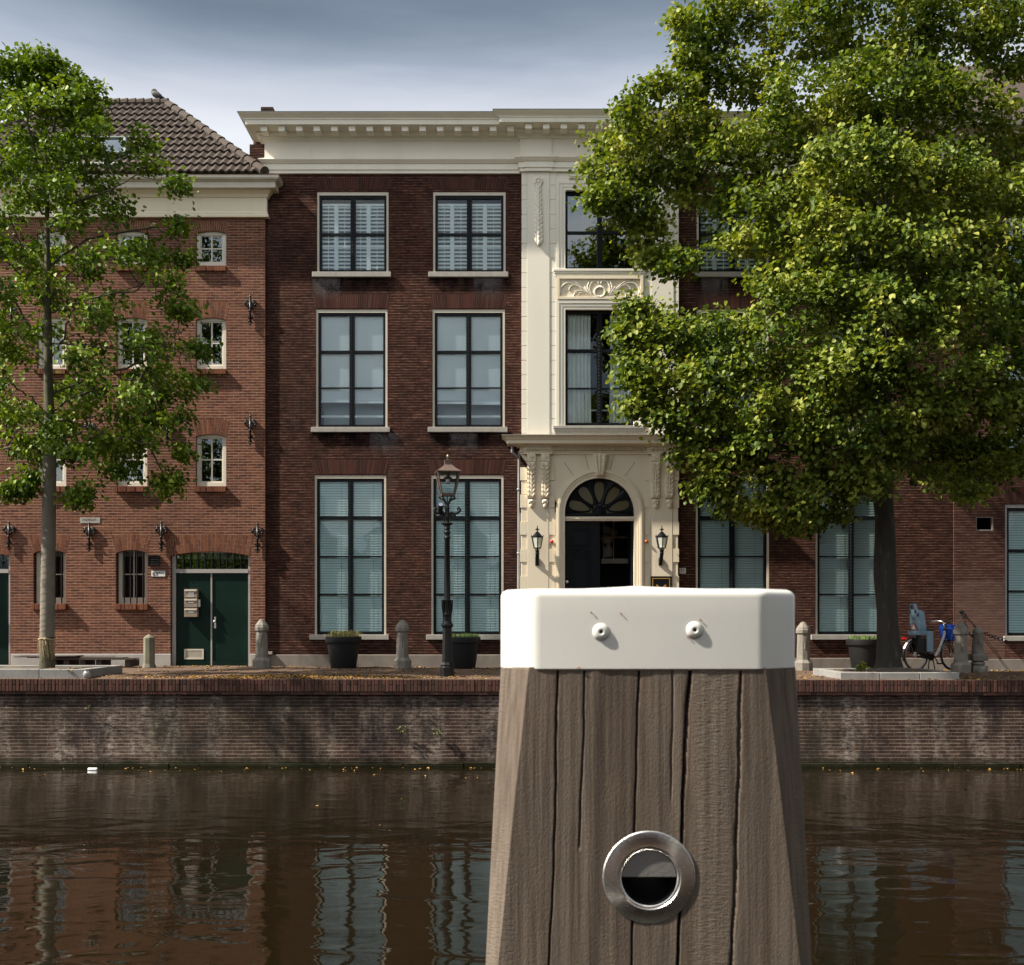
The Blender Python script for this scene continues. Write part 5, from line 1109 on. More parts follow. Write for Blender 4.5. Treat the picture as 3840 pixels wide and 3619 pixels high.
for i, (a, b, py, tl) in enumerate(((70, 300, 2464, -3), (120, 470, 2466, 2), (230, 512, 2462, 9), (90, 420, 2461, 5))):
    Yb = Y-.12+i*.10; mb = MB(); za, zb2 = Z(py, Yb), Z(py+tl, Yb); xa, xb = X(a, Yb), X(b, Yb); mb.add([(xa, Yb-.25, za), (xb, Yb-.2, zb2), (xb, Yb+.2, zb2), (xa, Yb+.15, za), (xa, Yb-.25, za+.018), (xb, Yb-.2, zb2+.018), (xb, Yb+.2, zb2+.018), (xa, Yb+.15, za+.018)], [(3, 2, 1, 0), (4, 5, 6, 7), (0, 1, 5, 4), (2, 3, 7, 6), (1, 2, 6, 5), (0, 4, 7, 3)])
    tag(mb.build('loose_board', wd, None), ['thin dark sheet of board lying furthest left on the pallet', 'long thin dark board lying across the pallet', 'dark board tilting down at the right end of the pallet', 'thin dark board lying on top of the pallet stack'][i], 'board', 'loose boards on the pallet')
Y = 20.56; bx = X(326, Y); mb = MB(); mb.ell((bx, Y, ground(bx, Y)+.075), (.075, .075, .075), 16, 10); mb.lathe([(.02, .13), (.03, .145)], 8, (bx, Y-.02, ground(bx, Y)))
cp = NT('clear_plastic'); cp.set((.85, .85, .85), .08); cp.b.inputs['Transmission Weight'].default_value = .75; tag(mb.build('plastic_ball', cp.m, None, smooth=True), 'clear plastic ball lying on the quay edge by the kerb corner', 'ball')
Y = 19.95; x = X(348, Y); mb = MB(); mb.lathe([(.025, -.085), (.033, -.078), (.034, -.07), (.034, .07), (.033, .078), (.025, .085)], 14, (x, Y, WZ+.012), axis='x'); mb.T = None
tag(mb.build('drink_can', paint('white_can', (.75, .76, .77), .3, .1, 12, metal=.2), None, smooth=True), 'white drink can floating on the water near the quay wall', 'can')
# fallen leaves on the street, by the kerbs, on the water
mb = MB()
def dead(x, y, z, s=1.0):
    a = rnd.uniform(0, 6.28); L = rnd.uniform(.025, .05)*s; w = L*.8; dx, dy = math.cos(a), math.sin(a); c1_, c2_ = rnd.uniform(0, .022), rnd.uniform(0, .022)
    mb.add([(x-dx*L, y-dy*L, z+.004), (x+dy*w, y-dx*w, z+.006+c1_), (x+dx*L, y+dy*L, z+.004), (x-dy*w, y+dx*w, z+.006+c2_)], [(0, 1, 2), (0, 2, 3)])
for i in range(2600):
    r = rnd.random()
    if r < .42: x, y = rnd.gauss(-4.2, 1.9), rnd.gauss(21.0, .38)
    elif r < .62: x, y = rnd.uniform(-8, 12), 25.2-abs(rnd.gauss(0, .25))
    elif r < .75: x, y = rnd.gauss(8.2, 2.0), rnd.gauss(21.0, .6)
    else: x, y = rnd.uniform(-9, 12), rnd.uniform(20.5, 25)
    if not QY+.03 < y < 25.2: continue
    if (x < -8 and y < 22.6): z = .155
    elif (6.3 < x < 8.3 and 20.8 < y < 22.4): z = .095
    else: z = street_z(x, y)
    dead(x, y, z, .9)
tag(mb.build('fallen_leaves', MT['dead_leaf'], None, origin=(0, 0, 0)), kind='stuff', label='yellow fallen leaves scattered over the brick street', cat='leaves')
mb = MB()
for i in range(170): dead(rnd.uniform(-11, 12), 20.25-abs(rnd.gauss(0, .35 if i < 130 else 3)), WZ+.002, .7)
tag(mb.build('floating_leaves', MT['dead_leaf'], None, origin=(0, 0, 0)), kind='stuff', label='tiny fallen leaves floating along the foot of the quay wall', cat='leaves')
# weeds in the quay wall and by the lime's foot
def weed(px, py, Y, n, r, lab, big=1.0, up=False):
    mb = MB(); c = Vector((X(px, Y), Y, Z(py, Y)))
    for i in range(n):
        d = Vector((rnd.gauss(0, 1), -abs(rnd.gauss(0, .5)), rnd.gauss(.3 if up else -.2, .8))).normalized()*r*rnd.random()**.5; p = c+d
        a = Vector((rnd.gauss(0, 1), rnd.gauss(0, 1), rnd.gauss(0, 1))).normalized()*.028*big; b = a.cross(Vector((rnd.gauss(0, 1), 1, rnd.gauss(0, 1)))).normalized()*.014*big
        mb.add([p-a, p+b, p+a, p-b], [(0, 1, 2, 3)])
        if i % 4 == 0: mb.tube([c, (c+p)/2+Vector((0, -.02, .01)), p], .004, 4)
    tag(mb.build('wall_weed' if not up else 'yellow_plant', paint('wilted_leaf', (.085, .085, .025), .8, .3, 9) if not up else leafmat('yellow_green_leaf', [(0, (.13, .17, .02)), (1, (.30, .32, .05))], .3), None), lab, 'weed')
weed(1508, 2735, QY-.02, 38, .12, 'small green weed hanging lower left in the quay wall bricks'); weed(1640, 2742, QY-.02, 30, .11, 'sparse brownish weed on the quay wall nearest the mooring post'); weed(330, 2652, QY-.02, 14, .06, 'tiny green sprout high in the quay wall near the left')
weed(3232, 2506, 21.7, 70, .13, 'yellow green seedling at the foot of the thick lime trunk', 1.5, True)

# pigeon on the roof ridge
gx, gz = X(588, RY), Z(356, RY)
PG = thing('pigeon', 'grey pigeon preening on the roof ridge of the warehouse', 'bird', (gx, RY, gz-.12)); gm = paint('grey_plumage', (.10, .10, .105), .8, .3, 20, .2, .1)
V = bpy.data.meshes.new('body'); pts = [(.19, 0, -.075), (.08, 0, -.045), (0, 0, 0), (-.075, 0, .055), (-.085, -.01, .10), (-.03, -.03, .105), (.01, -.05, .085)]
mb = MB(); P = catmull([(gx+a, RY+b, gz+c) for a, b, c in pts], 5); R_ = lerp_list([.012, .045, .085, .085, .055, .045, .03, .006], len(P)); mb.tube(P, R_, 12); mb.build('body', gm, PG, smooth=True)
mb = MB(); mb.ell((gx+.04, RY-.06, gz-.01), (.13, .03, .05), 10, 7, Matrix.Rotation(.5, 3, 'Y')); mb.build('wing', paint('wing_plumage', (.065, .062, .065), .8, .2, 20), PG, smooth=True)
mb = MB()
for s_ in (-.02, .03): mb.tube([(gx+s_, RY-.02, gz-.05), (gx+s_, RY-.02, gz-.13)], .008, 5)
mb.build('legs', paint('pink_leg', (.20, .08, .07), .7), PG)

# ------------------------------------------------------------ bicycle with child seat and crate
BX, BY = X(3434, 23.95), 23.95; bz = ground(BX, BY)+.03
BK = thing('bicycle', 'white framed city bicycle parked behind the thick tree trunk', 'bicycle', (BX, BY, bz), math.radians(24))
rub = paint('tyre_rubber', (.014, .014, .015), .7); wht = paint('white_bike_paint', (.72, .70, .69), .3, .03); blk = MT['iron']; alu = paint('alloy', (.45, .45, .46), .3, .1, metal=.9)
WB, R = 1.06, .345
def lb(name, mb, mat, par=None, **k): return mb.build(name, mat, par or BK, local=True, **k)
for xx in (0, WB):
    mb = MB(); mb.tube([(xx+R*.955*math.cos(a), 0, R+R*.955*math.sin(a)) for a in np.linspace(0, 2*math.pi, 41)], .024, 8, cap=False); w_o = lb('wheel', mb, rub, smooth=True)
    mb = MB(); mb.tube([(xx+R*.88*math.cos(a), 0, R+R*.88*math.sin(a)) for a in np.linspace(0, 2*math.pi, 41)], .013, 6, cap=False); lb('rim', mb, alu, w_o, smooth=True)
    mb = MB()
    for q in range(18): a = 2*math.pi*q/18; mb.tube([(xx+.03*math.cos(a+.5), (-1)**q*.02, R+.03*math.sin(a+.5)), (xx+R*.88*math.cos(a), 0, R+R*.88*math.sin(a))], .0022, 3)
    mb.lathe([(.03, -.05), (.03, .05)], 10, (xx, 0, R), axis='y'); lb('spokes', mb, alu, w_o)
    for ca, cb2, cm in (((88, 122, wht), (122, 165, blk), (40, 88, blk)) if xx else ((112, 158, wht), (158, 200, blk), (30, 112, blk))):
     mb = MB(); vs = []; A = np.linspace(math.radians(ca), math.radians(cb2), 22)
     for a in A:
        for yy, rr in ((-.032, R+.018), (-.015, R+.034), (.015, R+.034), (.032, R+.018)): vs.append((xx+rr*math.cos(a), yy, R+rr*math.sin(a)))
     mb.add(vs, [(i*4+j, i*4+j+1, (i+1)*4+j+1, (i+1)*4+j) for i in range(21) for j in range(3)]); lb('mudguard', mb, cm, smooth=True)
bb = (.46, 0, .30); ht = (WB-.17, 0, .66); hh_ = (WB-.22, 0, .86); stt = (.33, 0, .70)
mb = MB(); mb.tube(catmull([hh_, (WB-.26, 0, .72), (.64, 0, .42), (.56, 0, .33), bb], 6), [.03]*25, 10); mb.tube([ht, (.62, 0, .36)], .022, 8); mb.tube([bb, stt], .022, 8); mb.tube([bb, (0, .05, R)], .014, 6); mb.tube([bb, (0, -.05, R)], .014, 6); mb.tube([(.36, 0, .60), (0, .05, R)], .012, 6); mb.tube([(.36, 0, .60), (0, -.05, R)], .012, 6); lb('frame', mb, wht, smooth=True)
mb = MB()
for s_ in (-1, 1): mb.tube([(WB-.17, s_*.05, .70), (WB-.13, s_*.05, .60), (WB, s_*.05, R)], .014, 6)
lb('fork', mb, paint('bronze_fork', (.16, .11, .06), .5), smooth=True)
mb = MB(); mb.tube([hh_, (WB-.25, 0, 1.02)], .017, 8); mb.tube(catmull([(WB-.44, -.30, 1.05), (WB-.30, -.27, 1.08), (WB-.20, -.12, 1.08), (WB-.22, 0, 1.03), (WB-.20, .12, 1.08), (WB-.30, .27, 1.08), (WB-.44, .30, 1.05)], 5), .013, 8); lb('handlebar', mb, alu, smooth=True)
mb = MB()
for s_ in (-1, 1): mb.tube([(WB-.46, s_*.302, 1.047), (WB-.33, s_*.285, 1.075)], .019, 8)
lb('grips', mb, rub)
mb = MB(); mb.tube([stt, (.30, 0, .86)], .016, 8); lb('seat_post', mb, alu); mb = MB(); mb.ell((.26, 0, .90), (.13, .085, .04), 12, 7); mb.ell((.40, 0, .895), (.10, .035, .03), 10, 6); lb('saddle', mb, rub, smooth=True)
mb = MB(); mb.lathe([(.085, -.03), (.09, -.025), (.09, -.015)], 20, bb, axis='y'); mb.tube([(bb[0], -.09, bb[2]), (bb[0]+.09, -.09, bb[2]-.14)], .012, 6); mb.tube([(bb[0], .09, bb[2]), (bb[0]-.09, .09, bb[2]+.14)], .012, 6); mb.box(bb[0]+.05, bb[0]+.14, -.19, -.09, bb[2]-.16, bb[2]-.135); mb.box(bb[0]-.14, bb[0]-.05, .09, .19, bb[2]+.13, bb[2]+.155); mb.prism([(0, R+.06), (.46, .36), (.52, .30), (.46, .24), (0, R-.06)], -.055, -.03); lb('crank', mb, blk)
mb = MB()
for s_ in (-1, 1): mb.tube([(.44, s_*.05, .27), (.34+.12*(s_+1), s_*.22, .0)], .013, 6)
lb('kickstand', mb, blk)
mb = MB(); mb.box(-.28, .30, -.07, .07, .735, .75)
for s_ in (-1, 1): mb.tube([(-.20, s_*.07, .74), (0, s_*.055, R)], .008, 5); mb.tube([(.2, s_*.07, .74), (0, s_*.055, R)], .008, 5)
mb.box(-.10, .34, -.16, -.08, .40, .70); mb.box(-.10, .34, .08, .16, .40, .70); lb('rear_rack', mb, blk, bevel=.02)
mb = MB(); mb.box(-.325, -.28, -.075, .075, .685, .735); lb('tail_light', mb, paint('red_tail_light', (.45, .01, .01), .3), bevel=.008)
# child seat
M_ = Matrix.Translation((BX, BY, bz)) @ Matrix.Rotation(math.radians(24), 4, 'Z')
CSm = paint('blue_grey_plastic', (.185, .29, .37), .45, .06, 4); CSd = paint('navy_padding', (.02, .035, .055), .8)
CS = thing('child_seat', 'blue grey child seat with warning triangle on the rack of the bicycle', 'child seat', M_ @ Vector((-.02, 0, .76)), math.radians(24))
mb = MB(); lv = [(.10, .170, .13, .02), (.14, .190, .14, .0), (.25, .188, .14, -.02), (.42, .182, .15, -.05), (.52, .178, .15, -.065), (.555, .160, .12, -.072), (.575, .105, .05, -.08), (.675, .088, .045, -.088), (.705, .075, .04, -.09)]
vs = []; n = 11
for z, w, dep, x0 in lv:
    for i in range(n):
        t = -1+2*i/(n-1); vs.append((x0+dep*abs(t)**6, w*math.copysign(abs(t)**.8, t), z))
no = len(vs)
for z, w, dep, x0 in lv:
    for i in range(n):
        t = -1+2*i/(n-1); vs.append((x0+.035+dep*abs(t)**6*.95, (w-.022)*math.copysign(abs(t)**.8, t), z))
m = len(lv); fs = []
for j in range(m-1):
    for i in range(n-1):
        a = j*n+i
        if j == m-3 and 3 <= i <= 6: continue
        fs.append((a, a+n, a+n+1, a+1)); fs.append((a+no, a+1+no, a+n+1+no, a+n+no))
    for i in (0, n-1): a = j*n+i; fs.append((a, a+n, a+n+no, a+no))
for i in range(n-1): a = (m-1)*n+i; fs.append((a, a+no, a+1+no, a+1)); fs.append((i, i+1, i+1+no, i+no))
mb.add(vs, fs); bs = mb.build('back_shell', CSm, CS, local=True, auto=45)
mb = MB()
for zz_ in (.36, .395, .43): mb.box(-.047, -.03, -.045, .045, zz_, zz_+.014)
for s_ in (-1, 1): mb.box(-.075, -.055, s_*.075-.018, s_*.075+.018, .50, .57); mb.box(-.052, -.02, s_*.125-.015, s_*.125+.012, .43, .50)
mb.build('slots', CSd, bs, local=True)
def tri(mb, x, z0, w, h): mb.add([(x, -w, z0), (x, w, z0), (x, 0, z0+h), (x+.006, -w, z0), (x+.006, w, z0), (x+.006, 0, z0+h)], [(0, 2, 1), (3, 4, 5), (0, 1, 4, 3), (1, 2, 5, 4), (2, 0, 3, 5)])
mb = MB(); tri(mb, -.040, .135, .085, .16); mb.build('warning_triangle', paint('red_reflector', (.5, .03, .02), .4), bs, local=True); mb = MB(); tri(mb, -.044, .15, .058, .11); mb.build('triangle_panel', MT['plate_white'], bs, local=True)
mb = MB(); vs = []; n = 14
for z, k_ in ((.02, .92), (.06, 1.0), (.115, 1.02)):
    for i in range(n*2): a = 2*math.pi*i/(n*2); vs.append((.12+.20*k_*math.copysign(abs(math.cos(a))**.6, math.cos(a)), .20*k_*math.copysign(abs(math.sin(a))**.6, math.sin(a)), z))
N_ = n*2; mb.add(vs, [(j*N_+i, j*N_+(i+1) % N_, (j+1)*N_+(i+1) % N_, (j+1)*N_+i) for j in range(2) for i in range(N_)]+[tuple(range(N_-1, -1, -1)), tuple(range(2*N_, 3*N_))]); mb.build('seat_pan', CSm, CS, local=True, auto=45)
mb = MB(); mb.box(.02, .28, -.12, .12, .118, .15); mb.build('cushion', CSd, CS, local=True, bevel=.02)
for s_ in (-1, 1):
    mb = MB(); mb.add([(.16, s_*.205, .10), (.33, s_*.205, .10), (.33, s_*.205, -.36), (.17, s_*.205, -.34), (.16, s_*.165, .10), (.33, s_*.165, .10), (.33, s_*.12, -.36), (.17, s_*.12, -.34)], [(0, 1, 2, 3), (7, 6, 5, 4), (0, 4, 5, 1), (1, 5, 6, 2), (2, 6, 7, 3), (3, 7, 4, 0)]); mb.build('leg_rest', CSm, CS, local=True, bevel=.015)
CR = thing('crate', 'bright blue plastic crate on the front carrier of the bicycle', 'crate', M_ @ Vector((WB-.02, 0, .66)), math.radians(24))
blu = paint('blue_plastic', (.010, .07, .42), .35, .06, 6); mb = MB(); w0, w1, h = .155, .185, .34; t = .012
def cw(s1, s2):
    return
for (ax, sg) in (('x', -1), ('x', 1), ('y', -1), ('y', 1)):
    for (za, zb3, ua, ub) in ((0, .25, -1, 1), (.25, .29, -1, -.35), (.25, .29, .35, 1), (.29, h, -1, 1)):
        def pt(u, z, inn): w = w0+(w1-w0)*z/h-(t if inn else 0); return (sg*w, u*w, z) if ax == 'x' else (u*w*1.0, sg*w, z)
        a_ = [pt(ua, za, 0), pt(ub, za, 0), pt(ub, zb3, 0), pt(ua, zb3, 0), pt(ua, za, 1), pt(ub, za, 1), pt(ub, zb3, 1), pt(ua, zb3, 1)]; mb.add(a_, [(0, 1, 2, 3), (7, 6, 5, 4), (0, 4, 5, 1), (1, 5, 6, 2), (2, 6, 7, 3), (3, 7, 4, 0)])
mb.box(-w0, w0, -w0, w0, 0, .012)
for zz_ in (.10, .24, h-.012): w = w0+(w1-w0)*zz_/h+.008; frame_pts = [(-w, -w), (w, -w), (w, w), (-w, w), (-w, -w)]; mb.tube([(a, b, zz_) for a, b in frame_pts], .010, 5)
mb.build('crate_body', blu, CR, local=True)
mb = MB(); mb.box(WB-.2, WB+.18, -.15, .15, .64, .655); mb.tube([(WB-.05, .06, .64), (WB, .05, R)], .008, 5); mb.tube([(WB-.05, -.06, .64), (WB, -.05, R)], .008, 5); lb('front_carrier', mb, blk)

# ------------------------------------------------------------ mooring post in the foreground
XL, XR, XO0, XO1 = .033, .391, -.018, .4535; D0 = 1.70
MP = thing('mooring_post', 'weathered square timber mooring post with white cap close to the viewer', 'mooring post', (.218, 1.93, WZ-.6))
def ringpts(z, xl, xr, xo0, xo1, d, y0, back):
    return [(xl, y0, z), (xr, y0, z), (xo1, y0+d, z), (xo1, back-d, z), (xr, back, z), (xl, back, z), (xo0, back-d, z), (xo0, y0+d, z)]
levels = [(1.012, .0265, .3925, -.0175, .4535, .052, 1.702, 2.165), (.80, .0035, .4175, -.0285, .461, .0365, 1.698, 2.175), (.551, -.0215, .4445, -.041, .469, .022, 1.693, 2.186), (.25, -.048, .474, -.056, .482, .007, 1.688, 2.20), (-2.3, -.07, .50, -.073, .503, .002, 1.67, 2.23)]
mb = MB(); vs = []
for L in levels: vs += ringpts(*L)
fs = []
for j in range(len(levels)-1):
    for i in range(1, 8): i2 = (i+1) % 8; fs.append((j*8+i, j*8+i2, (j+1)*8+i2, (j+1)*8+i)[::-1])
fs.append(tuple(range(8))); mb.add(vs, fs)
# the front face as a dense sheet carved with checks and weathered ribs
def fx(L, z, i): return np.interp(z, [l[0] for l in levels[::-1]], [l[i] for l in levels[::-1]])
cr_px = [([(397, 470), (390, 780), (386, 1180), (376, 1450), (355, 1870), (330, 2500)], 2.6, .014, 1), ([(527, 475), (521, 800), (506, 1150), (500, 1300)], 1.8, .008, 1), ([(788, 475), (776, 800), (765, 1230), (757, 1640), (750, 1870), (745, 2500)], 2.4, .012, 1), ([(1034, 485), (1007, 800), (992, 1250), (980, 1650), (968, 1870), (950, 2500)], 6.0, .035, 1), ([(1276, 475), (1265, 900), (1246, 1450), (1225, 1870), (1200, 2500)], 2.4, .012, 1), ([(948, 690), (943, 900), (940, 1100)], 1.2, .004, 1)]
cracks = []
for pts, w, dp, _ in cr_px:
    cracks.append(([Z(2150+q*.7838, 1.698) for p, q in pts], [X(1780+p*.7838, 1.698) for p, q in pts], w*.7838*1.698/F, dp))
us = []; 
base_u = list(np.linspace(0, 1, 190))
nz_ = 110; zsv = list(np.linspace(1.012, .25, nz_))
rs = np.random.RandomState(3)
ph = rs.rand(40)*6.28
def face_depth(x, z):
    h = .00012*math.sin(x*71+ph[0]+1.2*math.sin(z*3))+.00012*math.sin(x*190+ph[1]+2*math.sin(z*2.2))+.0001*math.sin(x*331+ph[2]+2*math.sin(z*5))
    wx = np.interp(z, [.5, 1.0], [.135, .153]); g_ = math.exp(-((x-wx)/.016)**2); h += g_*.0006
    wx2 = np.interp(z, [.5, 1.0], [.30, .315]); h += math.exp(-((x-wx2)/.012)**2)*.0005; h += .0012*math.exp(-((x-(wx+.045))/.022)**2)
    h -= .001*math.exp(-((x-(wx-.02))/.012)**2)
    for zs_c, xs_c, w, dp in cracks:
        lo, hi = min(zs_c), max(zs_c)
        if z < lo-.002: continue
        xc = np.interp(z, zs_c[::-1], xs_c[::-1])+.0004*math.sin(z*37+w*1e4)+.0003*math.sin(z*91)
        k_ = max(w*1.0, .0016); t = abs(x-xc)/k_; e = 1.0 if dp > .005 and True else min(1, (z-lo)/.05)
        if t < 3: h += dp*e*math.exp(-t**4)
    return h
vs = []; cols = []
z_ref = .8
# columns denser around the checks
ug = set(base_u)
for zs_c, xs_c, w, dp in cracks:
    for zz_ in (1.0, .8, .6, .4, .3):
        xc = np.interp(zz_, zs_c[::-1], xs_c[::-1]); xl_, xr_ = fx(0, zz_, 1), fx(0, zz_, 2); uc = (xc-xl_)/(xr_-xl_)
        for d_ in np.linspace(-.012, .012, 9): ug.add(min(max(uc+d_, 0), 1))
uu = sorted(ug); nu = len(uu)
for z in zsv:
    xl_, xr_, y0_ = fx(0, z, 1), fx(0, z, 2), fx(0, z, 6)
    for u_ in uu:
        x = xl_+(xr_-xl_)*u_; e = min(u_, 1-u_)/.02; vs.append((x, y0_+face_depth(x, z)*min(1, e), z))
hcx, hcz, hcr = X(2434, 1.695), Z(3290, 1.695), 150*1.695/F*.7838
mbf = MB(); mbf.add(vs, [q for q in ((j*nu+i, (j+1)*nu+i, (j+1)*nu+i+1, j*nu+i+1) for j in range(nz_-1) for i in range(nu-1)) if math.hypot(vs[q[0]][0]-hcx, vs[q[0]][2]-hcz) > hcr])
L3_, L4_ = levels[3], levels[4]; mbf.add([(L3_[1], L3_[6], L3_[0]), (L3_[2], L3_[6], L3_[0]), (L4_[2], L4_[6], L4_[0]), (L4_[1], L4_[6], L4_[0])], [(0, 3, 2, 1)])
wm = NT('weathered_timber'); v1 = wm.pos(26, 26, 0.9); v2 = wm.pos(120, 120, 3); v3 = wm.pos(9, 9, 0.5)
gA = wm.noise(1.0, v1, 6, .65, .4); gB = wm.noise(1.0, v2, 4, .6); gC = wm.noise(1.0, v3, 4, .6); gD = wm.noise(420, wm.pos(1, 1, .5), 3, .7); gE = wm.noise(11, wm.pos(1.4, 1.4, .6), 5, .65)
c = wm.mix(wm.ramp(gC, [(.32, (0, 0, 0)), (.68, (1, 1, 1))]), (.072, .054, .042), (.132, .106, .087))
c = wm.mix(wm.math('MULTIPLY', wm.ramp(gA, [(.35, (0, 0, 0)), (.7, (1, 1, 1))]), .6), c, (.18, .15, .122)); c = wm.mix(wm.math('MULTIPLY', wm.ramp(gB, [(.42, (0, 0, 0)), (.70, (1, 1, 1))]), .8), c, (.05, .036, .028)); c = wm.mix(wm.math('MULTIPLY', wm.ramp(gE, [(.5, (0, 0, 0)), (.72, (1, 1, 1))]), .45), c, (.14, .095, .07)); c = wm.mix(wm.math('MULTIPLY', gD, .35), c, (.10, .075, .058))
wm.set(c, .85, 0, .12); wash = wm.noise(1.0, wm.pos(70, 70, 330), 3, .6, .6); bandm = wm.ramp(wm.noise(1.0, wm.pos(17, 17, .35), 2, .5), [(.50, (0, 0, 0)), (.66, (1, 1, 1))])
c = wm.mix(wm.math('MULTIPLY', wm.math('MULTIPLY', bandm, wash), .5), c, (.215, .18, .145)); wm.set(c)
wm.bump(wm.math('ADD', wm.math('ADD', wm.math('ADD', wm.math('MULTIPLY', gB, .8), wm.math('MULTIPLY', gD, .7)), wm.math('MULTIPLY', gA, 1.0)), wm.math('MULTIPLY', wm.math('MULTIPLY', bandm, wash), 1.6)), .7, .0022)
mb.build('timber', wm.m, MP, bevel=.004); ff = mbf.build('timber_face', wm.m, MP, smooth=True)
# white cap
def capring(z, ins, cr_=.012):
    x0, x1, o0, o1, d, y0, bk = XL+ins*.41, XR-ins*.41, XO0+ins, XO1-ins, .053, D0+ins, D0+.475-ins
    raw = [(x0, y0), (x1, y0), (o1, y0+d), (o1, bk-d), (x1, bk), (x0, bk), (o0, bk-d), (o0, y0+d)]
    out = []; n = 8
    for i in range(n):
        p, a, b = Vector(raw[i]), Vector(raw[i-1]), Vector(raw[(i+1) % n]); da, db = (a-p).normalized(), (b-p).normalized(); c_ = min(cr_, (a-p).length*.4, (b-p).length*.4)
        for t in (0, .25, .5, .75, 1): q0 = p+da*c_; q1 = p+db*c_; m0 = q0.lerp(p, t); m1 = p.lerp(q1, t); q = m0.lerp(m1, t); out.append((q.x, q.y, z))
    return out
zb4 = Z(2515, D0); rings = [capring(zb4+.003, .012), capring(zb4, .004), capring(zb4+.003, .0)]+[capring(z, 0.0) for z in (zb4+.05, 1.09, 1.120)]+[capring(1.1215+.0125*math.sin(a)*1.0, .0135*(1-math.cos(a))) for a in np.linspace(.2, math.pi/2, 7)]
base_ = rings[-1]; ccx = (XO0+XO1)/2; ccy = D0+.2375
for k_ in np.linspace(.06, .97, 12):
    zz_ = 1.134+.0115*k_**1.6; rings.append([(p[0]+(ccx-p[0])*k_, p[1]+(ccy-p[1])*k_, zz_) for p in base_])
mb = MB(); N_ = len(rings[0]); vs = [p for r in rings for p in r]; fs = [(j*N_+i, j*N_+(i+1) % N_, (j+1)*N_+(i+1) % N_, (j+1)*N_+i) for j in range(len(rings)-1) for i in range(N_)]; fs += [tuple(range(N_-1, -1, -1)), tuple(range((len(rings)-1)*N_, len(rings)*N_))]
mb.add(vs, fs); CPX = mb.build('cap', MT['white_cap'], MP, auto=28)
for px, py in ((2254, 2370), (2605, 2363)):
    bx_, bz_ = X(px, D0), Z(py, D0); r = 28*D0/F
    mb = MB(); mb.lathe([(r*1.15, 0), (r*1.18, .0006), (r*1.05, .001), (r*1.0, .0018), (r*.93, .0028), (r*.75, .0040), (r*.5, .0047), (r*.26, .0049), (r*.25, .003), (0.0002, .003)], 24, (bx_, D0, bz_), axis='y'); bo = mb.build('bolt', MT['white_cap'], CPX, smooth=True)
    MB().lathe([(r*.24, .0031), (.0002, .0033)], 6, (bx_, D0, bz_), axis='y').build('hex_socket', MT['dark'], bo)
mb = MB(); rm = paint('red_petal', (.35, .07, .03), .7)
for px, py, a in ((2219, 2299, 2.2), (2330, 2303, 2.3), (2628, 2326, 2.5), (2170, 2502, .1), (2581, 2390, 2.2)):
    p = Vector((X(px, D0), D0-.0015, Z(py, D0))); d = Vector((math.cos(a), -.05, math.sin(a)))*.0026; mb.tube([p-d, p+d], [.0006, .0010], 5)
tag(mb.build('bud_scales', rm, None), 'tiny reddish bud scales stuck to the white cap', 'bud scales')['kind'] = 'stuff'
# recessed steel mooring cup
hx, hz = X(2434, 1.695), Z(3290, 1.695); hy = fx(0, hz, 6); q_ = 1.695/F*.7838; r0, r1 = 222*q_, 134*q_
mb = MB(); mb.lathe([(r0*.995, -.012), (r0, .001), (r0*.985, .002), (r0*.90, .0034), (r1*1.16, .0058), (r1*1.13, .0058), (r1*1.10, .0042), (r1*1.03, .0040), (r1*1.0, .003), (r1*.985, -.004), (r1*.985, -.03)], 72, (hx, hy, hz), axis='y', cap=False)
HR = mb.build('mooring_ring', MT['steel'], MP, auto=30)
mb = MB(); vs = []; n = 28
mb.lathe([(r1*.986*math.cos(a), -.003-r1*.95*math.sin(a)) for a in np.linspace(0, math.pi/2-.02, 9)], 40, (hx, hy+.0, hz), axis='y', cap=False); bowl = paint('dark_steel', (.06, .06, .062), .3, .2, 30, metal=.9)
# only a shallow back for the upper half: a grey plate closes it
mb.build('cup', bowl, HR, smooth=True)
mb = MB(); P = [(hx+r1*.97*math.cos(a), hz+r1*.97*math.sin(a)) for a in np.linspace(.02, math.pi-.02, 25)]; mb.prism(P, hy-.0005, hy+.004); mb.build('bar_plate', paint('grey_cast_metal', (.20, .19, .18), .6, .15, 60, .2, .2, metal=.3), HR)

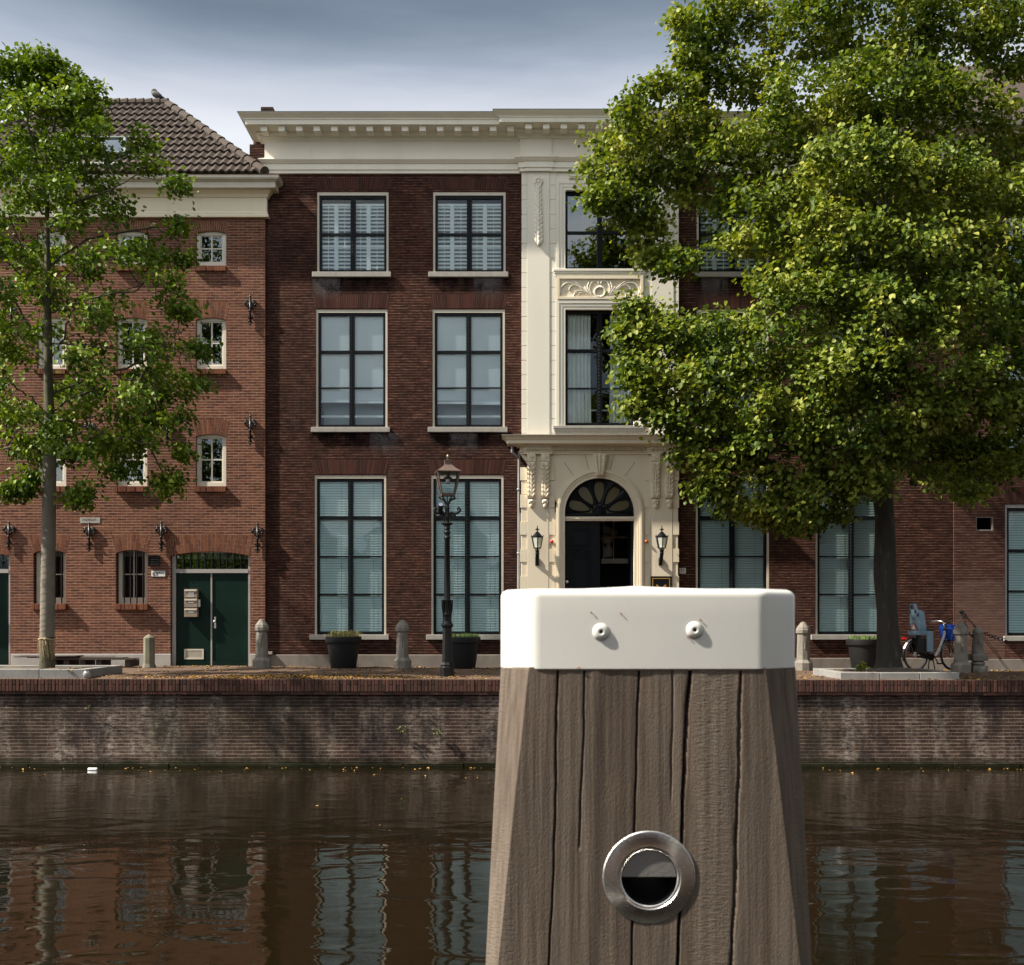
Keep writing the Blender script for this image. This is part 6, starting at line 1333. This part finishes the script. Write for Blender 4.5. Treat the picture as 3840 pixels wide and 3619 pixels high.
# ------------------------------------------------------------ trees: space colonisation, tapered limbs, leaf-sized faces
def mesh_np(name, verts, faces, mat, parent, loc=None, smooth=False):
    me = bpy.data.meshes.new(name); off = np.array(wloc(parent)) if parent is not None else np.zeros(3)
    v = (np.asarray(verts, dtype=np.float32)-off.astype(np.float32)); f = np.asarray(faces, dtype=np.int32); n, k = f.shape
    me.vertices.add(len(v)); me.vertices.foreach_set('co', v.ravel()); me.loops.add(n*k); me.loops.foreach_set('vertex_index', f.ravel()); me.polygons.add(n); me.polygons.foreach_set('loop_start', np.arange(0, n*k, k, dtype=np.int32))
    me.update(calc_edges=True); me.validate(); me.materials.append(mat)
    if smooth: me.polygons.foreach_set('use_smooth', np.ones(len(me.polygons), dtype=bool))
    o = bpy.data.objects.new(name, me); COL.objects.link(o); o.parent = parent; return o
def colonise(att, trunk, step=.16, kill=.24, infl=1.6, iters=260, droop=0.0, rs=None, scaffold=()):
    nodes = [np.array(p, float) for p in trunk]; par = [-1]+list(range(len(trunk)-1)); nt0 = len(trunk)
    for limb in scaffold:                                 # main limbs, each joined to the nearest trunk node
        L = [np.array(tuple(p)) for p in catmull(limb, 5)]; k = int(np.argmin([np.linalg.norm(nodes[i]-L[0]) for i in range(nt0)]))
        for p in L[1:]: nodes.append(p+rs.normal(0, .018, 3)); par.append(k); k = len(nodes)-1
    alive = np.ones(len(att), bool)
    best = np.full(len(att), 1e9); bi = np.zeros(len(att), int)
    def upd(i0):
        for i in range(i0, len(nodes)):
            d = np.linalg.norm(att-nodes[i], axis=1); m = d < best; best[m] = d[m]; bi[m] = i
    upd(0); seen = set()
    for it in range(iters):
        act = alive & ((best < infl) | (it < 70))
        if not act.any(): break
        ids = np.unique(bi[act]); i0 = len(nodes); new = []
        for i in ids:
            m = act & (bi == i); d = att[m]-nodes[i]; d /= np.linalg.norm(d, axis=1)[:, None]+1e-9; v = d.mean(0)
            if np.linalg.norm(v) < .08: v = d[0]
            v = v+rs.normal(0, .10, 3); v[2] -= droop; v /= np.linalg.norm(v)+1e-9; p = nodes[i]+v*step
            key = (i, tuple(np.round(p, 2)))
            if key in seen: continue
            seen.add(key); new.append((p, i))
        if not new: break
        for p, i in new: nodes.append(p); par.append(i)
        upd(i0); alive &= best > kill
        if len(nodes) > 9000: break
    return np.array(nodes), np.array(par)
def limbs(nodes, par, r_tip, expo, ntrunk, trunk_r, sides=6):
    n = len(nodes); a = np.zeros(n); kids = [[] for _ in range(n)]
    for i in range(n-1, 0, -1):
        kids[par[i]].append(i)
    for i in range(n-1, -1, -1):
        a[i] = sum(a[k] for k in kids[i]) if kids[i] else r_tip**expo
    r = a**(1/expo)
    V = []; Fc = []
    ang = np.linspace(0, 2*np.pi, sides, endpoint=False)
    for i in range(1, n):
        if i < ntrunk: continue
        p, q = nodes[par[i]], nodes[i]; d = q-p; L = np.linalg.norm(d); d = d/(L+1e-9); up = np.array([0, 0, 1.]) if abs(d[2]) < .9 else np.array([1., 0, 0]); s = np.cross(d, up); s /= np.linalg.norm(s); t = np.cross(d, s)
        ra = min(r[par[i]], r[i]*1.25) if par[i] >= ntrunk else min(r[i]*1.15, trunk_r); rb = r[i]; b = len(V)*0
        ring = np.cos(ang)[:, None]*s+np.sin(ang)[:, None]*t; base = sum(len(x) for x in V) if False else limbs.c
        V.append(p+ring*ra); V.append(q+d*.01+ring*rb); limbs.c += 2*sides
        for k in range(sides): k2 = (k+1) % sides; Fc.append((base+k, base+k2, base+sides+k2, base+sides+k))
    return np.concatenate(V), np.array(Fc), r
def leaves(cent, n_per, spread, size, rs, outc, droop=.5):
    P = np.repeat(cent, n_per, axis=0); P = P+rs.normal(0, 1, P.shape)*np.array(spread); m = len(P)
    out = P-outc; out[:, 2] *= .3; out /= np.linalg.norm(out, axis=1)[:, None]+1e-9
    d = out*.55+rs.normal(0, .62, (m, 3)); d[:, 2] -= droop; d /= np.linalg.norm(d, axis=1)[:, None]
    nr = rs.normal(0, .55, (m, 3))+out*.35+np.array([0, 0, .85]); nr -= d*(nr*d).sum(1)[:, None]; nr /= np.linalg.norm(nr, axis=1)[:, None]+1e-9; s = np.cross(d, nr)
    L = (size*(.7+.6*rs.rand(m)))[:, None]; W = L*.46; curl = L*.16
    v = np.stack([P, P+d*L*.25+s*W*.95+nr*curl*.6, P+d*L*.68+s*W*.72+nr*curl*.5, P+d*L-nr*curl*.5, P+d*L*.68-s*W*.72+nr*curl*.5, P+d*L*.25-s*W*.95+nr*curl*.6], 1).reshape(-1, 3)
    b = np.arange(m)[:, None]*6; f = np.concatenate([b+np.array([[0, 1, 2, 3]]), b+np.array([[0, 3, 4, 5]])]); return v, f
def trunk_mesh(pts, rad, sides, rs, lump, flare):
    pts = catmull(pts, 8); n = len(pts); rr = np.interp(np.linspace(0, 1, n), np.linspace(0, 1, len(rad)), rad); V = []
    for i, p in enumerate(pts):
        for k in range(sides):
            a = 2*math.pi*k/sides; z = i/n
            r = rr[i]*(1+lump*(.5*math.sin(3*a+z*9)+.35*math.sin(5*a-z*14+1)+.3*math.sin(2*a+z*23))); 
            if i < 8: r *= 1+flare*((8-i)/8)**2*(1+.5*math.sin(5*a))
            V.append((p.x+r*math.cos(a), p.y+r*math.sin(a), p.z))
    Fc = [(i*sides+k, i*sides+(k+1) % sides, (i+1)*sides+(k+1) % sides, (i+1)*sides+k) for i in range(n-1) for k in range(sides)]
    return np.array(V), np.array(Fc)
def in_ell(rs, n, c, rr):
    u = rs.normal(0, 1, (n, 3)); u /= np.linalg.norm(u, axis=1)[:, None]; rad = (.35+.65*rs.rand(n)**.5)[:, None]; return np.array(c)+u*rad*np.array(rr)

# --- big lime on the right
rs = np.random.RandomState(11)
tz = Z(2513, 21.8); tx = lambda px: X(px, 21.8)
LT = thing('lime_tree', 'large leafy lime tree with thick dark trunk covering the right of the facade', 'tree', (tx(3330), 21.8, tz))
tp = [(tx(3336), 21.8, tz-.05), (tx(3333), 21.8, Z(2450, 21.8)), (tx(3325), 21.8, Z(2300, 21.8)), (tx(3316), 21.8, Z(2150, 21.8)), (tx(3318), 21.8, Z(1950, 21.8)), (tx(3306), 21.8, Z(1800, 21.8)), (tx(3308), 21.82, Z(1600, 21.8)), (tx(3318), 21.85, Z(1350, 21.8)), (tx(3322), 21.9, Z(1050, 21.8)), (tx(3310), 21.9, Z(700, 21.8))]
v, f = trunk_mesh(tp, [.245, .225, .205, .215, .185, .205, .19, .16, .12, .07], 22, rs, .085, .40); mesh_np('trunk', v, f, MT['bark'], LT, smooth=True)
# knots on the trunk
kb = MB()
for px, py, s in ((3282, 2155, .11), (3292, 2300, .08), (3354, 2230, .07), (3290, 2035, .07)): kb.ell((tx(px)+(.05 if px < 3320 else -.05), 21.72, Z(py, 21.8)), (s, s*.9, s*1.3), 10, 8)
kb.build('knots', MT['bark'], LT, smooth=True)
lobes = [(2400, 420, 22, .45, .25), (2330, 530, 22, .8, .45), (2340, 640, 21.6, 1.0, .5), (2290, 745, 21.3, .58, .28), (2410, 800, 21.5, .7, .35), (2430, 900, 21.6, .45, .5), (2480, 985, 21.4, .35, .25),
 (2410, 1185, 21.0, .5, .2), (2450, 1260, 21.0, .9, .45), (2420, 1420, 21.0, .62, .28), (2480, 1400, 20.8, 1.0, .5), (2430, 1520, 20.8, .6, .30), (2580, 1560, 20.8, 1.0, .5), (2690, 1680, 20.8, .9, .5), (2670, 1830, 20.9, .5, .22), (2800, 1780, 20.7, .8, .45), (2860, 1900, 20.8, .6, .25), (3010, 1850, 20.6, .8, .5), (3010, 1945, 20.8, .35, .16), (3180, 1800, 20.5, .9, .5), (3330, 1650, 20.3, .9, .5), (3130, 1650, 20.0, 1.0, .55), (2900, 1620, 20.2, 1.0, .55),
 (2640, 150, 22, .75, .6), (2560, 100, 22.2, .35, .3), (2660, 300, 22, .7, .45), (2600, 370, 22, .35, .2), (2760, 60, 21.8, .9, .7), (2820, 300, 21.6, .9, .6), (2600, 500, 21.8, 1.0, .45), (2560, 640, 21.8, .9, .5), (2690, 740, 21.5, .8, .4),
 (3020, 80, 21.4, 1.3, 1.0), (3300, 30, 21.5, 1.3, 1.0), (3600, 90, 21.8, 1.2, 1.0), (3850, 150, 22, 1.2, 1.0), (3050, 380, 20.6, 1.2, .7), (2830, 560, 20.8, 1.2, .6), (3300, 330, 20.6, 1.2, .8), (3580, 400, 21, 1.1, .7), (3830, 480, 21.6, 1.0, .8), (2950, 760, 20.3, 1.1, .5), (3190, 600, 19.8, 1.2, .7), (3480, 650, 19.8, 1.2, .7), (3750, 720, 20.5, 1.2, .7), (2830, 900, 20.6, .7, .35), (3100, 880, 19.6, 1.1, .55), (3420, 920, 19.4, 1.2, .6), (3720, 950, 20.0, 1.1, .6), (3000, 1080, 19.8, 1.0, .4), (3300, 1130, 19.2, 1.1, .5), (3620, 1150, 19.6, 1.1, .5), (3880, 1100, 20.4, 1.0, .6),
 (2700, 1230, 20.5, 1.1, .5), (2950, 1280, 20.0, 1.1, .5), (3230, 1350, 19.4, 1.1, .55), (3530, 1350, 19.4, 1.1, .5), (3800, 1330, 20.2, 1.1, .6), (2720, 1400, 20.3, 1.1, .5), (3000, 1460, 19.8, 1.1, .5), (3420, 1530, 19.8, 1.0, .5), (3700, 1540, 20.3, 1.0, .5), (3880, 1520, 21, .9, .6),
 (3560, 1660, 23.3, .9, .5), (3700, 1740, 23.5, .8, .45), (3560, 1760, 23.6, .8, .4), (3650, 1800, 23.6, .5, .3), (3450, 1710, 23.4, .8, .45), (3790, 1680, 23.4, .7, .4), (3830, 1740, 23.3, .35, .25),
 (3250, 700, 23.4, 1.6, 1.3), (3300, 1150, 23.5, 1.6, 1.0), (2950, 1000, 23.3, 1.2, .8), (3600, 1150, 23.5, 1.5, 1.0), (3350, 300, 23.4, 1.5, 1.1), (3650, 700, 23.5, 1.4, 1.0), (2800, 1560, 22.8, 1.1, .6), (3100, 1500, 22.9, 1.1, .7)]
att = []
for px, py, Y, rx, rz in lobes:
    n = int(34*rx*(rz+.35)*(.78 if Y < 20.5 and 2800 < px < 3700 else 1.0))+8; att.append(in_ell(rs, n, (X(px, Y), Y, Z(py, Y)), (rx*.9, rx*.72, rz*.86)))
for px, py in ((2185, 772), (2222, 735), (2215, 690), (2300, 1165), (2305, 1262), (2318, 1335), (2338, 1440), (2425, 1512), (2535, 1615), (2600, 1690), (2640, 1848), (2800, 1932), (2900, 1950), (2975, 1965), (2445, 360), (2375, 362), (2280, 450), (2525, 95), (2570, 200), (2565, 300), (2410, 960), (2465, 1025), (2535, 990), (2700, 1905), (3100, 1935), (3610, 1850), (3790, 1720), (2440, 1200), (2350, 1180), (2300, 560)):
    att.append(in_ell(rs, 9, (X(px+(62 if px < 2500 else 30), 21.2), 21.2+rs.uniform(-.5, .5), Z(py, 21.2)), (.30, .2, .10)))
att = np.concatenate(att)
trunk = [np.array(tuple(p)) for p in catmull([q for q in tp[4:]], 6)]
def limb_at(pts, Y0, dy, f):
    n_ = len(pts)-1; return [(f(px) if False else X(px, Y0+dy*i/n_), Y0+dy*i/n_, Z(py, Y0+dy*i/n_)) for i, (px, py) in enumerate(pts)]
LL = [limb_at(p, 21.85, d, None) for p, d in (([(3318, 1150), (3090, 880), (2860, 650), (2600, 600), (2420, 640)], -.5), ([(3320, 1290), (3060, 1010), (2780, 790), (2640, 915), (2500, 960)], -.6), ([(3320, 1150), (3480, 920), (3650, 780), (3800, 700)], -1.0), ([(3318, 950), (3335, 600), (3390, 300), (3450, 60)], -.4), ([(3318, 1000), (3180, 600), (3080, 300), (3020, 80)], -.6), ([(3316, 1520), (3010, 1400), (2750, 1310), (2520, 1350), (2400, 1420)], -1.0), ([(3312, 1600), (3500, 1480), (3700, 1420)], -1.4), ([(3310, 1680), (3080, 1690), (2850, 1700), (2700, 1760)], -1.0), ([(3308, 1740), (3460, 1740), (3600, 1820), (3660, 1870)], 1.6), ([(3316, 1450), (3200, 1320), (3150, 1180), (3080, 1060)], -2.0), ([(3316, 1300), (3420, 1120), (3500, 960)], -2.0), ([(3318, 800), (2950, 420), (2750, 180)], -.2), ([(3308, 1780), (3200, 1800), (3020, 1880)], -1.1))]
nodes, par = colonise(att, trunk, .20, .27, 2.0, 260, .02, rs, LL); limbs.c = 0
v, f, rr = limbs(nodes, par, .0062, 2.35, len(trunk), .15); mesh_np('branches', v, f, MT['bark'], LT, smooth=True)
tw = np.concatenate([att, nodes[len(trunk):][rr[len(trunk):] < .0125]])
v, f = leaves(tw, 23, (.14, .14, .10), .093, rs, np.array([tx(3320), 21.8, 7.5]), .45); cr_ = mesh_np('crown', v, f, MT['leaf_lime'], LT)
print('lime', len(att), len(nodes), len(tw), len(f))

# --- young tree on the left, trunk bandaged in sacking
rs = np.random.RandomState(5); YT = 21.6; tx = lambda px: X(px, YT)
ST = thing('young_tree', 'slim young street tree with burlap wrapped trunk at left', 'tree', (tx(175), YT, Z(2502, YT)))
tp = [(tx(174), YT, Z(2506, YT)), (tx(177), YT, Z(2380, YT)), (tx(180), YT, Z(2150, YT)), (tx(184), YT, Z(1900, YT)), (tx(187), YT, Z(1650, YT)), (tx(182), YT, Z(1450, YT)), (tx(180), YT, Z(1250, YT)), (tx(178), YT, Z(1000, YT)), (tx(176), YT, Z(700, YT)), (tx(172), YT, Z(420, YT)), (tx(168), YT, Z(180, YT))]
v, f = trunk_mesh(tp, [.140, .124, .120, .116, .110, .088, .072, .055, .036, .021, .009], 16, rs, .02, .12); mesh_np('trunk', v, f, MT['bark_young'], ST, smooth=True)
wr = MB(); P = catmull(tp[1:5], 30); P = [Vector((tx(176), YT, Z(2395, YT)))]+P[1:]; n = len(P)
for i in range(0, n-1):                                # overlapping bandage turns
    a, b = P[i], P[i+1]; r = np.interp(i, [0, n], [.137, .121])*(1+.004*(i % 3 == 0)); 
    if i % 3: continue
    e = P[min(i+3, n-1)]; tl = .035
    pts = []
    for h, rr_ in ((0, r+.004), (.5, r+.002), (1.04, r-.001)):
        c = a.lerp(e, h)
        for k in range(20): t = 2*math.pi*k/20; pts.append((c.x+rr_*math.cos(t), c.y+rr_*math.sin(t), c.z+tl*math.cos(t+.3)))
    wr.add(pts, [(j*20+k, j*20+(k+1) % 20, (j+1)*20+(k+1) % 20, (j+1)*20+k) for j in range(2) for k in range(20)])
jt = paint('burlap', (.19, .165, .13), .95, .25, 5, .3, .5, stain=((.10, .088, .065), .7), bscale=120)
W_ = wr.build('burlap_wrap', jt, ST, smooth=True)
kn = MB(); kz = Z(2396, YT)
kn.tube([(tx(176)+.152*math.cos(t), YT+.152*math.sin(t), kz+.01*math.sin(3*t)) for t in np.linspace(0, 2*math.pi, 25)], .016, 6, cap=False); kn.ell((tx(183), YT-.16, kz), (.03, .03, .03)); kn.tube([(tx(183), YT-.16, kz), (tx(187), YT-.165, kz-.10), (tx(184), YT-.16, kz-.13)], [.018, .014, .008], 6)
for k in range(46): a = rnd.uniform(math.pi, 2*math.pi); h = rnd.uniform(.12, .42); r = .15; kn.tube([(tx(176)+r*math.cos(a), YT+r*math.sin(a), kz), (tx(175)+(r+.006)*math.cos(a+.1), YT+(r+.006)*math.sin(a+.1), kz-h*.5), (tx(175)+(r+.012)*math.cos(a+.25), YT+(r+.012)*math.sin(a+.25), kz-h)], .004, 4)
kn.build('tie', paint('straw', (.33, .26, .15), .9, .2, 20), W_)
cl = []
def hw(py): return np.interp(py, [140, 200, 320, 520, 740, 1000, 1300, 1480, 1700, 1850], [.15, .45, 1.15, 2.0, 2.75, 3.05, 3.45, 3.4, 2.9, 2.2])
for i in range(100):
    py = 265+1450*(i+rs.rand())/100; h = hw(py)*.9; a = 2*math.pi*(i*.381966)+rs.rand()*.4; t = rs.uniform(.12, .97) if py < 1150 else rs.uniform(.42, .98); x = h*t*math.cos(a); y = h*t*.85*math.sin(a)
    if y > 2.9: y = 2.9
    s = rs.uniform(.26, .50)*(1 if py > 350 else .7)
    cl.append(((tx(177)+x, YT+y, Z(py, YT)-.12*t), (s*1.25, s*1.1, s*.55)))
for px, py, s in ((168, 232, .22), (150, 290, .28), (200, 262, .2), (70, 265, .28), (25, 290, .28), (245, 300, .24), (345, 355, .18), (320, 420, .26), (520, 525, .25), (560, 620, .25), (690, 740, .22), (660, 850, .25), (680, 960, .22), (650, 1080, .3), (690, 1180, .2), (745, 1320, .22), (760, 1450, .22), (700, 1590, .22), (690, 1690, .2), (630, 1800, .26), (640, 1830, .2), (350, 1850, .16), (340, 1880, .14), (120, 1790, .2), (30, 1840, .22), (100, 1840, .14), (180, 1600, .35), (120, 1650, .25), (215, 1620, .25), (250, 1690, .2), (380, 1420, .35), (480, 1560, .35), (540, 1650, .3), (560, 1480, .35), (420, 1680, .3), (440, 1750, .2), (300, 1530, .3)):
    cl.append(((tx(px), YT-rs.uniform(-.2, .6), Z(py, YT)), (s*1.2, s, s*.6)))
att = np.concatenate([in_ell(rs, 9, c, r) for c, r in cl])
trunk = [np.array(tuple(p)) for p in catmull(tp[4:], 6)]
LL = [limb_at(p, YT, d, None) for p, d in (([(181, 1345), (236, 1277), (262, 1180), (330, 1080)], -.5), ([(190, 1285), (312, 1297), (503, 1312), (620, 1300)], -.3), ([(170, 1290), (100, 1202), (55, 1120)], -.6), ([(170, 1350), (75, 1262), (-10, 1170)], .4), ([(186, 1550), (302, 1478), (428, 1448), (540, 1405)], -.5), ([(180, 1545), (100, 1483), (30, 1430)], -.7), ([(186, 1575), (312, 1569), (400, 1545)], .5), ([(182, 1580), (60, 1530), (-60, 1521)], -.2), ([(184, 1640), (60, 1670), (-50, 1690)], .3), ([(186, 1570), (352, 1610), (433, 1644), (590, 1665)], -.4), ([(176, 760), (130, 578), (100, 400)], -.3), ([(178, 720), (240, 600), (300, 440)], .2), ([(178, 860), (300, 750), (470, 690)], -.4), ([(179, 1010), (330, 900), (590, 850)], .3), ([(176, 820), (60, 680), (-40, 600)], -.3), ([(178, 1010), (60, 900), (-80, 860)], .4), ([(179, 1120), (280, 1010), (420, 960)], .6), ([(180, 1180), (330, 1120), (520, 1090)], -.6), ([(174, 600), (210, 450), (230, 330)], -.2), ([(176, 1150), (90, 1040), (20, 980)], -.6), ([(183, 1480), (400, 1400), (560, 1350), (690, 1330)], .3))]
nodes, par = colonise(att, trunk, .15, .20, 1.9, 260, -.04, rs, LL); limbs.c = 0
v, f, rr = limbs(nodes, par, .0072, 2.25, len(trunk), .065); mesh_np('branches', v, f, MT['bark_young'], ST, smooth=True)
v, f = leaves(att, 26, (.12, .12, .095), .089, rs, np.array([tx(178), YT, 6.5]), .55); mesh_np('crown', v, f, MT['leaf_young'], ST)
print('young', len(att), len(nodes), len(f))

# ------------------------------------------------------------ the near bank, seen only in window reflections
desc = ['stepped', 'plain', 'tall narrow', 'broad low', 'steep', 'wide', 'small', 'high']
xx0 = -46.0
for q in range(9):
    wd_ = (9.5, 7.0, 8.5, 12.0, 7.5, 10.0, 8.0, 11.0, 9.0)[q]; hh = (7.2, 8.6, 6.4, 7.4, 8.8, 6.8, 8.0, 7.8, 6.8)[q]; x1_ = xx0+wd_; mid = (xx0+x1_)/2
    OH = thing('gabled_house', ['first', 'second', 'third', 'fourth', 'fifth', 'sixth', 'seventh', 'eighth', 'ninth'][q]+' gabled house from the left along the near bank behind the viewer', 'building', (mid, -18, 0), 0, 'houses along the near bank')
    MB().prism([(xx0, -.2), (x1_, -.2), (x1_, hh-2.5), (mid, hh+1.5), (xx0, hh-2.5)], -23, -16+.1*(q % 3)).build('wall', MT[('brick_brown', 'brick_red', 'brick_side')[q % 3]], OH)
    for c_ in range(3):
        for zz_ in (1, 4, 7):
            xw = xx0+wd_*(c_+1)/4; mb = MB(); frame(mb, xw-.6, xw+.6, zz_, zz_+1.8, .12, -16.02, -15.85); w2 = mb.build('window', MT['white_frame'], OH); MB().box(xw-.5, xw+.5, -15.88, -15.86, zz_+.1, zz_+1.7).build('pane', MT['glass_dark'], w2)
    xx0 = x1_+.02
rs = np.random.RandomState(21)
for nm, cx3, cy3, lab in (('bank_tree', 9.5, -7.5, 'broad leafy tree on the near bank to the right of the viewer'), ('bank_tree', -15.0, -9.0, 'broad leafy tree on the near bank to the left of the viewer')):
    T = thing(nm, lab, 'tree', (cx3, cy3, -.1)); MB().tube([(cx3, cy3, -.15), (cx3+.1, cy3, 3), (cx3, cy3, 7)], [.3, .22, .08], 10).build('trunk', MT['bark'], T, smooth=True)
    ce = np.concatenate([in_ell(rs, 40, (cx3+rs.normal(0, 1.4), cy3+rs.normal(0, 1.2), rs.uniform(4, 9)), (1.2, 1.2, .9)) for _ in range(14)]); v, f = leaves(ce, 12, (.3, .3, .25), .2, rs, np.array([cx3, cy3, 6.])); mesh_np('crown', v, f, MT['leaf_young'], T)
